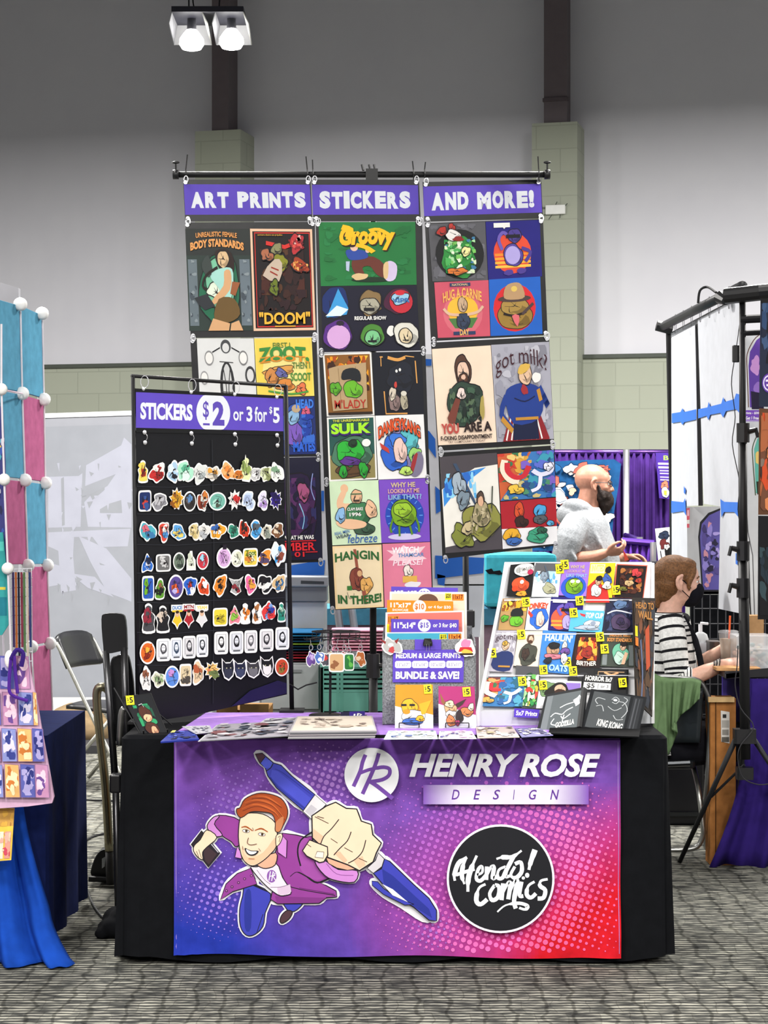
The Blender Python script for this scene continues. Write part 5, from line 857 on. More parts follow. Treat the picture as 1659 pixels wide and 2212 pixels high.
flat('postcard_print', [(854, 1479), (935, 1479), (936, 1584), (853, 1584)], pe, '#ececec', [('p', [(0, 0), (100, 0), (100, 62), (0, 44)], '#c98c14'), ('e', 50, 82, 40, 7, '#c6c8ce'), ('b', 38, 46, 22, 17, .1, '#e8b020', 4), ('b', 48, 66, 32, 14, .08, '#f2f2f0', 5), ('b', 46, 76, 28, 7, .06, '#3468c0', 3), ('p', [(62, 40), (96, 32), (80, 60), (70, 62)], '#e0a41c'), ('e', 30, 56, 10, 5, '#c88c18'), ('r', 16, 40, 30, 44, K), ('r', 38, 40, 52, 44, K), ('b', 66, 70, 10, 7, .2, '#e8b020', 8)], 'upright print with mustard top half and a rounded yellow shape', 'print', 'small prints standing on easels', tags=((924, 1489),))
flat('postcard_print', [(947, 1482), (1025, 1483), (1030, 1586), (948, 1583)], pe, '#ececec', [('p', [(0, 0), (100, 0), (100, 60), (0, 38)], '#a8286c'), ('e', 50, 84, 42, 6, '#c6c8ce'), ('p', [(4, 14), (18, 34), (20, 44), (8, 36)], '#8c5c38'), ('b', 32, 46, 17, 13, .12, '#d8a878', 4), ('b', 30, 38, 14, 7, .2, '#ecdcb0', 3), ('p', [(46, 38), (76, 26), (66, 38), (52, 46)], '#3a2420'), ('b', 32, 60, 15, 8, .25, '#e8e0d4', 5), ('b', 32, 74, 12, 12, .12, '#cc7c48', 7), ('b', 56, 64, 9, 14, .2, '#2c1c20', 8), ('b', 76, 54, 16, 10, .15, '#c87c48', 9), ('b', 88, 44, 8, 8, .2, '#ecdcc0', 2), ('b', 50, 78, 6, 7, .2, '#a02c60', 6)], 'upright print with magenta top half and a tan fluffy shape', 'print', 'small prints standing on easels', tags=((1008, 1495),))
# stack of bagged prints lying flat, and neighbours
def pile(name, q, cols, n, label, group=None, lift=0, top=None, th=.0022):
    """flat sleeves, corners given where they lie on the table"""
    b_ = [tz(*p) for p in q]; t = empty(name, sum(b_, V((0, 0, 0)))/4, label, 'prints', group); R = random.Random(len(label))
    for i in range(n):
        dz = lift+.0008+i*th*1.25; off = V((R.uniform(-.004, .004), R.uniform(-.004, .004), dz))
        A = MB(); A.prism([p+off for p in b_], V((0, 0, th)), cols[i % len(cols)])
        if i == n-1:
            a = Art(Pl((0, 0, TT+dz+th+.0002), (0, 0, 1)), None); a.m = MB()
            def TTf(u, v, z, b_=b_, off=off): 
                u /= 100; v /= 100; p = b_[0]*(1-u)*(1-v)+b_[1]*u*(1-v)+b_[2]*u*v+b_[3]*(1-u)*v+off; return V((p.x, p.y, TT+dz+th+.0002+z*.0002))
            a.pt = lambda x, y, l=None: TTf(x, y, a.l if l is None else l)
            a.items(top or []); off2 = len(A.v); A.v += a.m.v; A.f += [tuple(k+off2 for k in f) for f in a.m.f]; A.c += a.m.c
        A.build('sleeved_print', 'gloss', t)
    return t
brush = lambda n, cols, s: [('sp', 6, 8, 94, 92, cols, n, 3, 12, s)]
pile('print_stack', [(640, 1563), (803, 1562), (812, 1595), (624, 1597)], ['#8c8c90', '#b4b0b4', '#5c5860', '#c8c0c4', '#6c6a74'], 7, 'thick stack of sleeved prints lying flat, parchment drawing on top', None, 0, [('r', 2, 4, 98, 96, '#dcd0c0'), ('sp', 8, 20, 90, 80, ['#b8a898', '#cbbcae', '#8c7c74'], 26, 2, 7, 4), ('s', [(30, 20), (45, 60), (60, 30)], 2, '#6a5c54')], .003)
pile('print_stack', [(470, 1568), (640, 1560), (624, 1592), (430, 1603)], ['#c8c8cc', '#a0a0a8'], 2, 'glossy sleeved prints spread flat beside the parchment-topped stack', None, 0, [('r', 3, 4, 97, 96, '#a8a4ac'), ('sp', 4, 8, 96, 92, ['#5c6478', '#c8c4c8', '#7c4c50', '#8c8c94', '#3c4454', '#e4e4e8'], 60, 2, 9, 6)])
pile('print_stack', [(575, 1556), (660, 1553), (655, 1559), (560, 1566)], ['#c8c8cc'], 1, 'loose sleeved prints behind the flat row of prints', None, .004, brush(30, ['#8c909c', '#d8d8dc', '#6a6070'], 5))
pile('print_stack', [(372, 1583), (420, 1582), (430, 1600), (347, 1606)], ['#20308c', '#2c3c9c'], 2, 'dark blue sleeved print by the black easel card at the table end', None, 0, [('r', 2, 2, 98, 98, '#22328e'), ('sp', 5, 10, 95, 90, ['#16205c', '#3c58c0', '#5c6cc8', '#101838'], 24, 3, 9, 4), ('r', 4, 4, 20, 26, '#d8d070')])
pile('print_stack', [(395, 1576), (455, 1574), (462, 1588), (425, 1592)], ['#b8b8c0'], 1, 'clear-sleeved grey card overlapping the dark blue print', None, .008, brush(20, ['#e4e4e8', '#8c8c98', '#4c5468'], 8))
for i, (q, c, l) in enumerate((([(838, 1580), (940, 1580), (945, 1597), (828, 1598)], ['#cfe0dc', '#d8dce4', '#3c5c9c', '#e8d8d8'], 'pale flat card under the orange print'), ([(950, 1581), (1020, 1581), (1030, 1597), (948, 1597)], ['#e8e4e8', '#d8c8d8', '#3c3c8c', '#c89cc0'], 'flat whitish card in front of the magenta print'),
    ([(1030, 1572), (1110, 1572), (1125, 1594), (1034, 1596)], ['#c8b8b0', '#8c7c78', '#d8ccc8', '#b0a47c'], 'flat brownish card before the postcard rack'), ([(1112, 1575), (1162, 1573), (1195, 1590), (1127, 1594)], ['#7c78a8', '#c8c4d8', '#3c3868', '#d8d4c8'], 'flat lilac card by the open binder'))):
    pile('flat_card', q, c, 1, l, 'cards laid flat along the table edge', 0, [('r', 2, 3, 98, 97, c[0]), ('sp', 4, 6, 96, 94, c[1:]+['#f0f0f0'], 34, 3, 9, i+2)])
# black easel card at the left end
t0 = P3(P(270, 1504, 7.02), P(325, 1497, 7.06), P(360, 1600, 6.98))
eq = [(265, 1505), (325, 1497), (363, 1589), (312, 1600)]
flat('card_on_easel', eq, t0, '#0c0d10', [('r', 4, 3, 96, 97, '#101217'), ('sp', 18, 22, 82, 70, ['#1f6a48', '#28905c', '#184c38'], 14, 5, 12, 3), ('b', 50, 44, 22, 18, .1, '#4a2418', 4), ('b', 52, 54, 17, 9, .08, '#e8b088', 5), ('b', 50, 78, 26, 14, .1, '#4a2418', 7), ('b', 56, 84, 12, 11, .1, '#e0a07c', 8), ('s', [(38, 24), (52, 22), (53, 30)], 1.6, '#b8b8bc')], 'black print of a brown furry face at the table end', 'print', th=.002, m='gloss', tags=((281, 1513),))
mb = MB(); pl = t0.off(-.006)
t = empty('tripod_easel', V((pl.hit(315, 1590).x, 7.05, TT)), 'thin black easel propping the brown furry face print', 'easel')
a, b_, c, d = [pl.hit(*q) for q in eq]; mb.tube([a+V((-.03, 0, .03)), d], .0025, '#141416', 6); mb.tube([b_, c], .0025, '#141416', 6); mb.tube([V((d.x-.0, d.y-.03, TT+.004)), d, c, V((c.x, c.y-.03, TT+.004))], .003, '#141416', 6); mb.tube([(a+b_)/2, V((c.x, c.y+.12, TT+.003))], .0025, '#141416', 6); mb.build('wire_frame', 'paintmetal', t)
# keychain spinner
cx_ = P(713, 1550, 7.42); Ys = 7.42
t = empty('keychain_spinner', V((cx_.x, Ys, TT)), 'black wire spinner rack hung with keychains', 'spinner rack')
MB().lathe([(.062, 0), (.062, .008), (.055, .012), (.012, .014)], (cx_.x-.015, Ys, TT), '#111113', 24).build('base', 'paintmetal', t, smooth=False)
zr = P(0, 1364, Ys).z; MB().tube([(cx_.x-.0, Ys, TT+.01), (cx_.x+.002, Ys, zr+.004)], .0045, '#111113', 8).build('pole', 'paintmetal', t)
rx = P(778, 0, Ys).x; rx = (P(778, 0, Ys).x-P(674, 0, Ys).x)/2; xc = P(726, 0, Ys).x
mb = MB()
for dz, r in ((0, rx), (-.025, rx*1.0)): mb.tube([V((xc+r*math.cos(a), Ys+r*math.sin(a), zr+dz)) for a in [i*math.pi/16 for i in range(32)]], .0022, '#111113', 6, closed=True)
for i in range(8):
    a = i*math.pi/4+.2; p = V((xc+rx*math.cos(a), Ys+rx*math.sin(a), zr)); mb.tube([V((cx_.x, Ys, zr)), p, p+V((0, 0, -.025))], .0018, '#111113', 6)
for i in range(16):
    a = i*math.pi/8; d = V((math.cos(a), math.sin(a), 0)); p = V((xc, Ys, zr-.025))+d*rx; mb.tube([p, p+d*.028+V((0, 0, -.004)), p+d*.03+V((0, 0, .004))], .0014, '#111113', 5)
mb.build('wire_rings', 'paintmetal', t)
KC = [(672, 1424, 22, 38, '6c4c98 c0a8d8', 'violet figure keychain'), (690, 1420, 22, 32, '4c6cb0 d8d8e4', 'blue and white keychain'), (702, 1425, 24, 34, '4c4c54 c03c3c', 'red and charcoal keychain'), (727, 1431, 34, 42, 'c8a478 8c5c3c', 'square tan keychain'), (754, 1430, 22, 38, '287038 60b04c', 'green rectangular keychain'), (779, 1423, 26, 36, 'b06434 e0c8a8', 'brown fox-like keychain'), (744, 1418, 18, 26, '8c3044 d0b0b0', 'wine red keychain'), (713, 1418, 16, 26, '8c7c50 c8c0a0', 'olive keychain')]
for i, (x, y, w, h, cs, lk) in enumerate(KC):
    Yk = Ys-(.10 if i in (3, 4) else .085)+(.04 if i in (0, 5) else 0)+(.02 if i > 5 else 0)+i*.001; cl = ['#'+c for c in cs.split()]
    A = Art(FP(Yk), lambda a, b_, x=x, y=y: (x+a, y+b_)); q = shape('c' if i in (3, 4) else 'b', w, h, 200+i); A.slab(q, '#e8e8e6', .003); A.poly([(a*.86, b_*.86) for a, b_ in q], cl[0])
    R = random.Random(i)
    for j in range(4): A.poly(wob(R.uniform(-.2, .2)*w, R.uniform(-.25, .25)*h, w*.2, h*.16, .3, j+i*5, 10), cl[1] if j % 2 else cl[0])
    o = tag(A.m.build('keychain', 'gloss'), lk+' hanging on the black wire spinner', 'keychain', 'keychains on the wire spinner')
    c = P(x, y-h/2+1, Yk); top = P(x+(3 if i % 2 else -2), 1380, Yk+.01)
    mb = MB(); mb.tube([c, c+V((.006, 0, .012)), c+V((0, 0, .022)), top], .0011, '#d4d4d8', 5); mb.tube([c+V((.007*math.cos(q), 0, .012+.010*math.sin(q))) for q in [k*.7 for k in range(9)]], .0013, '#c8c8cc', 5, closed=True); mb.build('clasp_chain', 'metal', o)
# business cards
q = P(762, 1549, 7.36); t = empty('business_card_holder', V((q.x, 7.36, TT)), 'small holder of purple business cards beside the spinner base', 'card holder')
pl = P3(P(735, 1538, 7.36), P(789, 1537, 7.36), P(789, 1560, 7.33)); A = Art(pl, Q([(736, 1538), (788, 1536), (788, 1560), (736, 1561)])); A.slab([(0, 0), (100, 0), (100, 100), (0, 100)], '#3c2c80', .012); A.rect(0, 0, 36, 100, '#26243c'); A.stroke([(58, 22), (54, 78)], 7, Wt).stroke([(72, 18), (66, 80)], 7, Wt).stroke([(54, 52), (70, 48)], 6, Wt).stroke([(72, 20), (86, 30), (72, 52), (90, 78)], 7, Wt); A.m.build('cards', 'gloss', t)
MB().box(q.x-.05, q.x+.05, 7.325, 7.38, TT, TT+.012, '#18181c').build('tray', 'plastic', t)
# ---------------------------------------------------------------- tiered postcard rack
RK = P3(P(1040, 1560, 7.12), P(1400, 1560, 7.20), P(1250, 1216, 7.50))
t = empty('postcard_rack', V((P(1215, 0, 7.25).x, 7.25, TT)), 'white tiered countertop rack filled with small prints', 'rack')
def slab_(nm, quad, pl, col, th): a = Art(pl); a.slab(quad, col, th); return a.m.build(nm, 'plastic', t)
slab_('back_panel', [(1090, 1214), (1408, 1214), (1405, 1562), (1032, 1562)], RK.off(-.004), '#e6e6e8', .004)
a = Art(RK.off(-.006)); sid = [(1094, 1216), (1088, 1300), (1040, 1560)]
for nm, xs in (('left', ((1100, 1216), (1034, 1562))), ('right', ((1406, 1216), (1404, 1550)))):
    p0 = RK.hit(*xs[0]); p1 = RK.hit(*xs[1]); p1.z = TT+.001; w = .012*(-1 if nm == 'left' else 1)
    MB().prism([p1+V((0, -.03, 0)), p1+V((0, -.03, .05)), p0+V((0, -.012, 0)), p0+V((0, .02, 0)), V((p0.x, p0.y+.02, TT+.001))], V((w, 0, 0)), '#eeeef0').build('side_panel', 'plastic', t, bevel=.002)
for y, x0, x1 in ((1291, 1088, 1405), (1364, 1070, 1405), (1454, 1052, 1404), (1530, 1036, 1404)):
    a = RK.hit(x0, y+4); b_ = RK.hit(x1, y+4); MB().prism([a, b_, b_+V((0, -.016, -.002)), a+V((0, -.016, -.002))], V((0, 0, -.003)), '#e2e2e6').build('shelf', 'plastic', t)
    MB().prism([a+V((0, -.016, -.004)), b_+V((0, -.016, -.004)), b_+V((0, -.016, .001)), a+V((0, -.016, .001))], V((0, -.0015, 0)), '#e4e4e8').build('lip', 'plastic', t)
a = RK.hit(1034, 1534); b_ = RK.hit(1404, 1534); z0 = TT+.001
MB().prism([V((a.x, a.y-.034, z0)), V((b_.x, b_.y-.034, z0)), V((b_.x, b_.y-.034, a.z)), V((a.x, a.y-.034, a.z))], V((0, -.004, 0)), '#c9ccd0').build('front_kick', 'plastic', t)
t_rack = t
RG = 'small prints in the white tiered rack'
def rp(quad, bg, items, label, tags=(), lift=.012, border=None):
    return flat('postcard_print', quad, RK.off(lift), bg, items, label, 'print', RG, .001, 'gloss', border, None, tags)
rp([(1103, 1220), (1155, 1215), (1147, 1289), (1094, 1288)], '#0f0e10', [('b', 50, 64, 36, 22, .12, '#e0502a', 4), ('e', 30, 76, 12, 9, '#c8401c'), ('e', 56, 56, 8, 6, Wt), ('b', 60, 92, 24, 8, .2, '#f0a030', 3), ('b', 60, 20, 42, 20, .05, Wt, 6), ('t', '@!#?@!', 26, 12, 96, 28, '#222', .0), ('e', 86, 28, 12, 8, '#b02850')], 'black postcard of an orange round face under a swearing speech bubble')
rp([(1157, 1216), (1214, 1217), (1206, 1290), (1148, 1289)], '#d4dce0', [('p', [(0, 0), (100, 0), (100, 26), (0, 40)], '#58585c'), ('sp', 4, 24, 90, 60, ['#5ca4dc', '#a8d0ec', '#e4ecf0'], 22, 4, 12, 5), ('b', 40, 40, 14, 18, .25, '#8c9cac', 6), ('b', 62, 76, 24, 16, .25, '#a8a888', 7), ('s', [(36, 8), (62, 56)], 3, '#4c5c70')], 'postcard of two armed figures, grey above and snowy below', ((1209, 1229),))
rp([(1217, 1214), (1275, 1214), (1266, 1288), (1206, 1286)], '#9a70d0', [('e', 50, 74, 46, 34, '#2c54c0'), ('b', 52, 72, 32, 24, .05, '#6ca020', 4), ('b', 50, 62, 20, 12, .08, '#94c030', 5), ('e', 44, 58, 8, 5, Wt), ('e', 64, 58, 8, 5, Wt), ('t', 'WHY HE', 28, 10, 82, 20, '#cdb88c', .02), ('t', 'LOOKIN AT ME', 20, 24, 86, 32, '#c8a0b0', .02), ('t', 'LIKE THAT', 18, 36, 94, 46, '#8cb4d8', .02)], 'violet postcard with a round lime green blob', ((1220, 1220),))
rp([(1275, 1216), (1330, 1216), (1321, 1302), (1265, 1302)], '#f0c420', [('r', 4, 3, 60, 26, '#f0e8c0'), ('t', 'INVITED', 8, 5, 58, 22, '#e8d068', .04), ('b', 74, 18, 12, 8, .1, '#14141a', 3), ('p', [(0, 60), (30, 40), (80, 70), (92, 100), (0, 100)], '#c02c28'), ('b', 34, 70, 20, 16, .2, '#e8e4e0', 4), ('b', 40, 46, 13, 10, .1, '#e0b490', 5), ('b', 42, 40, 13, 6, .1, K, 3), ('b', 72, 42, 18, 12, .3, '#3c5ca8', 7), ('b', 74, 58, 14, 12, .3, '#f0ece0', 8)], 'yellow and red postcard of a dark-haired caped figure')
rp([(1332, 1218), (1399, 1221), (1390, 1292), (1325, 1290)], '#1a1012', [('sp', 14, 12, 88, 88, ['#4c2418', '#6a3018', '#3a1c14', '#a86a34', '#2c1414'], 44, 4, 10, 4), ('b', 66, 26, 16, 12, .3, '#c83c40', 4), ('b', 46, 58, 14, 10, .2, '#c8a878', 6), ('b', 28, 76, 12, 8, .3, '#6c6c24', 8), ('b', 76, 50, 12, 7, .2, '#b03824', 3)], 'dark red and black postcard in the rack, topmost row beside the caped figure', ((1331, 1275),), border='#d86048')
rp([(1086, 1293), (1142, 1293), (1132, 1361), (1076, 1361)], '#b08c58', [('sp', 3, 2, 97, 40, ['#f0a824', '#8c4c1c', '#3c2414', '#f0c040'], 30, 5, 12, 3), ('b', 64, 72, 26, 18, .1, '#68b42c', 4), ('b', 18, 64, 16, 10, .2, '#58a428', 5), ('p', [(40, 56), (44, 36), (76, 32), (88, 54), (64, 58)], '#181c1c', 2)], 'brown and amber postcard with a green face in a black hat', ((1136, 1301),))
rp([(1143, 1293), (1190, 1291), (1184, 1362), (1134, 1361)], '#e4e4ec', [('b', 54, 62, 38, 34, .15, '#2c68cc', 6), ('b', 60, 66, 18, 24, .12, '#ecc8bc', 4), ('p', [(4, 36), (28, 54), (20, 62), (4, 48)], '#c03c30'), ('t', 'DINKEY', 6, 14, 92, 32, '#dc4c28', .05, 0, 4)], 'white postcard with cobalt shapes under a red-orange title')
rp([(1191, 1288), (1261, 1291), (1256, 1362), (1183, 1361)], '#20186c', [('e', 34, 66, 28, 32, '#e8583c'), ('r', 8, 70, 56, 76, '#f09838'), ('r', 8, 82, 50, 88, '#f0a840'), ('b', 56, 76, 16, 22, .08, '#ac9ce0', 4), ('b', 58, 34, 16, 20, .1, '#5844a4', 6), ('s', [(36, 56), (24, 36), (40, 26)], 9, '#6c58b4', False, 3), ('r', 34, 36, 62, 44, '#121020'), ('r', 6, 9, 50, 19, Wt)], 'indigo postcard with a purple shape on a striped orange disc', ((1252, 1298),))
rp([(1236, 1317), (1306, 1320), (1300, 1366), (1228, 1363)], '#58b4e4', [('t', 'TOP CUP', 44, 10, 98, 36, Wt, .04), ('p', [(24, 14), (44, 20), (42, 32), (30, 26)], '#c83c40'), ('b', 66, 66, 26, 20, .2, '#dce4ec', 5), ('b', 54, 82, 30, 14, .3, '#b0bccc', 8), ('e', 70, 60, 8, 10, '#8c98ac')], 'light blue landscape postcard reading TOP CUP', ((1239, 1324),), .017)
rp([(1310, 1291), (1366, 1293), (1372, 1366), (1302, 1365)], '#20243e', [('sp', 4, 4, 96, 96, ['#2c3458', '#141830', '#3c4468'], 30, 6, 14, 3), ('b', 54, 72, 32, 24, .1, '#4c3c5c', 4), ('b', 52, 20, 26, 12, .2, '#5c78a0', 5), ('s', [(8, 48), (40, 38), (92, 46)], 4, '#d8dce8', False, 3), ('b', 54, 70, 12, 12, .2, '#34284c', 8)], 'dark slate-blue postcard with a white streak across it')
rp([(1067, 1362), (1118, 1362), (1107, 1452), (1054, 1450)], '#b4b0ba', [('sp', 4, 4, 96, 50, ['#c4c0c8', '#98949f'], 24, 4, 10, 2), ('p', [(8, 84), (24, 56), (70, 50), (96, 62), (88, 96), (36, 98)], '#1c2c60', 2), ('b', 58, 38, 16, 10, .1, '#e0b898', 5), ('b', 54, 32, 12, 6, .1, '#c8a040', 3), ('r', 38, 86, 86, 90, '#b88434'), ('t', 'got mil', 12, 8, 98, 26, '#3c1c2c', -.005, 0, 5)], 'grey postcard with a small blue-clad figure', ((1063, 1411),))
rp([(1120, 1363), (1172, 1363), (1165, 1440), (1109, 1438)], '#e4d4c0', [('b', 54, 22, 15, 13, .1, '#6c4c38', 3), ('b', 56, 24, 10, 10, .08, '#e0bca0', 4), ('b', 50, 68, 36, 30, .15, '#44463c', 5), ('b', 40, 66, 14, 18, .2, '#3c2c24', 6), ('b', 54, 32, 9, 5, .1, '#4c3020', 8)], 'beige postcard of a bearded man in grey armour', ((1126, 1371),))
rp([(1173, 1361), (1245, 1366), (1229, 1456), (1160, 1450)], '#3c80cc', [('t', "HAULIN'", 10, 6, 92, 24, '#c8e4f4', .04, 0, 2), ('b', 38, 46, 20, 14, .1, '#b89070', 4), ('b', 40, 36, 18, 8, .1, '#1c1c20', 5), ('b', 44, 62, 28, 7, .15, '#dc7c8c', 6), ('b', 72, 36, 8, 12, .1, '#e8dcd0', 7), ('b', 76, 48, 14, 9, .1, '#6c4c98', 8), ('b', 76, 66, 10, 14, .2, '#f0eee8', 9), ('b', 28, 74, 12, 8, .2, '#1c2430', 2), ('t', 'OATS', 34, 82, 92, 98, '#a8d8f0', .04)], 'blue postcard lettered HAULIN OATS', ((1225, 1430),))
rp([(1246, 1366), (1300, 1368), (1296, 1443), (1232, 1441)], '#1c1010', [('e', 50, 54, 44, 44, '#3c1810'), ('sp', 14, 14, 86, 80, ['#e8842c', '#c84820', '#8c2818', '#f0b040', '#6c1c14'], 44, 5, 13, 5), ('b', 50, 58, 22, 16, .2, '#9c2c20', 3), ('t', 'BIRTHER', 18, 84, 86, 97, '#e8e0d4', .03, 0, -3)], 'black postcard with a fiery orange swirl', ((1296, 1376), (1306, 1402)), .014)
rp([(1303, 1368), (1368, 1370), (1370, 1441), (1297, 1439)], '#3c443c', [('r', 4, 34, 18, 96, '#7c8484'), ('r', 84, 34, 98, 96, '#7c8484'), ('b', 58, 60, 26, 30, .12, '#6cb898', 4), ('b', 66, 40, 10, 11, .08, '#e0b898', 5), ('b', 68, 32, 11, 7, .1, '#241816', 6), ('b', 56, 76, 18, 20, .15, '#b8d8c8', 7), ('p', [(72, 56), (82, 60), (70, 94), (60, 94)], '#d8b090'), ('t', 'UNREALISTIC FEMALE', 20, 4, 90, 11, '#d89050', .02), ('t', 'BODY STANDARDS', 14, 14, 94, 26, '#d89050', .04)], 'grey-green postcard headed BODY STANDARDS')
rp([(1043, 1464), (1135, 1463), (1128, 1527), (1034, 1525)], '#3474ac', [('p', [(0, 0), (50, 0), (30, 50), (0, 100)], '#a84434'), ('sp', 0, 0, 56, 60, ['#c84838', '#387048', '#d8a060', '#6c3430'], 24, 5, 12, 3), ('sp', 40, 0, 100, 100, ['#2c5c98', '#4c9cb8', '#3c80b8', '#286078'], 30, 5, 13, 5), ('s', [(14, 16), (12, 50), (36, 66)], 14, '#ecdccc', False, 4), ('s', [(22, 20), (24, 44), (46, 44)], 9, '#c02c38', False, 4), ('b', 18, 80, 14, 10, .3, '#dca850', 4), ('s', [(54, 52), (74, 58), (92, 40)], 10, '#dce0f4', False, 4), ('s', [(70, 58), (68, 84), (56, 92)], 7, '#e4e8f8', False, 3)], 'landscape postcard with red and white ribbon shapes, lowest in the rack', ((1128, 1472),), .02)
rp([(1115, 1437), (1168, 1441), (1163, 1530), (1108, 1528)], '#4c4c50', [('b', 60, 60, 34, 42, .1, '#2c5c38', 4), ('sp', 30, 20, 94, 96, ['#68b458', '#d8e8c8', '#2c8c48', '#c83c34', '#a8d898', '#e8e0d4', '#e8b038'], 40, 4, 10, 6)], 'green tangled postcard half covered by the ribbon one', ((1174, 1447),), .014)
rp([(1167, 1469), (1256, 1472), (1252, 1530), (1158, 1530)], '#e8e8ea', [('b', 20, 30, 22, 24, .2, '#6c8c5c', 5), ('p', [(14, 52), (34, 14), (50, 6), (66, 16), (86, 56)], '#16120f', 3), ('b', 50, 32, 14, 18, .06, '#dcae90', 4), ('b', 50, 44, 13, 12, .1, '#3a2218', 5), ('p', [(62, 8), (98, 8), (98, 30), (70, 34)], '#8c70c0')], 'whitish postcard of a black-hooded bearded face', ((1173, 1480),), .018)
rp([(1231, 1440), (1300, 1443), (1290, 1480), (1225, 1478)], '#1c1c1e', [('b', 50, 50, 26, 20, .2, '#2c2c30', 4)], 'plain black postcard behind the HORROR label', ((1238, 1450),), .013)
rp([(1284, 1444), (1358, 1446), (1356, 1500), (1280, 1498)], '#141518', [('s', [(12, 12), (88, 12)], 3, '#c8a078'), ('s', [(30, 14), (50, 24), (70, 14)], 7, '#d8a070', False, 3), ('s', [(12, 12), (12, 60)], 2.4, '#a8885c')], 'black postcard with an orange smile shape near the HORROR label', (), .014)
flat('rack_label', [(1262, 1456), (1326, 1462), (1324, 1492), (1256, 1490)], RK.off(.024), '#1a1a1c', [('t', 'HORROR 5x7', 6, 6, 96, 40, Wt, .04), ('r', 4, 50, 92, 96, '#e8e8e8'), ('t', '$5', 14, 56, 40, 92, '#222', .02), ('r', 50, 56, 52, 92, '#888'), ('t', 'or 3', 60, 62, 84, 84, '#444', .01)], 'black and white label reading HORROR 5x7 $5', 'label', tags=((1345, 1475),))
flat('rack_label', [(1111, 1530), (1166, 1533), (1162, 1551), (1110, 1549)], RK.off(.046), '#4c2cb0', [('t', '5x7 Prints', 8, 24, 94, 80, Wt, .03)], 'purple label reading 5x7 Prints on the rack foot', 'label')
tp = P3(P(1367, 1290, 7.36), P(1415, 1291, 7.40), P(1373, 1500, 7.12))
flat('tall_print', [(1366, 1291), (1416, 1292), (1409, 1548), (1373, 1512)], tp, '#2c2622', [('sp', 4, 3, 96, 97, ['#4c3828', '#3c3430', '#6c4430', '#30343c', '#1c1a1c', '#5c5048'], 80, 5, 13, 4), ('p', [(52, 30), (70, 24), (78, 60), (58, 66)], '#a8492c'), ('s', [(30, 40), (38, 70), (30, 96)], 7, '#54607c', False, 3), ('r', 4, 28, 16, 38, '#d8c020'), ('r', 4, 39, 18, 47, '#d87028'), ('t', 'HEAD TO', 10, 5, 90, 11, '#a8743c', .03), ('t', 'WALL', 20, 13, 86, 20, '#a8743c', .03)], 'tall dark brown and rust print leaning at the end of the rack', 'print', th=.004, m='gloss')
# open sketch binder
t = empty('ring_binder', tz(1268, 1585), 'open black binder of chalk-like sketches titled KING KONG', 'binder')
lp = P3(P(1180, 1500, 7.12), P(1262, 1487, 7.16), P(1160, 1586, 6.99)); rp_ = P3(P(1280, 1490, 7.16), P(1393, 1508, 7.08), P(1258, 1574, 7.03))
gl = '#c4c8cc'
A = Art(lp, Q([(1180, 1502), (1260, 1487), (1251, 1572), (1161, 1586)])); A.slab([(-2, -2), (104, -3), (104, 102), (-4, 103)], '#1d1f22', .004); A.rect(4, 4, 98, 97, '#5c6366'); A.rect(4, 4, 20, 97, '#747a7e')
for p in ([(24, 60), (34, 52), (52, 58), (62, 50), (78, 44)], [(34, 66), (28, 78), (40, 84)], [(58, 60), (56, 78), (66, 80)], [(44, 40), (60, 34), (82, 30), (92, 16), (96, 34), (84, 42)], [(50, 62), (58, 70), (74, 60)]): A.stroke(p, 2.6, '#d8dcde', False, 3)
A.poly([(76, 26), (92, 18), (94, 36), (84, 40)], '#e4e6e8').text('GODZILLA', 40, 76, 86, 90, Wt, .04, 0, 0, None, -3); A.m.build('left_page', 'gloss', t)
A = Art(rp_, Q([(1281, 1490), (1392, 1507), (1372, 1593), (1259, 1572)])); A.slab([(-4, -2), (104, -2), (104, 103), (-3, 102)], '#1d1f22', .005); A.rect(3, 3, 74, 96, '#4c5052'); A.rect(80, 3, 99, 96, '#2c2e31'); A.rect(84, 6, 87, 94, '#4c4e52').rect(91, 6, 93, 94, '#46484c')
for p in ([(16, 34), (10, 26), (14, 18), (28, 20)], [(14, 40), (24, 36), (30, 50)], [(40, 18), (46, 10), (54, 16), (50, 26), (42, 24)], [(54, 20), (66, 22), (74, 40), (66, 60)], [(36, 36), (50, 44), (62, 34)], [(50, 56), (58, 66), (70, 62)], [(62, 30), (70, 14), (62, 8)]): A.stroke(p, 1.6, '#b0b4b6', False, 3)
A.ell(47, 18, 4, 3, '#e4e6e8'); A.text('KING KONG', 24, 72, 72, 90, Wt, .03, 0, 0, None, 3); A.m.build('right_page', 'gloss', t)
mb = MB(); mb.tube([lp.off(-.006).hit(1262, 1490), lp.off(-.004).hit(1252, 1574)], .012, '#141517', 8); mb.build('spine', 'plastic', t)
MB().prism([tz(1185, 1586), tz(1380, 1594), tz(1385, 1572), tz(1190, 1566)], V((0, 0, .004)), '#0a0b0d').build('rear_cover', 'cloth', t)
tag(MB().tube([P(1386, 1563, 7.30), P(1412, 1561, 7.34)], .004, '#2c4cc8', 6).build('pen', 'plastic'), 'blue pen-like rod lying behind the binder', 'pen').location.z = TT
# ---------------------------------------------------------------- behind the booth
def fl(x, y):  # floor point seen at a picture position
    Y = H*F/(y-CY); return V(((x-CX)*Y/F, Y, 0))
def at(x, Y, z=0): return V(((x-CX)*Y/F, Y, z))
def zz(y, Y): return H-(y-CY)*Y/F
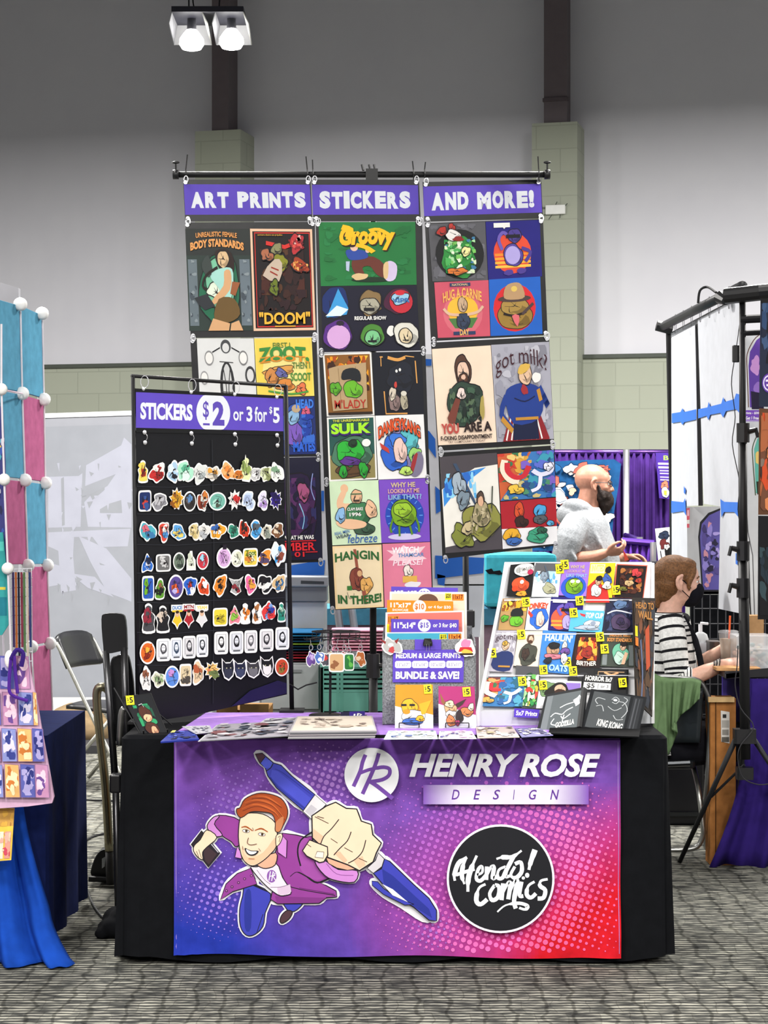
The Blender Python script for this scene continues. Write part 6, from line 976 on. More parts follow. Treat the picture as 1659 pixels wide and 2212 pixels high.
# grey graphic backdrop
G = YP(95, 15.9, 285, 15.7)
a = Art(G); g0 = G.hit(60, 890); g1 = G.hit(640, 868)
t = empty('graphic_backdrop', V(((g0.x+g1.x)/2, 15.8, 0)), 'wide grey printed backdrop with white splashed lettering behind the chairs', 'backdrop')
a.slab([(30, 895), (640, 878), (640, 1536), (30, 1536)], '#888b92', .02)
for p in a.m.v:
    if p.z < .06: p.z = .02
a.poly([(98, 903), (282, 897), (282, 916), (98, 922)], '#8f9198')
wb = '#9a9ca8'
for q in ([(104, 1030), (170, 1028), (178, 1022), (174, 1138), (104, 1140)], [(186, 1005), (262, 962), (268, 945), (284, 960), (284, 1140), (190, 1138), (182, 1085), (196, 1070), (232, 1050), (250, 1024), (184, 1050)], [(104, 1150), (282, 1142), (276, 1180), (216, 1182), (200, 1160), (160, 1160), (158, 1200), (164, 1275), (132, 1280), (126, 1190), (104, 1180)], [(170, 1158), (230, 1185), (284, 1250), (284, 1300), (232, 1280), (196, 1215)], [(104, 1215), (140, 1225), (136, 1262), (104, 1268)], [(150, 1238), (205, 1246), (246, 1290), (190, 1270)]):
    a.poly(q, wb)
gc = '#86898f'
for q in ([(132, 1034), (138, 1030), (140, 1134), (134, 1136)], [(216, 1100), (236, 1088), (262, 1080), (264, 1108), (216, 1108)], [(194, 1068), (226, 1052), (226, 1058), (200, 1080)]): a.poly(q, gc)
R = random.Random(5)
for i in range(40):
    x, y = R.choice([(R.uniform(100, 284), R.uniform(1000, 1290))]); a.l -= (1 if i else 0); a.poly([(x, y), (x+R.uniform(3, 14), y+R.uniform(-3, 8)), (x+R.uniform(1, 5), y+R.uniform(4, 22))], wb if i % 2 else gc)
a.m.build('printed_fabric', 'wall', t)
A = Art(G.off(.01)); A.slab([(95, 893), (640, 876), (640, 886), (95, 903)], '#e4e5ea', .03); A.m.build('top_rail', 'paintmetal', t)
MB().box(g0.x, g1.x, 15.66, 15.72, 0, .1, '#c8c8c4').build('bottom_rail', 'paintmetal', t)
tag(MB().box(at(150, 19, 0).x, at(300, 17.4).x+.0, 17.3, 17.5, 0, .02, '#d8d6cc').build('floor_sheet', 'paper'), 'pale strip on the floor at the foot of the grey backdrop', 'sheet') if False else None
# neighbour with white sheets and blue tape, seen in the gaps between the columns
def drape(nm, pts_top, pts_bot, Y, col, label, cat, group=None, mk='cloth', amp=.01, fr=9, parent=None, n=30, m=10, sd=0, base=0):
    (x0, y0), (x1, y1) = pts_top; (x2, y2), (x3, y3) = pts_bot
    Yf = Y if callable(Y) else (lambda u: Y)
    def f(u, v):
        a = P(x0+(x1-x0)*u, y0+(y1-y0)*u, Yf(u)); b_ = P(x2+(x3-x2)*u, y2+(y3-y2)*u, Yf(u)); p = a.lerp(b_, v)
        d = amp*(.35+.65*v)*(math.sin(u*fr*6.283+sd+v*.8)+.4*math.sin(u*fr*2.3*6.283+sd*2)); return p+V((0, -d, 0))
    o = MB().sheet(f, n, m, col).build(nm, mk, parent, smooth=True, solid=.002)
    if not parent: tag(o, label, cat, group)
    return o
blue = '#2a62c8'
def tape(mb_or_pl, parent, quads, off=.004, col='#2f6fd0'):
    for q in quads: A = Art(mb_or_pl.off(off)); A.slab(q, col, .0004); A.m.build('blue_tape', 'paper', parent)
GP = FP(9.6)
A = Art(GP); A.slab([(615, 765), (1046, 765), (1046, 1265), (620, 1265)], '#dfe1e6', .004); A.slab([(960, 1262), (1046, 1262), (1036, 1376), (1008, 1376), (966, 1340)], '#d6dae2', .004)
o = tag(A.m.build('white_sheet', 'paper'), 'large white sheet joined with blue tape, showing between the art columns', 'sheet')
tape(GP, o, [[(918, 775), (932, 776), (932, 790), (920, 790)], [(700, 1245), (622, 1246), (622, 1222), (660, 1216), (680, 1212), (702, 1210)], [(918, 940), (926, 930), (940, 948), (942, 990), (920, 960)], [(940, 1050), (956, 1064), (958, 1100), (942, 1110)], [(940, 1200), (1046, 1205), (1044, 1238), (940, 1250)], [(694, 1060), (700, 1060), (700, 1104), (694, 1104)], [(944, 1240), (962, 1244), (960, 1266), (946, 1262)]])
for x in (700, 1040):
    MB().tube([at(x, 9.66, 0), at(x, 9.66, zz(765, 9.66))], .012, '#e4e4e2').build('support_pipe', 'plastic', o)
# teal covered counter with mauve cloth
c0, c1 = at(690, 10.4).x, at(1205, 10.4).x
t = empty('neighbour_counter', V(((c0+c1)/2, 10.6, 0)), 'teal topped counter with a mauve cloth behind the stand', 'counter')
MB().box(c0, c1, 10.4, 11.0, zz(1350, 10.4), zz(1315, 10.4), '#3d7088').build('teal_top', 'cloth', t)
MB().box(c0+.02, c1-.02, 10.43, 10.97, 0, zz(1350, 10.4), '#7c6672').build('mauve_cloth', 'cloth', t)
for x in (735, 766): tag(MB().tube([at(x-8, 10.2, zz(1300, 10.2)), at(x, 10.2, zz(1362, 10.2)), at(x, 10.2, 0)], .020, '#a8a8b0', 10).build('table_leg_tube', 'metal'), 'pale grey tube standing before the teal counter, %s of a pair' % ('nearer the shirts' if x == 735 else 'nearer the black pole'), 'tube', 'pale tubes by the counter')
o = tag(MB().box(at(1050, 10.3).x, at(1205, 10.3).x, 10.36, 10.9, zz(1312, 10.36)+.001, zz(1197, 10.3), '#3c9cac').build('teal_case', 'cloth', bevel=.02), 'teal blue padded case on the counter behind the postcard rack', 'case')
A = Art(FP(10.355)); A.slab([(1048, 1232), (1062, 1228), (1066, 1234), (1080, 1232), (1086, 1240), (1078, 1242), (1068, 1240), (1056, 1240)], '#16181c', .003); A.m.build('dark_trim', 'cloth', o)
# stacks behind the table: drawer cart, shirts, bin
Yc = 8.9
t = empty('drawer_cart', at(655, Yc+.2), 'grey plastic drawer cart under the folded shirts', 'drawer unit')
x0, x1 = at(560, Yc).x, at(694, Yc).x; zt_ = zz(1432, Yc)
MB().box(x0, x1, Yc+.01, Yc+.42, 0, zt_, '#8c9092').build('body', 'plastic', t, bevel=.004)
for i in range(4):
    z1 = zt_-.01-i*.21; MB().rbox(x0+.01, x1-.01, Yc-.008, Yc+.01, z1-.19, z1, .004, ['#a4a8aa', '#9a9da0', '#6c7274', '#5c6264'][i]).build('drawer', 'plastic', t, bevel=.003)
    MB().box((x0+x1)/2-.05, (x0+x1)/2+.05, Yc-.018, Yc-.008, z1-.03, z1-.018, '#7c8082').build('pull_handle', 'plastic', t.children[-1])
SH = ['#1c5c88', '#2c84b0', '#143048', '#1c4868', '#8cae3c', '#183850', '#20405c', '#5c2434', '#8c2834', '#c03440', '#4c2430']
z = zt_+.001
hh = (zz(1366, Yc)-zt_)/len(SH)
for i, c in enumerate(SH[::-1]):
    w = .01*math.sin(i*2.1)
    mb = MB(); mb.loft([(V((x0+w, Yc+.2, z+hh*.5)), V((0, .17, 0)), V((0, 0, hh*.3))), (V((x0+.03, Yc+.2, z+hh*.5)), V((0, .18, 0)), V((0, 0, hh*.47))), (V((x1-.04+w, Yc+.2, z+hh*.48)), V((0, .18, 0)), V((0, 0, hh*.48))), (V((x1-.01+w, Yc+.2, z+hh*.45)), V((0, .17, 0)), V((0, 0, hh*.35)))], c, 14, 3)
    nm = ['deep blue', 'sky blue', 'ink navy', 'petrol blue', 'lime green', 'midnight blue', 'slate navy', 'plum', 'brick red', 'scarlet', 'maroon'][::1][len(SH)-1-i]
    tag(mb.build('folded_shirt', 'cloth', smooth=True), '%s folded shirt in the dark stack on the drawer cart' % nm, 'shirt', 'folded shirts on the drawer cart'); z += hh*1.0
t = empty('storage_bin', at(660, 9.35), 'tall whitish grey storage bin standing behind the folded shirts', 'bin')
x0, x1 = at(612, 9.3).x, at(704, 9.3).x
MB().box(x0, x1, 9.32, 9.52, 0, zz(1300, 9.3), '#d4d8dc').build('body', 'plastic', t, bevel=.01); MB().box(x0-.005, x1+.005, 9.31, 9.53, zz(1300, 9.3), zz(1268, 9.3), '#8e9296').build('band', 'plastic', t, bevel=.004)
MB().box(x0-.01, x1+.01, 9.30, 9.54, zz(1268, 9.3), zz(1246, 9.3), '#b4b8bc').build('lid', 'plastic', t, bevel=.006)
A = Art(FP(9.299)); A.slab([(650, 1254), (700, 1256), (700, 1262), (650, 1261)], '#4c5054', .0006); A.m.build('label_strip', 'paper', t)
# seafoam crate stack on the floor
Yk = 8.62
x0, x1 = at(693, Yk).x, at(832, Yk).x
zt_ = zz(1437, Yk)
for k, (za, zb) in enumerate(((0, zt_-.34), (zt_-.335, zt_))):
    t = empty('slotted_crate', V(((x0+x1)/2, Yk+.03, za)), ('upper' if k else 'lower')+' seafoam green slotted crate behind the keychain spinner', 'crate', 'seafoam crates')
    mb = MB(); col = '#5ea090'; yb = Yk+.30; y0 = Yk+.045
    mb.box(x0, x1, yb, yb+.008, za, zb, col); mb.box(x0, x1, y0, yb, za, za+.008, col)
    for xx in (x0, x0+(x1-x0)*.24, x0+(x1-x0)*.30, x1-.008): mb.box(xx, xx+.012, y0, y0+.010, za, zb, col)
    mb.box(x0, x0+.008, y0, yb, za, zb, col); mb.box(x1-.008, x1, y0, yb, za, zb, col)
    n = 17; h_ = (zb-za)/n
    for i in range(n):
        if 7 <= i <= 10: 
            if i == 7: mb.box(x0+.01, x1-.01, y0+.001, y0+.008, za+h_*7, za+h_*11, '#66a898')
            continue
        mb.box(x0+.01, x1-.01, y0+.001, y0+.008, za+h_*i+.001, za+h_*(i+.62), '#66a898')
    mb.box(x0+.02, x1-.02, y0+.03, yb-.01, za+.01, zb-.01, '#2c4c48'); mb.build('slotted_body', 'plastic', t)
    MB().box(x0-.004, x1+.004, y0-.004, yb+.006, zb-.012, zb, '#74b4a4').build('rim', 'plastic', t)
zt_ += .001
o = tag(MB().box(at(772, Yk).x, at(838, Yk).x, Yk+.08, Yk+.28, zt_, zz(1412, Yk), '#15151a').build('black_box', 'card', bevel=.006), 'black box lying on the seafoam crate by the pole', 'box')
z = zz(1412, Yk)+.001; PKS = ['#d890a8', '#e8a8bc', '#f0c0cc', '#dc98b0', '#e8b0c0', '#f4ccd8', '#e09cb4']; hh = (zz(1362, Yk)-z)/7
for i, c in enumerate(PKS):
    mb = MB(); xa_, xb_ = at(716+3*math.sin(i*2), Yk).x, at(838+3*math.cos(i*3), Yk).x
    mb.loft([(V((xa_, Yk+.18, z+hh*.5)), V((0, .1, 0)), V((0, 0, hh*.35))), (V((xa_+.03, Yk+.18, z+hh*.5)), V((0, .11, 0)), V((0, 0, hh*.46))), (V((xb_-.03, Yk+.18, z+hh*.5)), V((0, .11, 0)), V((0, 0, hh*.48))), (V((xb_, Yk+.18, z+hh*.5)), V((0, .1, 0)), V((0, 0, hh*.3)))], c, 14, 3)
    tag(mb.build('folded_shirt', 'cloth', smooth=True), 'pink folded shirt in the stack over the black box', 'shirt', 'pink folded shirts'); z += hh
# cardboard box and white packet just behind the table
t = empty('cardboard_box', at(528, 7.95), 'open brown cardboard box peeking over the rear table edge', 'box')
x0, x1 = at(470, 7.9).x, at(582, 7.9).x; MB().box(x0, x1, 7.85, 8.15, 0, zz(1520, 7.9)-.02, '#a07848').build('body', 'card', t); MB().box(x0+.01, x0+.08, 7.84, 7.86, zz(1560, 7.9)-.2, zz(1522, 7.9)+.02, '#b08a58').build('flap', 'card', t); MB().box(x0+.09, x1, 7.84, 7.86, zz(1560, 7.9)-.2, zz(1518, 7.9)+.0, '#b8925e').build('flap', 'card', t)
# stray stone-grey bin behind the board
t = empty('grey_tote', at(415, 8.3), 'grey lidded tote behind the foot of the sticker board', 'bin')
MB().box(at(345, 8.2).x, at(450, 8.2).x, 8.25, 8.6, 0, zz(1548, 8.25), '#7e827e').build('body', 'plastic', t, bevel=.01); MB().box(at(343, 8.2).x, at(452, 8.2).x, 8.23, 8.62, zz(1562, 8.25)+.001, zz(1548, 8.25)+.012, '#8e928e').build('lid', 'plastic', t, bevel=.006)
# ---------------------------------------------------------------- purple pipe and drape on the right
DY = 13.6
def pleats(name, x0, x1, yt, Y, col, label, zb=.02, fr=14, parent=None, amp=.03):
    a = at(x0, Y).x; b_ = at(x1, Y).x; zt_ = zz(yt, Y)
    f = lambda u, v: V((a+(b_-a)*u, Y-amp*(math.sin(u*fr*6.283)+.5*math.sin(u*fr*1.7*6.283+1))*(.4+.6*v), zt_*(1-v)+zb*v))
    return MB().sheet(f, int(fr*9), 8, col).build(name, 'velvet', parent, smooth=True, solid=.002)
t = empty('pipe_and_drape', at(1320, DY), 'tall purple pleated drape hung from a pipe behind the bald man', 'curtain')
pleats('drape_panel', 1150, 1346, 979, DY, '#391f60', '', fr=14, parent=t); pleats('drape_panel', 1352, 1480, 979, DY, '#391f60', '', fr=9, parent=t)
MB().tube([at(1150, DY+.01, zz(977, DY)), at(1480, DY+.01, zz(977, DY))], .02, '#5c3c8a', 10).build('top_pipe', 'metal', t, smooth=True)
pp = at(1352, DY-.06); MB().tube([at(1353, DY-.06, zz(972, DY)), at(1352, DY-.06, 0)], .022, '#b8b8bc', 12).build('upright', 'metal', t, smooth=True)
t = empty('low_divider', at(1390, 12.6), 'low purple drape divider with white uprights', 'curtain')
pleats('drape_panel', 1346, 1412, 1172, 12.7, '#4c2a80', '', fr=5, parent=t, amp=.02)
MB().tube([at(1343, 12.7, zz(1168, 12.7)), at(1412, 12.7, zz(1174, 12.7))], .022, '#6c48b0', 10).build('top_pipe', 'metal', t)
MB().tube([at(1411, 12.66, 0), at(1411, 12.66, zz(1171, 12.7))], .02, '#c8c8cc', 10).build('upright', 'metal', t); MB().tube([at(1382, 13.0, 0), at(1382, 13.0, zz(1160, 13.0))], .02, '#c8c8cc', 10).build('upright', 'metal', t)
MB().tube([at(1352, 13.4, zz(1157, 13.3)), at(1382, 13.0, zz(1168, 13.0))], .02, '#6c48b0', 10).build('cross_pipe', 'metal', t)
# patterned blanket hung on the drape
BL = FP(13.2); A = Art(BL, Q([(1150, 996), (1342, 992), (1334, 1190), (1150, 1190)])); A.slab([(0, 2), (50, 0), (92, 0), (100, 5), (98, 30), (94, 60), (92, 100), (0, 100)], '#1c4a78', .012)
R = random.Random(11); cs = ['#e8dcd0', '#ead8c8', '#d8cfc8', '#e0a888', '#c8d4e0', '#d89058', '#245888', '#a8584c', '#f0e8e0']
for i in range(95): x, y = R.uniform(6, 88), R.uniform(7, 93); r = R.uniform(4, 8.5); c = cs[i % 9]; A.poly(wob(x, y, r, r*R.uniform(.5, 1.1), .4, i, 12), c); A.stroke(wob(x, y, r, r*.8, .4, i, 12), .6, '#141c30', True)
tag(A.m.build('patterned_blanket', 'cloth'), 'blue blanket printed with pale cartoon shapes hanging behind the bald man', 'blanket')
# purple notice and comic poster by the pole
flat('menu_poster', [(1416, 978), (1450, 978), (1446, 1078), (1424, 1076)], 13.54, '#3c2080', [('t', 'BI', 50, 6, 96, 16, '#8cc840', .02)] + [('r', 12, y, 92, y+4, '#d8d0ec') for y in (22, 30)] + [('r', 20, y, 90, y+2.5, '#b0a4d8') for y in (38, 44, 52, 58)] + [('b', 56, 72, 34, 10, .2, '#c06c50', 3), ('b', 60, 86, 34, 12, .1, '#dce0ec', 4), ('r', 46, 82, 74, 92, '#a8c838')], 'purple price poster with white and green print on the drape', 'poster')
flat('comic_poster', [(1415, 1142), (1452, 1138), (1452, 1224), (1423, 1222)], 12.245, '#ececf0', [('b', 50, 20, 36, 10, .2, '#2c3850', 3), ('b', 50, 44, 30, 14, .3, '#702c2c', 4), ('b', 70, 66, 20, 20, .3, '#141414', 5), ('b', 64, 50, 16, 8, .3, '#f4f0ee', 6), ('s', [(20, 60), (30, 90)], 6, '#24242c')], 'black and white comic poster beside the low divider', 'poster', m='gloss')
t = empty('dark_cabinet', at(1432, 12.3), 'dark upright block under the black and white comic poster', 'cabinet'); MB().box(at(1412, 12.25).x, at(1452, 12.25).x, 12.25, 12.8, 0, zz(1216, 12.25), '#17171c').build('body', 'card', t)
# ---------------------------------------------------------------- right-hand booth: rig with white sheets
t = empty('display_rig', at(1602, 8.6), 'black telescopic rig with a slanting top rail and tripod legs', 'display rig')
RP0 = YP(1452, 10.5, 1598, 8.72); RY0, RY1 = 10.6, 8.55        # rail goes away from us to the left
A0 = P(1430, 706, RY0); A1 = P(1604, 618, RY1)
MB().tube([A0, A1], .022, '#1b1c1f', 12).build('slanting_rail', 'paintmetal', t, smooth=True)
MB().tube([P(1566, 640, 8.55), P(1640, 632, 8.5), P(1680, 628, 8.5)], .034, '#151517', 12).build('clamp_head', 'plastic', t)
MB().tube([P(1418, 703, RY0-.02), P(1452, 712, RY0-.02)], .028, '#151517', 10).build('corner_clamp', 'plastic', t)
MB().tube([P(1444, 712, RY0), at(1452, RY0, zz(1100, RY0)), at(1456, RY0, 0)], .014, '#121214', 10).build('rear_upright', 'paintmetal', t)
MB().tube([P(1604, 625, 8.55), at(1604, 8.55, zz(1180, 8.55))], .014, '#121214', 12).build('upright', 'paintmetal', t, smooth=True)
MB().tube([at(1604, 8.55, zz(925, 8.55)), at(1606, 8.55, zz(1300, 8.55))], .0185, '#121214', 12).build('upright', 'paintmetal', t, smooth=True)
MB().tube([at(1606, 8.55, zz(1190, 8.55)), at(1610, 8.55, zz(1640, 8.55))], .022, '#121214', 12).build('upright', 'paintmetal', t, smooth=True)
for y, s_ in ((935, 1), (1190, -1), (1270, -1)):
    c = at(1605, 8.53, zz(y, 8.53)); mb = MB(); mb.tube([c+V((0, 0, -.04)), c+V((0, 0, .04))], .027, '#17171a', 10); mb.tube([c, c+V((s_*.05, -.01, .012))], [.014, .01], '#17171a', 8); mb.tube([c+V((s_*.05, -.01, .02)), c+V((s_*.06, -.01, -.02))], .008, '#17171a', 6); mb.build('height_clamp', 'plastic', t)
foot = V((at(1466, 1).x, 0, 0)); ft = fl(1468, 1868); hub = at(1608, 8.55, zz(1600, 8.55))
low = P(1545, 1735, (hub.y+ft.y)/2)
MB().tube([hub+V((-.03, 0, .02)), ft+V((0, 0, .012))], [.012, .010], '#17181b', 10).build('leg', 'paintmetal', t, smooth=True)
MB().tube([hub+V((.03, 0, .02)), V((hub.x+.42, hub.y+.1, .012))], .011, '#17181b', 10).build('leg', 'paintmetal', t, smooth=True)
MB().tube([hub+V((0, .02, .02)), V((hub.x+.05, hub.y+.5, .012))], .011, '#17181b', 10).build('leg', 'paintmetal', t, smooth=True)
MB().tube([hub+V((0, 0, -.10)), (hub+ft)/2+V((0, 0, .03))], .006, '#202124', 8).build('brace', 'paintmetal', t)
mb = MB(); mb.rbox(hub.x-.045, hub.x+.045, hub.y-.035, hub.y+.035, hub.z-.01, hub.z+.05, .01, '#17171a'); mb.build('spider_hub', 'plastic', t); MB().rbox(hub.x-.035, hub.x+.035, hub.y-.03, hub.y+.03, hub.z-.16, hub.z-.11, .01, '#17171a').build('lower_collar', 'plastic', t)
for y in (690, 720): MB().tube([P(1600, y, 8.55), P(1680, y-4, 8.52)], .018 if y == 690 else .012, '#151517', 10).build('side_arm', 'paintmetal', t)
for i in range(7):
    q = .2+.11*i; c = A0.lerp(A1, q); MB().tube([c+V((.0, .026*math.cos(a), -.02+.05*math.sin(a))) for a in [k*.63 for k in range(10)]], .0014, '#9a9a9e', 5, closed=True).build('hanging_ring', 'metal', t)
mb = MB(); mb.tube([P(1508, 655, 9.3), P(1512, 628, 9.3), P(1528, 620, 9.3), P(1547, 632, 9.2)], .006, '#151517', 6, smooth=4); mb.build('arched_cable', 'rubber', t)
MB().tube([RP0.off(-.05).hit(1504, 700), RP0.off(-.05).hit(1513, 1092)], .013, '#17171a', 8).build('inner_rod', 'paintmetal', t)
mb = MB(); mb.tube([P(1556, 642, 8.9), P(1568, 650, 8.85)], [.03, .02], '#121214', 10); mb.build('clip_lamp', 'plastic', t)
RP = YP(1452, 10.5, 1598, 8.72)
flatrail = Art(RP); flatrail.slab([(1449, 718), (1596, 640), (1596, 652), (1449, 730)], '#6a6c70', .02); flatrail.m.build('grey_flat_rail', 'metal', t)
def wsheet(quad, label, off, sd): 
    A = Art(RP.off(off)); A.slab(quad, '#c6c8ce', .002); return tag(A.m.build('white_sheet', 'paper'), label, 'sheet', 'white sheets on the black rig')
s1 = wsheet([(1450, 720), (1501, 694), (1508, 1092), (1484, 1093), (1484, 1209), (1451, 1210)], 'narrow white sheet on the black rig, nearest the pale drapes', 0, 1)
s2 = wsheet([(1507, 691), (1598, 642), (1599, 1325), (1552, 1315), (1556, 1094), (1520, 1088)], 'wide white sheet on the black rig, beside the upright pole', .004, 2)
tape(RP, s1, [[(1451, 893), (1470, 890), (1474, 882), (1478, 890), (1504, 884), (1504, 906), (1478, 912), (1474, 918), (1470, 911), (1451, 914)], [(1450, 1082), (1476, 1085), (1480, 1076), (1482, 1114), (1476, 1104), (1450, 1108)], [(1477, 1050), (1481, 1058), (1480, 1068), (1477, 1064)]], .006)
tape(RP, s2, [[(1508, 884), (1528, 880), (1531, 868), (1534, 878), (1558, 872), (1562, 858), (1566, 868), (1586, 862), (1590, 850), (1597, 852), (1597, 892), (1590, 884), (1568, 888), (1562, 902), (1556, 892), (1534, 896), (1530, 908), (1526, 898), (1508, 904)], [(1556, 1078), (1564, 1084), (1594, 1085), (1594, 1116), (1586, 1106), (1564, 1106), (1558, 1118)], [(1589, 1195), (1593, 1196), (1593, 1220), (1589, 1218)]], .010)
mb = MB(); c = [P(1599, 690, 8.6), P(1593, 735, 8.6), P(1588, 765, 8.6)]; mb.tube(c, .0018, '#151517', 5)
mb.tube([P(1586, 780, 8.6), P(1580, 830, 8.6), P(1588, 900, 8.6), P(1582, 960, 8.6), P(1597, 1040, 8.6), P(1594, 1100, 8.6), P(1600, 1160, 8.6), P(1596, 1280, 8.58), P(1600, 1390, 8.5)], .0020, '#1a1a1c', 5, smooth=4)
mb.tube([P(1594, 1395, 8.5), P(1592, 1440, 8.5), P(1588, 1480, 8.5), P(1600, 1530, 8.5), P(1628, 1570, 8.5), P(1600, 1610, 8.5), P(1594, 1640, 8.5), P(1605, 1680, 8.5), P(1640, 1695, 8.5), P(1675, 1690, 8.5)], .0025, '#2c2c30', 5, smooth=4)
o = tag(mb.build('power_lead', 'rubber'), 'thin black lead with an inline adapter trailing down the rig pole', 'cable')
c = P(1589, 764, 8.6); MB().rbox(c.x-.014, c.x+.016, 8.58, 8.61, P(0, 783, 8.6).z, P(0, 746, 8.6).z, .006, '#141416').build('inline_adapter', 'plastic', o, bevel=.004)
# window-like posters on the sheet to the right and the dark art banners at the edge
RB = YP(1606, 9.6, 1700, 9.5)
A = Art(RB); A.slab([(1604, 720), (1700, 718), (1700, 1335), (1606, 1335)], '#c6c8ca', .004)
A.stroke([(1617, 880), (1614, 800), (1614, 765), (1628, 735), (1642, 722)], 2, '#5c3c30', False, 3); A.poly([(1620, 880), (1617, 790), (1620, 760), (1634, 735), (1650, 722), (1650, 882)], '#5c3a98'); A.poly(wob(1632, 790, 11, 18, .3, 3), '#c08cc8').poly(wob(1640, 840, 14, 14, .3, 5), '#8c68b8').poly([(1622, 845), (1650, 850), (1650, 884), (1624, 884)], '#1c1430')
A.stroke([(1632, 1070), (1626, 990), (1626, 965), (1636, 940), (1650, 925)], 2, '#3c4c30', False, 3); A.poly([(1633, 1065), (1629, 970), (1636, 948), (1650, 930), (1650, 1065)], '#5ca898').poly(wob(1642, 990, 9, 18, .3, 6), '#d8b868').poly([(1634, 1040), (1650, 1040), (1650, 1068), (1636, 1068)], '#24281c')
A.stroke([(1607, 1000), (1616, 1150), (1626, 1200), (1630, 1328)], 1.6, '#38383c'); A.stroke([(1616, 1170), (1620, 1300), (1622, 1332)], 3, '#1a1a1c')
o = tag(A.m.build('poster_sheet', 'paper'), 'pale sheet with arched violet and green window-style posters beyond the rig pole', 'poster sheet')
flat('price_sign', [(1606, 886), (1641, 886), (1640, 911), (1606, 911)], 9.45, '#6a3ca8', [('t', 'prints - $30', 4, 14, 96, 40, Wt, .02), ('t', 'Get 1 Free', 14, 54, 96, 82, Wt, .02), ('r', 0, 92, 100, 96, Wt)], 'small purple price sign ending in Get 1 Free', 'sign')
EB = YP(1642, 8.3, 1720, 8.35)
q1 = [(1643, 645), (1720, 645), (1720, 882), (1640, 878)]
o = flat('art_banner', q1, EB, '#20283c', [('sp', 4, 4, 96, 60, ['#2c4468', '#3c5478', '#1c2438', '#14161f'], 24, 5, 14, 4), ('e', 26, 78, 20, 9, '#5c3898'), ('e', 26, 78, 17, 7.5, '#d8d0ec'), ('e', 26, 78, 14, 6, '#5c3898'), ('s', [(16, 76), (36, 75)], 2, '#e0d8f0'), ('s', [(18, 80), (34, 80)], 2, '#e0d8f0'), ('r', 0, 0, 100, 4, '#0c0c0e')], 'dark blue art banner with a round violet badge at the picture edge', 'banner', m='gloss')
flat('art_banner', [(1640, 882), (1720, 886), (1720, 1112), (1638, 1112)], EB, '#5c3c28', [('sp', 4, 4, 96, 96, ['#a8603c', '#6c4430', '#d08050', '#3c2c28', '#7c6c60', '#c84c28', '#50484a'], 60, 6, 16, 5)], 'fiery brown art banner under the one with a violet badge', 'banner', m='gloss')
flat('art_banner', [(1638, 1114), (1720, 1116), (1720, 1338), (1637, 1338)], EB, '#141418', [('sp', 4, 30, 96, 96, ['#1c2428', '#24303a', '#34464c', '#18181c'], 26, 6, 14, 7)], 'near-black art banner, lowest at the picture edge', 'banner', m='gloss')
# low grid wall, gothic poster behind the seated woman
t = empty('grid_wall', at(1560, 10.2), 'black wire grid panel standing behind the iced drink', 'grid panel'); mb = MB()
for i in range(12): x = at(1500+i*17, 10.2).x; mb.tube([V((x, 10.2, .02)), V((x, 10.2, zz(1282, 10.2)))], .003, '#404044', 5)
for i in range(19): z = zz(1282, 10.2)-i*.075; mb.tube([V((at(1500, 10.2).x, 10.2, z)), V((at(1687, 10.2).x, 10.2, z))], .003, '#404044', 5)
mb.build('wire_mesh', 'paintmetal', t); MB().box(at(1490, 10.3).x, at(1690, 10.3).x, 10.26, 10.3, 0, zz(1286, 10.2), '#141519').build('black_backing', 'cloth', t)
A = Art(FP(9.9)); A.slab([(1483, 1095), (1600, 1093), (1600, 1284), (1514, 1284), (1486, 1215)], '#b8babd', .004)
A.poly([(1516, 1278), (1508, 1160), (1512, 1128), (1530, 1108), (1560, 1096), (1560, 1278)], '#1c1c24'); A.poly([(1519, 1274), (1512, 1160), (1516, 1132), (1532, 1113), (1556, 1102), (1556, 1274)], '#5c54a0')
R = random.Random(8)
for i in range(34): x, y = R.uniform(1521, 1552), R.uniform(1122, 1268); A.poly(wob(x, y, R.uniform(3, 8), R.uniform(4, 12), .3, i, 10), ['#8c80c8', '#3c3468', '#24203c', '#a898d8', '#54488c', '#c88c9c'][i % 6])
A.slab([(1506, 1278), (1600, 1277), (1600, 1283), (1508, 1284)], '#e4e4e8', .006)
tag(A.m.build('window_poster', 'paper'), 'grey sheet with an arched blue-violet poster behind the masked woman', 'poster')
flat('red_tag', [(1483, 1098), (1490, 1097), (1489, 1140), (1484, 1140)], 9.8, '#d85c6c', [('r', 20, 10, 80, 40, '#f0c0c8'), ('r', 0, 60, 100, 80, Wt)], 'slim red and white tag at the edge of the grey sheet', 'tag')
# woman's table
t = empty('side_table', at(1620, 8.9), 'purple-clothed table where the masked woman works', 'table')
ztb = zz(1450, 8.75); x0 = at(1606, 8.75).x
MB().box(x0-.08, 1.95, 8.75, 9.5, ztb-.03, ztb, '#2a2a30').build('tabletop', 'plastic', t, bevel=.004)
mb = MB(); f = lambda u, v: V((x0+.03+(1.93-x0-.03)*u-.19*v*v*(1-u)*(1-u), 8.73-.035*v*(1+math.sin(u*19+v*2))-.02*v*math.sin(u*43), (ztb-.03)*(1-v)+.02*v))
mb.sheet(f, 50, 12, '#2c1c66'); mb.build('purple_cloth', 'velvet', t, smooth=True, solid=.002)
mb = MB(); f = lambda u, v: V((x0+.03-.03*v-.02*math.sin(u*17)*v, 8.73+.75*u, (ztb-.03)*(1-v)+.02*v)); mb.sheet(f, 24, 8, '#2c1c66'); mb.build('purple_cloth_end', 'velvet', t, smooth=True, solid=.002)
tz2 = ztb+.001
A = Art(FP(8.742)); A.slab([(1567, 1452), (1690, 1440), (1690, 1460), (1568, 1466)], '#1e1e24', .002); A.slab([(1567, 1456), (1600, 1452), (1600, 1462), (1568, 1466)], '#c8c8d0', .001); A.m.build('table_edge_sign', 'plastic', t)
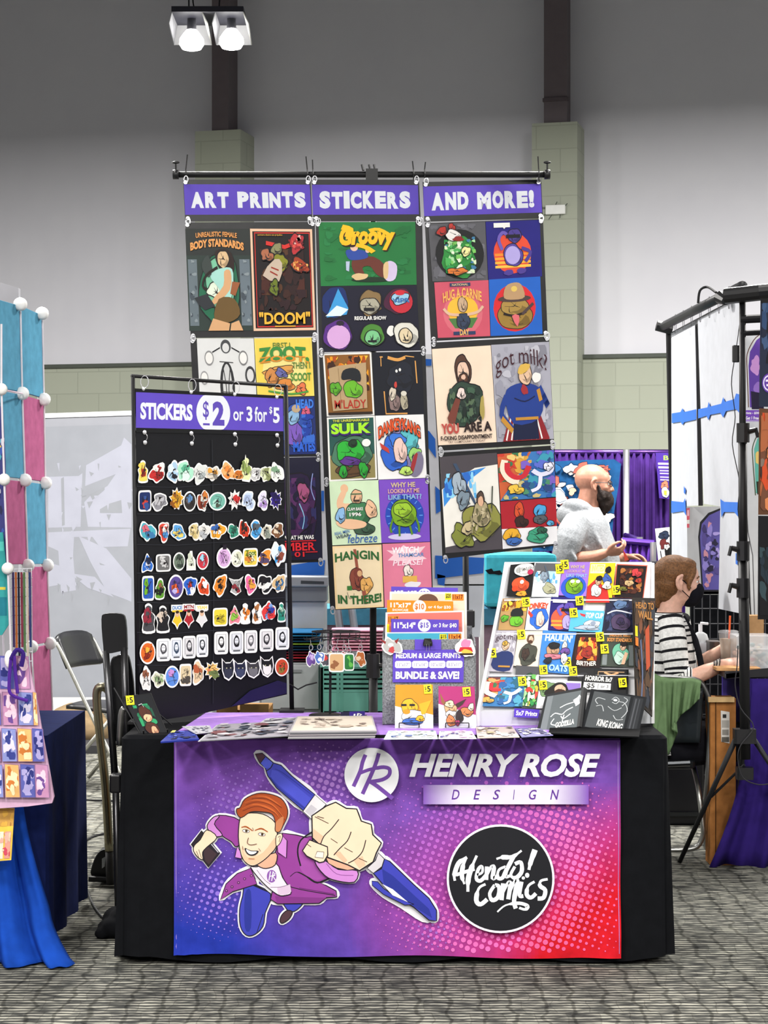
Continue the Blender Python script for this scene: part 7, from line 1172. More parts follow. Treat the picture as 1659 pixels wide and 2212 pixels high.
tag(MB().rbox(at(1546, 8.8).x, at(1640, 8.8).x, 8.76, 8.95, tz2, tz2+.012, .01, '#c89868').build('wooden_board', 'card'), 'light wooden board under the working hands', 'board')
t = empty('iced_drink', at(1573, 8.98, tz2+.013), 'clear cup of iced coffee with an orange straw', 'drink'); c = at(1573, 9.05, tz2); z1 = zz(1365, 9.05)
MB().lathe([(.028, .0), (.042, (z1-tz2)*.96)], c, '#c8ccd0', 20).build('cup', glass('cup_plastic'), t, smooth=True); MB().lathe([(.026, .004), (.038, (z1-tz2)*.8)], c, '#8c6c48', 18).build('coffee', 'plastic', t, smooth=True); MB().lathe([(.045, 0), (.045, .008), (.036, .012)], (c.x, c.y, z1-.004), '#d8dce0', 20).build('lid', glass('cup_plastic'), t, smooth=True)
MB().tube([V((c.x, c.y, tz2+.03)), P(1577, 1330, 9.05)], .0045, '#e05a24', 8).build('straw', 'plastic', t)
t = empty('sanitizer_bottle', at(1513, 9.3, ztb), 'clear pump bottle beside the masked woman', 'bottle'); c = at(1513, 9.3, ztb)
MB().lathe([(.036, 0), (.038, .02), (.038, .10), (.03, .125), (.014, .135)], c, '#d8e0e8', 18).build('bottle_body', glass('bottle_plastic', .1, (1, 1, 1, 1), .5), t, smooth=True); mb = MB(); mb.tube([c+V((0, 0, .13)), c+V((0, 0, .17))], .009, '#e8e8ec'); mb.tube([c+V((0, 0, .175)), c+V((.035, 0, .172))], .006, '#e8e8ec'); mb.build('pump', 'plastic', t)
MB().box(c.x-.03, c.x+.035, 9.255, 9.262, ztb+.03, ztb+.09, '#e4e8f0').build('bottle_label', 'paper', t)
for i, (x, w, y0, y1, l) in enumerate(((1628, .08, 1372, 1450, 'clear plastic box of small parts next to the rig pole'), (1655, .09, 1400, 1452, 'clear bag of cream beads at the table edge'))):
    t = empty('parts_box', at(x, 8.9, tz2), l, 'container'); MB().rbox(at(x, 8.9).x-w, at(x, 8.9).x+w, 8.86, 9.05, tz2, zz(y0, 8.9), .01, '#b8c4c8').build('clear_shell', glass('box_plastic', .15, (1, 1, 1, 1), .55), t, bevel=.004)
    mb = MB(); R = random.Random(i)
    for k in range(26): mb.ell((at(x, 8.9).x+R.uniform(-w+.02, w-.02), 8.88+R.uniform(.0, .14), tz2+.012+R.uniform(0, (zz(y0, 8.9)-tz2)*.6)), (.012, .012, .010), ['#e0d4b8', '#4c7c78', '#c8c8c4', '#8ca8a8', '#e8e0d0', '#a83048'][k % (6 if i == 0 else 3)], None, 7, 5)
    tag(mb.build('contents', 'plastic', t), kind='stuff')
tag(MB().box(at(1617, 9.3).x, at(1650, 9.3).x, 9.3, 9.4, ztb, zz(1330, 9.3), '#a8845c').build('wooden_block', 'card'), 'upright wooden block behind the clear parts box', 'block')
tag(MB().rbox(at(1530, 9.2).x, at(1556, 9.2).x, 9.15, 9.3, ztb, zz(1385, 9.2), .02, '#2c2018').build('dark_bowl', 'plastic'), 'dark brown pot behind the hands of the masked woman', 'pot')
t = empty('shipping_box', at(1560, 8.88), 'tall brown cardboard box with white labels under the side table', 'box')
x0, x1 = at(1534, 8.82).x, at(1590, 8.82).x; MB().box(x0, x1, 8.82, 8.95, 0, zz(1508, 8.82), '#a8703c').build('body', 'card', t, bevel=.003)
A = Art(FP(8.818)); A.slab([(1557, 1535), (1576, 1538), (1576, 1606), (1558, 1602)], '#d8d4cc', .0008); A.rect(1561, 1543, 1569, 1551, '#222').rect(1559, 1556, 1575, 1572, '#a8a49c').rect(1560, 1576, 1574, 1588, '#8c8880').rect(1559, 1592, 1575, 1603, '#5c5850'); A.m.build('shipping_label', 'paper', t)
MB().box(x0+.022, x0+.025, 8.815, 8.822, 0, zz(1510, 8.82), '#4c3018').build('seam', 'card', t); MB().box(x0-.01, x1-.01, 8.80, 8.82, zz(1516, 8.82), zz(1505, 8.82), '#c8a878').build('flap', 'card', t)
t = empty('equipment_case', at(1500, 9.9), 'black case under the folding chair of the masked woman', 'case'); MB().box(at(1440, 9.9).x, at(1525, 9.9).x, 9.95, 10.2, 0, zz(1640, 9.9), '#0c0c10').build('body', 'plastic', t, bevel=.01)
for y in (1755, 1806): MB().box(at(1446, 9.9).x, at(1545, 9.9).x, 9.93, 9.95, zz(y+8, 9.93), zz(y, 9.93), '#3c3e40').build('metal_edge', 'metal', t)
# ---------------------------------------------------------------- left-hand booth
LP = YP(0, 7.9, 95, 8.45)
t = empty('fabric_screen', V((LP.hit(40, 0).x, 8.1, 0)), 'tall screen of blue and pink fabric squares with white ball joints', 'display screen')
bl, pk_ = '#5290ac', '#a85a80'
rows_ = [650, 845, 1035, 1222, 1400, 1575]
def ex(k, row):  # column edges lean a little
    return ((-30, -22, -12, -2, 8, 15), (44, 48, 54, 60, 68, 78), (91, 95, 98, 102, 108, 114))[k][row]
def ey(k, row): return rows_[row]+((-15, 8, 30)[k])*(1-row/2.9)*.9
cols_ = [[bl, bl, pk_, None, None], [bl, pk_, bl, pk_, pk_]]
for c in range(2):
    for r in range(5):
        if cols_[c][r] is None: continue
        A = Art(LP.off(.001*c)); A.slab([(ex(c, r)+1.5, ey(c, r)+3), (ex(c+1, r)-1.5, ey(c+1, r)+3), (ex(c+1, r+1)-1.5, ey(c+1, r+1)-3), (ex(c, r+1)+1.5, ey(c, r+1)-3)], cols_[c][r], .012); A.m.build('fabric_panel', 'cloth', t, bevel=.002)
for c in range(3):
    pts = [LP.off(.003).hit(ex(c, r), ey(c, r)) for r in range(6)]; MB().tube(pts, .004, '#d8d0d8', 6).build('frame_rod', 'plastic', t)
for r in range(6):
    for c in (1, 2):
        p = LP.off(.012).hit(ex(c, r), ey(c, r)); mb = MB(); mb.lathe([(.018, -.022), (.026, -.012), (.027, .004), (.018, .012)], p, '#e8e8e6', 16, 'y'); mb.build('ball_joint', 'plastic', t, smooth=True)
mb = MB(); b0 = LP.hit(100, 1575); mb.tube([V((b0.x, b0.y, b0.z)), V((b0.x, b0.y, 0))], .006, '#d8d0d8', 6); b0 = LP.hit(15, 1575); mb.tube([V((b0.x, b0.y, b0.z)), V((b0.x, b0.y, 0))], .006, '#d8d0d8', 6); mb.build('frame_rod', 'plastic', t)
for x, y in ((4, 841), (9, 1035), (17, 1228)):
    pass
t2 = empty('front_panel_frame', P(5, 1400, 7.55)*1, 'white ball joints and rods of the nearer screen at the picture edge', 'display screen'); t2.location.z = 0
for x, y in ((3, 841), (9, 1036), (17, 1228), (24, 1425)):
    p = P(x, y, 7.6); mb = MB(); mb.lathe([(.012, -.02), (.021, -.014), (.023, 0), (.012, .012)], p, '#ecece8', 16, 'y'); mb.build('ball_joint', 'plastic', t2, smooth=True)
MB().tube([P(3, 700, 7.6), P(3, 841, 7.6), P(9, 1036, 7.6), P(17, 1228, 7.6), P(24, 1425, 7.6), P(28, 1560, 7.6), V((P(28, 0, 7.6).x, 7.6, 0))], .004, '#e0d8e0', 6).build('frame_rod', 'plastic', t2)
MB().tube([P(3, 841, 7.6), P(48, 850, 8.1)], .003, '#e8c8d8', 6).build('frame_rod', 'plastic', t2)
flat('blue_grey_block', [(-30, 600), (40, 622), (40, 1812), (-30, 1812)], 9.5, '#a4a4aa', [], 'pale grey block edge rising behind the blue squares', 'panel', th=.05)
A = Art(FP(7.66), lambda x, y: (x, y)); A.slab([(-30, 860), (6, 880), (12, 1000), (14, 1225), (-30, 1228)], '#3a3c78', .004)
R = random.Random(31)
for i in range(40): A.poly(wob(R.uniform(-24, 6), R.uniform(890, 1215), R.uniform(2, 6), R.uniform(4, 12), .3, i, 10), ['#d8c050', '#3c58a8', '#8c3c60', '#28284c', '#4ca0b8', '#c8c8d8'][i % 6])
tag(A.m.build('picture_panel', 'gloss'), 'busy dark blue art panel at the picture edge above the lanyards', 'picture')
t = empty('hook_grid', P(44, 1400, 7.75), 'white wire grid hung with coloured lanyards', 'wire grid'); mb = MB()
for i in range(6): mb.tube([P(20+i*9.6, 1228, 7.75), P(24+i*9.2, 1440, 7.75)], .0016, '#e0e0e6', 5)
for i in range(11): mb.tube([P(20, 1230+i*20, 7.75), P(70, 1228+i*20, 7.75)], .0016, '#e0e0e6', 5)
mb.build('wire_mesh', 'paintmetal', t)
for i, (c, n) in enumerate((('#4c3c68', 'dusk violet'), ('#c06a3c', 'copper orange'), ('#282838', 'charcoal'), ('#8c3c4c', 'wine'), ('#5c7a50', 'moss green'), ('#c8b8a8', 'sand'), ('#34406c', 'ink blue'))):
    x = 26+i*6; p0 = P(x, 1236, 7.745-.002*i); p1 = P(x+2, 1398+(i % 3)*10, 7.745-.002*i)
    MBo = MB(); MBo.prism([p0, p0+V((.008, 0, 0)), p1+V((.008, 0, 0)), p1], V((0, -.002, 0)), c); tag(MBo.build('lanyard', 'cloth'), n+' lanyard hanging on the white wire grid', 'lanyard', 'lanyards on the wire grid')
A = Art(FP(7.62), lambda x, y: (x, y)); A.slab([(-30, 1150), (6, 1150), (16, 1260), (18, 1350), (4, 1372), (-30, 1372)], '#3c9c9c', .01); A.rect(-28, 1170, 8, 1190, '#5cc8bc').rect(-28, 1268, 12, 1274, '#d8c850').rect(-28, 1290, 15, 1330, '#2c7c8c')
tag(A.m.build('aqua_garment', 'cloth'), 'aqua garment edge hanging at the picture border over the tote bag', 'garment')
# table of that booth, blue cloth
x1 = P(140, 0, 7.35).x; zt_ = zz(1572, 7.35)
t = empty('folding_table', V((x1-.7, 7.6, 0)), 'table of the neighbouring booth under navy cloth', 'table'); MB().rbox(x1-1.3, x1-.05, 7.12, 7.9, zt_-.04, zt_-.006, .03, '#c8c4bc').build('tabletop', 'plastic', t)
for y in (7.25, 7.75): MB().tube([(x1-.25, y, 0), (x1-.25, y, zt_-.04)], .014, '#77777a').build('leg', 'metal', t)
def nav(u, v):
    # end face and front face of the navy cloth in one run
    z = zt_*(1-v)+.02*v; s_ = u*2.2
    if s_ < 1.3: x = x1-1.3+s_-.02; y = 7.08-.02*v*(1+math.sin(u*60)); 
    else: q = (s_-1.3)/.9; x = x1-.02+.012*math.sin(q*20)*v; y = 7.08+q*.9
    return V((x, y, z))
mb = MB(); mb.sheet(nav, 90, 10, '#101a44'); mb.add([V((x1-1.32, 7.08, zt_)), V((x1-.02, 7.08, zt_)), V((x1-.02, 7.98, zt_)), V((x1-1.32, 7.98, zt_))], [(0, 1, 2, 3)], '#101a44')
tag(mb.build('tablecloth', 'cloth', smooth=False, solid=.002), 'dark navy cloth over the neighbouring table with pink squares above', 'tablecloth')
def bcl(u, v):   # bright blue cloth fanning out onto the floor
    xa_ = -60; xr_ = 50+60*min(1, v*1.4)**1.5+(52*max(0, (v-.72)/.28)**1.6)
    x = xa_+(xr_-xa_)*u; y = 1700+(2108-1700)*v; y += -10*(1-u)*max(0, v-.8)
    Yb = 7.02-.16*max(0, (v-.55)/.45)**2; p = P(x, y, Yb)
    p.y += -.03*math.sin(u*15+v*1.5)*(.4+v)+.015*math.sin(u*31)*v; p.y -= .02
    p.z = max(.006+.004*math.sin(u*20)**2, zz(1700, 7.0)*(1-v)+0*v); return p
tag(MB().sheet(bcl, 44, 26, '#12409c').build('draped_cloth', 'velvet', smooth=True, solid=.002), 'bright royal blue cloth spilling from the neighbouring table to the floor', 'cloth')
# tote bag with card pattern
TG = FP(6.86)
t = empty('tote_bag', P(45, 1745, 6.86), 'pastel tote bag printed all over with little picture cards', 'tote bag')
A = Art(TG, lambda x, y: (x, y)); body = [(-30, 1480), (-10, 1450), (18, 1432), (50, 1415), (62, 1440), (78, 1510), (90, 1580), (105, 1660), (116, 1722), (112, 1735), (60, 1742), (0, 1746), (-30, 1746)]
A.slab(body, '#cfa9c4', .02)
def inside(x, y):
    if y < 1440: return 10 < x < 58
    ed = [(1415, 50), (1440, 60), (1510, 76), (1580, 88), (1660, 102), (1735, 112)]
    for (ya, xa_), (yb, xb_) in zip(ed, ed[1:]):
        if ya <= y <= yb: return x < xa_+(xb_-xa_)*(y-ya)/(yb-ya)-2
    return False
R = random.Random(9); cs = [('#e0b070', '#f0dcb0', '#c8783c'), ('#5c60a8', '#a8a0d0', '#343878'), ('#c08cb0', '#e8c8d8', '#6c4c90'), ('#8890c8', '#d8d0e8', '#3c4488')]
for r, y in enumerate((1452, 1530, 1608, 1685)):
    for c, x in enumerate((-22, 14, 48, 80)):
        sx = x+r*3+(4 if r % 2 else 0); w, h = 15.5, 36
        q = [(sx-w, y-h), (sx+w, y-h+2), (sx+w+3, y+h), (sx-w+2, y+h)]
        q = [(px if inside(px, py) else px, py) for px, py in q]
        if not inside(q[1][0], q[1][1]) or not inside(q[2][0], q[2][1]):
            q = [(min(px, {0: 66, 1: 84, 2: 98, 3: 109}[r]-(4 if py < y else 0)), py) for px, py in q]
            if q[1][0]-q[0][0] < 8: continue
        k = cs[(r+c) % 4]; A.poly(q, k[0]); m_ = lambda u, v, q=q: Q(q)(u, v)
        for j in range(9): A.poly([m_(max(8, min(92, a)), max(6, min(94, b_))) for a, b_ in wob(R.uniform(20, 80), R.uniform(15, 85), R.uniform(14, 32), R.uniform(9, 20), .35, j+r*9+c, 12)], k[1+(j % 2)])
        A.stroke(q, 1.2, '#8c6c98', True)
A.m.build('printed_bag', 'cloth', t)
mb = MB(); mb.tube([P(24, 1420, 6.83), P(20, 1470, 6.83), P(24, 1500, 6.82), P(60, 1514, 6.82)], .006, '#4c2888', 6, smooth=4); mb.tube([P(30, 1412, 6.83), P(34, 1460, 6.83), P(38, 1498, 6.82)], .006, '#4c2888', 6, smooth=4); mb.tube([P(24, 1424, 6.83), P(36, 1404, 6.83), P(50, 1412, 6.83), P(46, 1440, 6.83)], .008, '#34206c', 6, smooth=4); mb.build('purple_strap', 'cloth', t)
mb = MB(); mb.ell(P(20, 1424, 6.84), (.016, .01, .03), '#e8e4e4'); mb.build('white_hook', 'plastic', t)
flat('hanging_cloth', [(-30, 1748), (31, 1746), (24, 1858), (-30, 1862)], 6.9, '#e8c050', [('r', 0, 0, 100, 34, '#c89850'), ('sp', 4, 4, 96, 34, ['#d8a84c', '#a87840'], 14, 4, 9, 3), ('r', 40, 44, 66, 96, '#e8dcc8'), ('r', 72, 44, 94, 96, '#d89888'), ('sp', 42, 46, 94, 94, ['#c84c60', '#e8b0a0', '#d8c8a8'], 14, 3, 8, 5)], 'yellow card-print cloth peeking out under the pastel tote bag', 'cloth', th=.006, m='cloth')
# ---------------------------------------------------------------- folding chairs
def chair(name, label, loc, rz, pose='open', cols=('#16171a', '#8e8d84'), group=None, tilt=0):
    """steel folding chair, open; front is +x"""
    t = empty(name, loc, label, 'chair', group); M = Matrix.Rotation(rz, 4, 'Z') @ Matrix.Rotation(tilt, 4, 'Y')
    L = V(loc); T_ = lambda x, y, z: L+(M @ V((x, y, z)))
    fc = cols[1]
    for s_ in (-.21, .21):
        MB().tube([T_(.22, s_, .01), T_(-.02, s_, .44), T_(-.16, s_, .70), T_(-.22, s_, .80)], .0115, fc, 8, smooth=3).build('front_leg', 'metal', t, smooth=True)
        MB().tube([T_(-.24, s_*.93, .01), T_(.14, s_*.93, .43)], .0115, fc, 8).build('rear_leg', 'metal', t, smooth=True)
    MB().tube([T_(.16, -.21, .12), T_(.16, .21, .12)], .007, fc, 6).build('crossbar', 'metal', t); MB().tube([T_(-.18, -.19, .12), T_(-.18, .19, .12)], .007, fc, 6).build('crossbar', 'metal', t)
    f = lambda u, v: T_(-.17+.38*u, -.19+.38*v, .445+.012*math.cos(u*3.1)-.01*(2*v-1)**2)
    MB().sheet(f, 8, 8, cols[0]).build('seat', 'plastic', t, smooth=True, solid=.02)
    f = lambda u, v: T_(-.155-.075*u-.03*math.sin(v*math.pi), -.2+.4*v, .66+.19*u-.03*u*(2*v-1)**4)
    MB().sheet(f, 6, 10, cols[0]).build('backrest', 'vinyl', t, smooth=True, solid=.022)
    return t
chair('folding_chair', 'open steel folding chair beyond the two folded ones', tuple(fl(210, 1705)+V((.05, .15, 0))), math.radians(-20), cols=('#1c1d20', '#b4b4ac'))
def folded(label, x, yt, yb, Y, bx0, bx1, byt, byb, lean, cols, lx, tube_r=.013):
    t = empty('folded_chair', at(x, Y), label, 'chair', 'folded chairs against the table end')
    T_ = lambda px, py, dy=0: P(px, py, Y+dy)
    q = [(bx0, byt+12), (bx0+8, byt), (bx1-14, byt), (bx1-3, byt+14), (bx1, byb-14), (bx1-4, byb-8), (bx0+10, byb), (bx0+4, byb-16)]
    q = [(p.x, p.y) for p in cat_rom([(a, b_, 0) for a, b_ in q], 3)]
    A = Art(FP(Y-.01)); A.slab(q, cols[0], .03); A.m.build('backrest', 'vinyl', t, bevel=.006)
    for (p0, p1) in lx: 
        a = T_(*p0); b_ = T_(*p1); b_.z = max(b_.z, .012); MB().tube([a, (a+b_)/2, b_], tube_r, cols[1], 10).build('leg_tube', 'metal', t, smooth=True)
    return t
t = folded('folded black chair with grey frame, leaning at the table end', 245, 0, 0, 7.45, 219, 274, 1326, 1412, 0, ('#141518', '#5e5e60'), (((228, 1405), (250, 1700)), ((268, 1398), (276, 1640)), ((250, 1700), (256, 2000))))
q = [(238, 1432), (252, 1416), (272, 1414), (281, 1430), (290, 1500), (288, 1600), (248, 1600), (240, 1520)]
A = Art(FP(7.5)); A.slab([(p.x, p.y) for p in cat_rom([(a, b_, 0) for a, b_ in q], 3)], '#0f1013', .03); A.m.build('seat', 'vinyl', t, bevel=.006)
YH = 8.3; t = empty('folded_chair', at(222, YH), 'folded chair with a thick beige tube hoop at the table end', 'chair', 'folded chairs against the table end')
MB().tube([P(250, 1560, YH+.04), P(238, 1500, YH+.02), P(222, 1484, YH), P(209, 1500, YH), P(216, 1590, YH), P(228, 1700, YH), P(236, 1838, YH)], .018, '#8c8670', 12, smooth=5).build('tube_hoop', 'metal', t, smooth=True)
MB().tube([P(236, 1838, YH), V((P(238, 0, YH).x, YH, .012))], .016, '#2a2a2c', 10).build('rubber_sleeve', 'rubber', t, smooth=True)
MB().tube([P(268, 1530, 7.3), P(262, 1545, 7.3), P(258, 1610, 7.3)], .012, '#8c8c88', 10, smooth=3).build('inner_tube', 'metal', t, smooth=True)
MB().box(P(238, 0, 7.3).x, P(262, 0, 7.3).x, 7.28, 7.34, zz(1712, 7.3), zz(1672, 7.3), '#18181b').build('hinge_block', 'plastic', t, bevel=.006)
# bag on the floor, magazines, power brick, lead, black heap
c = fl(160, 1612)
mb = MB(); mb.ell(c+V((0, .1, .13)), (.21, .14, .14), '#7c6a4c'); mb.ell(c+V((.05, .02, .09)), (.18, .12, .10), '#6e5c40'); mb.ell(c+V((-.14, .05, .10)), (.08, .1, .11), '#7c6a4c'); mb.ell(c+V((.16, .05, .09)), (.08, .09, .10), '#64543c'); 
for v in mb.v: v.z = max(v.z, .003); v += V((0, 0, .02*noise.noise(v*14)+.0))
o = tag(mb.build('duffel_bag', mat('cloth', '#75634a'), remesh=.012, smit=2), 'slumped tan duffel bag on the floor under the far chair', 'bag')
tag(MB().prism([fl(188, 1625), fl(240, 1622), fl(242, 1606), fl(200, 1604)], V((0, 0, .012)), '#e8d870').build('magazine', 'gloss'), 'yellow and white booklet on the floor by the tan bag', 'booklet')
tag(MB().box(at(120, 13.2).x, at(250, 13.2).x, 12.9, 13.5, .0, .05, '#2c2c2e').build('floor_tray', 'rubber'), 'dark low strip on the floor behind the tan bag', 'tray')
t = empty('adapter_box', fl(228, 1905), 'rounded black adapter box on the floor by the beige tube', 'adapter'); c = fl(232, 1912); Ya = c.y
A = Art(FP(Ya)); q = [(198, 1895), (200, 1865), (212, 1842), (228, 1834), (248, 1838), (248, 1900), (246, 1912)]; A.slab([(p.x, p.y) for p in cat_rom([(a, b_, 0) for a, b_ in q], 3)], '#131417', .08); A.m.build('housing', 'plastic', t, bevel=.01)
A = Art(FP(Ya-.003)); A.slab([(220, 1855), (228, 1850), (226, 1872), (220, 1876)], '#b8bcc0', .002); A.m.build('chrome_catch', 'metal', t)
MB().tube([P(192, 1898, Ya-.03), P(250, 1902, Ya-.03)], .012, '#1c1d20', 8).build('handle_bar', 'rubber', t)
g = lambda x, y: fl(x, y)+V((0, 0, .005))
tag(MB().tube([g(236, 1800), g(200, 1810), g(170, 1830), g(150, 1860), g(138, 1885), g(160, 1900), g(185, 1920), g(200, 1955), g(222, 1985), g(250, 2000)], .005, '#17181a', 6, smooth=5).build('power_cable', 'rubber'), 'black cord looping over the carpet between the two booths', 'cord')
tag(MB().tube([g(138, 1728), g(250, 1732)], .005, '#17181a', 6).build('power_cable', 'rubber'), 'straight black cord across the aisle floor by the beige tube', 'cord')
mb = MB(); c = fl(250, 2025)
for dx, dy, dz, r in ((0, 0, .035, .05), (-.03, .02, .03, .04), (.03, .03, .06, .06), (.0, .08, .05, .06), (-.045, -.01, .015, .03)): mb.ell(c+V((dx, dy, dz)), (r, r, r*.8), '#111214')
for v in mb.v: v.z = max(v.z, .003)
tag(mb.build('cloth_bundle', mat('cloth', '#131417'), remesh=.008, smit=1), 'small crumpled black cloth on the carpet at the table end', 'cloth')
# ---------------------------------------------------------------- people
def hand(mb, w, d, n, th, curl=(.35, .5, .4), k=1.0, col='#d8a890', spread=.06, pinch=0):
    """w wrist, d towards the fingers, n out of the back of the hand, th towards the thumb side"""
    d = d.normalized(); n = (n-d*n.dot(d)).normalized(); th = (th-d*th.dot(d)-n*th.dot(n)).normalized()
    R_ = Matrix((d, th, n)).transposed()
    mb.ell(w+d*.045*k, (.050*k, .040*k, .016*k), col, R_); mb.ell(w+d*.07*k, (.028*k, .042*k, .014*k), col, R_); mb.ell(w+d*.005*k, (.03*k, .027*k, .019*k), col, R_)
    for i, (o, L_, r) in enumerate(((.030, .078, .0085), (.010, .088, .009), (-.011, .082, .0085), (-.030, .064, .0075))):
        p = w+d*(.082-abs(o)*.15)*k+th*o*k; a = 0; pts = [p-d*.02*k, p]; dd = d+th*(o*spread/.03)
        for j, f in enumerate((.46, .3, .24)):
            a += curl[j]*(1+.12*i)+(pinch if i == 0 else 0); v = (dd.normalized()*math.cos(a)-n*math.sin(a)); p = p+v*L_*f*k; pts.append(p)
        mb.tube(pts, [r*1.1*k, r*1.05*k, r*k, r*.92*k, r*.7*k], col, 8, smooth=2)
    p = w+d*.022*k+th*.026*k-n*.006*k
    mb.tube([p, p+(d*.022+th*.024-n*.008)*k, p+(d*.05+th*.026-n*.020)*k, p+(d*.073+th*.016-n*.030)*k], [.015*k, .012*k, .0095*k, .0075*k], col, 8, smooth=2)
def head(mb, c, s, yaw, col, jaw=1.0):
    """c: centre of the head (eye level), s: head height .23 = 1"""
    R_ = Matrix.Rotation(yaw, 3, 'Z'); T_ = lambda x, y, z: c+R_ @ V((x, y, z))*s
    E = lambda x, y, z, a, b_, d: mb.ell(T_(x, y, z), (a*s, b_*s, d*s), col, R_, 18, 12)
    E(-.018, 0, .032, .098, .077, .083); E(.012, 0, -.012, .078, .068, .098); E(.035, 0, -.062, .050*jaw, .050, .045); E(.028, 0, .030, .064, .062, .055); E(.066, 0, -.072, .020, .026, .022)
    E(.078, 0, .012, .016, .048, .012)
    mb.tube([T_(.082, 0, .004), T_(.096, 0, -.018), T_(.106, 0, -.032), T_(.088, 0, -.040)], [.009*s, .011*s, .013*s, .010*s], col, 8, smooth=2)
    E(.089, .012, -.036, .010, .008, .007); E(.089, -.012, -.036, .010, .008, .007); E(.084, 0, -.058, .012, .022, .008)
    for q in (-1, 1):
        E(.045, q*.040, -.022, .030, .024, .022)
        mb.tube([T_(-.002, q*.078, .026), T_(-.022, q*.094, .024), T_(-.032, q*.097, .002), T_(-.022, q*.090, -.028), T_(-.006, q*.078, -.036)], [.008*s, .009*s, .009*s, .009*s, .009*s], col, 6, smooth=3)
        E(-.012, q*.080, -.006, .014, .008, .026)
    return T_, R_
def face(T_, R_, s, parent, brow='#4a3428', eyecol='#4a3a2c', mouth=True):
    for q in (-1, 1):
        mb = MB(); mb.ell(T_(.070, q*.031, .000), (.012*s, .013*s, .009*s), '#e8e4e0', R_, 10, 8); e_ = mb.build('eye', 'plastic', parent, smooth=True); MB().ell(T_(.0815, q*.032, .000), (.003*s, .005*s, .006*s), eyecol, R_, 8, 6).build('iris', 'plastic', e_, smooth=True)
        mb = MB(); mb.tube([T_(.084, q*.014, .017), T_(.085, q*.032, .022), T_(.072, q*.050, .015)], [.0035*s, .0045*s, .0025*s], brow, 6); mb.build('eyebrow', 'hair', parent)
    if mouth: mb = MB(); mb.tube([T_(.083, -.022, -.060), T_(.096, 0, -.058), T_(.083, .022, -.060)], [.003*s, .0055*s, .003*s], '#a8605a', 8, smooth=3); mb.build('lips', 'skin', parent)
# ---- standing bald man
Ym = 12.3; SK = '#a97762'
base = at(1272, Ym)
t = empty('person', base, 'bald bearded man in a light grey hoodie standing, hands raised, seen side-on', 'person')
hc = at(1284, Ym, zz(1046, Ym)); 
mb = MB(); T_, R_ = head(mb, hc, 1.04, math.radians(4), SK)
nk = at(1270, Ym, zz(1108, Ym))
mb.tube([hc+V((-.02, 0, -.02)), hc+V((-.035, 0, -.09)), nk, nk+V((-.01, 0, -.1))], [.062, .064, .070, .10], SK, 14, smooth=2)
sh = at(1246, Ym, zz(1148, Ym))
def LF(secs, mb, col=SK, n=18): mb.loft([(c, a, b_) for c, a, b_ in secs], col, n, 3)
# trunk under the clothes, legs
X = V((1, 0, 0)); Yv = V((0, 1, 0)); Z = V((0, 0, 1))
tc_ = lambda x, z: V((at(x, Ym).x, Ym, z))
LF([(tc_(1262, 1.50), X*.07, Yv*.12), (tc_(1266, 1.40), X*.11, Yv*.19), (tc_(1272, 1.20), X*.13, Yv*.18), (tc_(1276, 1.02), X*.14, Yv*.17), (tc_(1268, .90), X*.12, Yv*.17)], mb)
arm_r = [P(1242, 1136, Ym-.20), P(1226, 1200, Ym-.24), P(1268, 1206, Ym-.27), P(1308, 1194, Ym-.28)]
mb.tube(arm_r, [.055, .046, .042, .028], SK, 12, smooth=3)
hand(mb, arm_r[3], V((.9, 0, .10)), V((.0, -.55, -.75)), V((.1, -.6, .6)), (.55, .6, .4), 1.02, SK, .03, .15)
arm_l = [P(1262, 1136, Ym+.20), P(1272, 1205, Ym+.24), P(1345, 1206, Ym+.16), P(1352, 1203, Ym+.14)]
mb.tube(arm_l, [.055, .045, .034, .028], SK, 12, smooth=3)
hand(mb, arm_l[3], V((.9, -.25, .04)), V((0, .3, .9)), V((.1, -.8, .2)), (.5, .5, .4), 1.0, SK, .03)
for q in (-1, 1): mb.tube([V((base.x+.02, Ym+q*.10, .92)), V((base.x+.04, Ym+q*.11, .50)), V((base.x, Ym+q*.11, .09))], [.09, .06, .045], SK, 12, smooth=2)
mb.build('body', mat('skin', SK), t, remesh=.0055, smit=4, at=base)
face(T_, R_, 1.04, t, '#3c2c24')
HG = '#85888b'
mb = MB()
LF([(tc_(1262, 1.545), X*.09, Yv*.13), (tc_(1262, 1.48), X*.125, Yv*.205), (tc_(1266, 1.38), X*.155, Yv*.235), (tc_(1274, 1.24), X*.175, Yv*.235), (tc_(1282, 1.08), X*.185, Yv*.23), (tc_(1280, .95), X*.175, Yv*.22), (tc_(1278, .90), X*.165, Yv*.21)], mb, HG, 22)
mb.tube([P(1248, 1128, Ym-.17), P(1234, 1158, Ym-.25), P(1222, 1188, Ym-.265), P(1224, 1205, Ym-.27), P(1240, 1208, Ym-.27)], [.085, .088, .078, .072, .052], HG, 14, smooth=3)
mb.tube([P(1262, 1128, Ym+.17), P(1262, 1165, Ym+.25), P(1268, 1202, Ym+.26), P(1310, 1208, Ym+.2)], [.085, .085, .075, .05], HG, 14, smooth=3)
# bunched cuff rolls
for i in range(6):
    a = P(1205+i*6, 1176+i*5, Ym-.265); b_ = P(1234+i*2, 1192+i*4, Ym-.335)
    mb.tube([a, (a+b_)/2+V((0, -.02, .004)), b_], [.010, .015, .008], HG, 6)
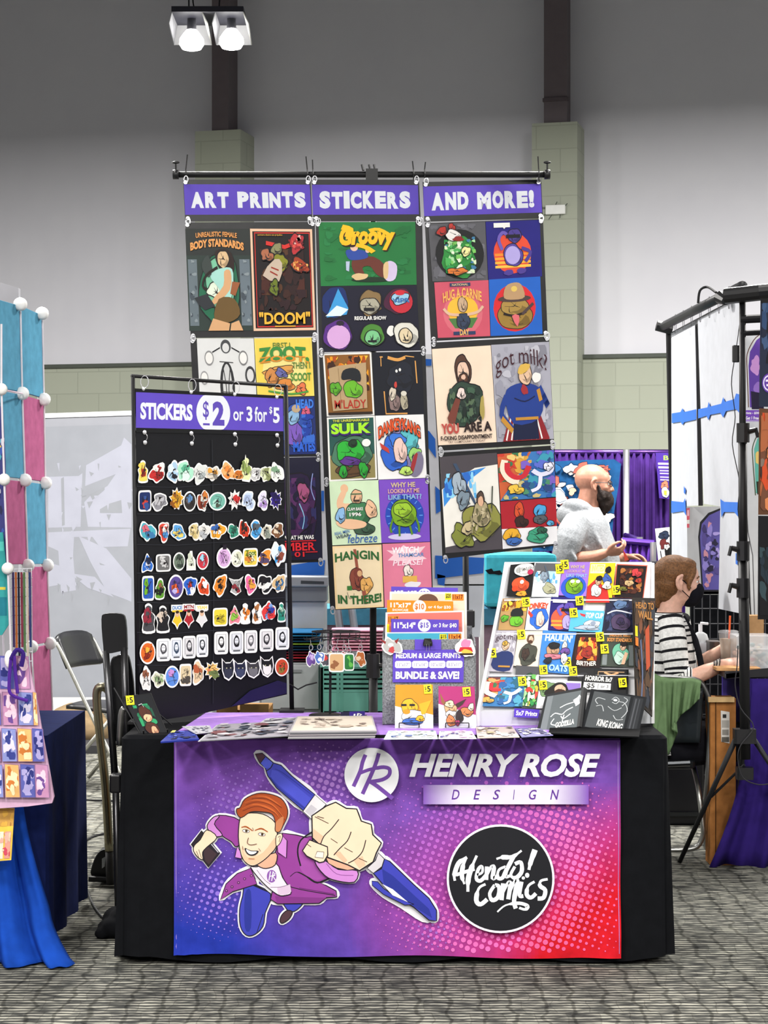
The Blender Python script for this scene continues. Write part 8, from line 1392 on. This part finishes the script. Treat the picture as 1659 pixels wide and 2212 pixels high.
# hood lying on the back, neck roll
mb.tube([P(1228, 1104, Ym), P(1236, 1092, Ym-.07), P(1262, 1098, Ym-.12), P(1290, 1122, Ym-.10)], [.05, .045, .042, .026], HG, 12, smooth=3)
mb.tube([P(1228, 1104, Ym), P(1236, 1094, Ym+.07), P(1262, 1098, Ym+.12), P(1290, 1122, Ym+.10)], [.05, .045, .042, .026], HG, 12, smooth=3)
mb.ell(P(1232, 1112, Ym), (.085, .13, .07), HG)
for x0, y0, x1, y1 in ((1240, 1150, 1262, 1172), (1250, 1165, 1280, 1196), (1228, 1140, 1240, 1166), (1285, 1150, 1305, 1196)):
    mb.tube([P(x0, y0, Ym-.225), P((x0+x1)/2, (y0+y1)/2+3, Ym-.235), P(x1, y1, Ym-.215)], [.008, .014, .008], HG, 8)
for v in mb.v: v += V((noise.noise(v*9), noise.noise(v*9+V((5, 5, 5))), 0))*.012
mb.build('hoodie', mat('knit', HG), t, remesh=.008, smit=2, at=base)
mb = MB(); mb.tube([P(1292, 1118, Ym-.09), P(1306, 1150, Ym-.15), P(1322, 1176, Ym-.15)], .005, '#2c2c30', 6, smooth=3); mb.tube([P(1310, 1110, Ym-.03), P(1318, 1150, Ym-.06)], .005, '#f0f0f0', 6); mb.build('drawstring', 'cloth', t)
mb = MB(); E = lambda x, y, z, a, b_, d: mb.ell(T_(x, y, z), (a, b_, d), '#1c1210', R_, 14, 10)
E(.060, 0, -.105, .050, .052, .062); E(.040, 0, -.075, .058, .064, .042); E(.082, 0, -.095, .034, .040, .048); E(.050, 0, -.145, .034, .036, .038)
E(.036, 0, -.060, .054, .078, .042); E(.068, 0, -.076, .034, .058, .034)
for q in (-1, 1): mb.tube([T_(.008, q*.068, -.002), T_(.020, q*.066, -.045), T_(.040, q*.056, -.085)], [.007, .016, .026], '#1c1210', 8); mb.tube([T_(.093, 0, -.049), T_(.092, q*.020, -.053), T_(.076, q*.036, -.072)], [.006, .008, .012], '#1c1210', 8)
for v in mb.v: v += V((noise.noise(v*60), noise.noise(v*60+V((3, 3, 3))), noise.noise(v*60+V((7, 1, 3)))))*.004
mb.build('beard', mat('hair', '#20140f'), t, remesh=.006, smit=1)
mb = MB()
for q in (-1, 1):
    mb.tube([T_(.092+.0*q, q*.033+.023*math.cos(a), .000+.016*math.sin(a)) for a in [i*.4 for i in range(16)]], .0022, '#141214', 6, closed=True)
    mb.tube([T_(.088, q*.056, .006), T_(.05, q*.078, .008), T_(-.012, q*.085, .010), T_(-.026, q*.084, -.004)], .0024, '#141214', 6)
mb.tube([T_(.094, -.010, .004), T_(.094, .010, .004)], .002, '#141214', 6); mb.build('glasses', 'plastic', t)
for q in (-1, 1):
    mb = MB(); mb.tube([V((base.x+.03, Ym+q*.09, .96)), V((base.x+.05, Ym+q*.11, .50)), V((base.x+.01, Ym+q*.11, .08))], [.115, .085, .07], '#2c3444', 14, smooth=3); mb.build('trouser_leg', 'cloth', t, smooth=True)
    mb = MB(); mb.ell((base.x+.07, Ym+q*.11, .045), (.145, .05, .045), '#202022'); 
    for v in mb.v: v.z = max(v.z, .002)
    mb.build('shoe', 'rubber', t, smooth=True)
hp = arm_r[3]+V((.10, -.01, .02))
tag(MB().prism([hp, hp+V((.02, 0, -.03)), hp+V((.035, 0, -.06)), hp+V((.012, 0, -.07))], V((0, .003, 0)), '#b8402c').build('paper_scrap', 'paper'), 'small red scrap held in the fingers of the bald man', 'paper')
# ---- seated woman
Yw = 9.1; SW = '#d9ab96'
pel = at(1446, Yw, .50)
t = empty('person', at(1446, Yw), 'seated woman in a black face mask and a striped shirt', 'person')
hc = at(1466, Yw, zz(1256, Yw))
mb = MB(); T_, R_ = head(mb, hc, .98, math.radians(6), SW)
nb = at(1446, Yw, zz(1322, Yw))
mb.tube([hc+V((-.02, 0, -.03)), hc+V((-.032, 0, -.09)), nb, nb+V((0, 0, -.06))], [.052, .052, .056, .08], SW, 14, smooth=2)
LF([(nb+V((-.01, 0, -.03)), X*.06, Yv*.11), (nb+V((-.01, 0, -.09)), X*.085, Yv*.155), (nb+V((-.01, 0, -.30)), X*.09, Yv*.12), (pel+V((-.02, 0, .08)), X*.11, Yv*.16), (pel+V((0, 0, -.03)), X*.12, Yv*.17)], mb, SW)
ar = [P(1449, 1346, Yw-.16), P(1464, 1462, Yw-.20), P(1528, 1450, Yw-.20), P(1562, 1433, Yw-.17)]
mb.tube(ar, [.044, .037, .034, .022], SW, 12, smooth=3)
hand(mb, ar[3], V((.95, .1, .08)), V((-.1, -.4, .9)), V((.2, .9, .2)), (.25, .4, .3), .95, SW)
al = [P(1462, 1346, Yw+.16), P(1480, 1440, Yw+.22), P(1540, 1418, Yw+.06), P(1562, 1400, Yw-.02)]
mb.tube(al, [.044, .037, .034, .022], SW, 12, smooth=3)
hand(mb, al[3], V((.9, -.05, -.28)), V((.2, .2, .9)), V((.2, -.9, .1)), (.25, .4, .4), .95, SW)
for q in (-1, 1): mb.tube([pel+V((.03, q*.09, 0)), pel+V((.42, q*.11, .01)), V((pel.x+.42, Yw+q*.11, .08))], [.075, .055, .04], SW, 12, smooth=2)
mb.build('body', mat('skin', SW), t, remesh=.005, smit=4, at=at(1446, Yw))
face(T_, R_, .98, t, '#7a5838', mouth=False)
st = lambda k: (lambda q: '#1a1a1e' if (q*k) % 1 < .30 else '#dcdcda')
mb = MB(); mb.loft([(nb+V((-.005, 0, .0)), X*.058, Yv*.07), (nb+V((-.012, 0, -.035)), X*.085, Yv*.14), (nb+V((-.012, 0, -.10)), X*.108, Yv*.178), (nb+V((-.005, 0, -.22)), X*.118, Yv*.165), (pel+V((-.02, 0, .14)), X*.118, Yv*.165), (pel+V((-.02, 0, .02)), X*.13, Yv*.18), (pel+V((-.02, 0, -.04)), X*.13, Yv*.18)], st(19), 24, 12)
mb.build('striped_shirt', 'knit', t, smooth=True)
for a, e in ((ar, P(1494, 1463, Yw-.205)), (al, P(1516, 1432, Yw+.12))):
    mb = MB(); mb.tube([a[0]+V((-.0, .02 if a is ar else -.02, .025)), a[0].lerp(a[1], .35), a[0].lerp(a[1], .8), a[1], a[1].lerp(e, .5), e], [.055, .060, .054, .052, .048, .043], st(12), 16, smooth=10); mb.build('striped_sleeve', 'knit', t, smooth=True)
    if a is ar:
        mb = MB(); 
        for i in range(5): c = ar[2].lerp(ar[3], .30+.09*i); mb.tube([c+V((.008*math.sin(b_), .031*math.cos(b_), .031*math.sin(b_))) for b_ in [k*.6 for k in range(10)]], .0035, ['#2c2420', '#8c8078', '#1c1c20', '#b8b0a8', '#3c3430'][i], 6, closed=True)
        mb.build('bracelets', 'plastic', t)
mb = MB(); mb.tube([nb+V((.05, -.06, -.02)), nb+V((.10, -.10, -.12)), nb+V((.13, -.11, -.27)), nb+V((.13, -.10, -.38))], .014, '#15151a', 8, smooth=3); mb.build('black_strap', 'cloth', t)
HB = '#6e4a2a'
mb = MB(); E = lambda x, y, z, a, b_, d: mb.ell(T_(x, y, z), (a, b_, d), HB, R_, 16, 10)
E(-.024, 0, .038, .094, .081, .082); E(-.048, 0, -.010, .064, .074, .070); E(-.062, 0, -.055, .042, .054, .045); E(.020, .0, .074, .060, .068, .034)
mb.tube([T_(.058, -.035, .080), T_(.050, -.066, .040), T_(.028, -.078, -.006), T_(.030, -.074, -.040)], [.014, .015, .012, .006], HB, 8, smooth=3); mb.tube([T_(.058, .035, .080), T_(.050, .066, .040), T_(.028, .078, -.006)], [.014, .015, .010], HB, 8, smooth=3)
mb.tube([T_(-.090, 0, -.050), T_(-.104, 0, -.080), T_(-.092, 0, -.120)], [.026, .020, .010], HB, 10, smooth=3)
for v in mb.v: v += V((0, 0, 1))*noise.noise(V((v.x*90, v.y*90, v.z*8)))*.003
mb.build('hair', mat('hair', HB), t, remesh=.006, smit=1)
mb = MB()
mb.ell(T_(.060, 0, -.052), (.052, .060, .050), '#15151b', R_, 18, 12); mb.ell(T_(.088, 0, -.042), (.030, .034, .036), '#15151b', R_); mb.ell(T_(.050, 0, -.080), (.048, .052, .036), '#15151b', R_)
mb.build('face_mask', mat('cloth', '#15151b'), t, remesh=.006, smit=3)
mb = MB()
for q in (-1, 1): mb.tube([T_(.040, q*.066, -.028), T_(.005, q*.080, .004), T_(-.022, q*.086, .018)], .0022, '#15151b', 6); mb.tube([T_(.045, q*.062, -.080), T_(-.005, q*.078, -.036)], .002, '#15151b', 6)
mb.build('mask_loop', 'cloth', t)
mb = MB()
for q in (-1, 1): mb.tube([pel+V((-.02, q*.09, .0)), pel+V((.25, q*.10, .01)), pel+V((.44, q*.11, .0)), V((pel.x+.45, Yw+q*.11, .30)), V((pel.x+.43, Yw+q*.11, .07))], [.11, .09, .075, .062, .055], '#1c1c22', 14, smooth=3)
mb.build('trousers', mat('cloth', '#1c1c22'), t, remesh=.012, smit=2, at=at(1446, Yw))
for q in (-1, 1):
    mb = MB(); mb.ell((pel.x+.48, Yw+q*.11, .04), (.12, .042, .04), '#202024')
    for v in mb.v: v.z = max(v.z, .002)
    mb.build('shoe', 'rubber', t, smooth=True)
# her chair, and the jacket over its backrest
cl = at(1497, 9.3); cl.x = at(1476, 9.1).x
t = empty('folding_chair', V((cl.x, 9.0, 0)), 'dark steel folding chair with a green jacket over its back', 'chair')
Yc = 8.86
a = lambda x, y, Y=Yc: P(x, y, Y)
MB().tube([a(1400, 1478), a(1420, 1462), a(1500, 1468), a(1524, 1490), a(1534, 1530), a(1533, 1600), a(1527, 1700), a(1522, 1760, 8.98), V((a(1526, 0, 9.2).x, 9.2, .015))], .0125, '#8c8c8c', 10, smooth=5).build('rear_frame', 'metal', t, smooth=True)
MB().tube([a(1400, 1478), a(1396, 1530), a(1394, 1600), V((a(1392, 0, 9.2).x, 9.2, .015))], .0125, '#57575a', 10, smooth=5).build('rear_frame', 'metal', t, smooth=True)
MB().tube([P(1495, 1645, 9.15), P(1508, 1700, 8.95), P(1518, 1780, 8.9), P(1518, 1806, 8.9), P(1500, 1832, 8.9), P(1440, 1836, 8.9), P(1404, 1832, 8.9), P(1398, 1700, 8.95)], .0115, '#a8a8a4', 10, smooth=5).build('front_frame', 'metal', t, smooth=True)
MB().tube([P(1398, 1652, 8.84), P(1490, 1648, 8.84)], .014, '#3a3c3e', 8).build('seat_rail', 'metal', t)
f = lambda u, v: a(1400, 1478).lerp(a(1520, 1486), u).lerp(a(1402, 1608).lerp(a(1512, 1604), u), v)+V((0, .03*math.sin(u*math.pi), 0))
MB().sheet(f, 12, 8, '#20262a').build('backrest', 'vinyl', t, smooth=True, solid=.022)
x0, x1 = at(1398, Yc).x, at(1512, Yc).x
MB().rbox(x0+.01, x1-.01, 8.88, 9.28, .405, .44, .05, '#1c2024').build('seat', 'vinyl', t, bevel=.008)
GJ = '#66805a'
prof = [((1404, 1522, 1470), 0)]
def jk(u, v):
    # folds over the top rail, long point hanging lower in the middle-left
    xt = 1412+102*u; e = [1600, 1632, 1580, 1545, 1530, 1510][min(5, int(u*5))]; e2 = [1632, 1580, 1545, 1530, 1510, 1500][min(5, int(u*5))]
    k = u*5-int(u*5); yb = e*(1-k)+e2*k
    xb = 1410+100*u+(14 if .15 < u < .4 else 0)
    yt = 1462+6*math.sin(u*5)+20*u*u
    if v < .15:
        q = v/.15; p = P(xt, yt+2, Yc); return V((p.x, Yc+.04-.075*q, p.z+.018*math.sin(q*math.pi)))
    q = (v-.15)/.85; x = xt*(1-q)+xb*q; y = yt*(1-q)+yb*q; d = .018*math.sin(u*22+q*1.2)+.010*math.sin(u*51+q*3)
    return P(x, y, Yc-.045-.02*q+d*(.3+q))
tag(MB().sheet(jk, 46, 26, GJ).build('green_jacket', 'cloth', smooth=True, solid=.004), 'moss green jacket draped over the back of the seated woman\'s chair', 'jacket')
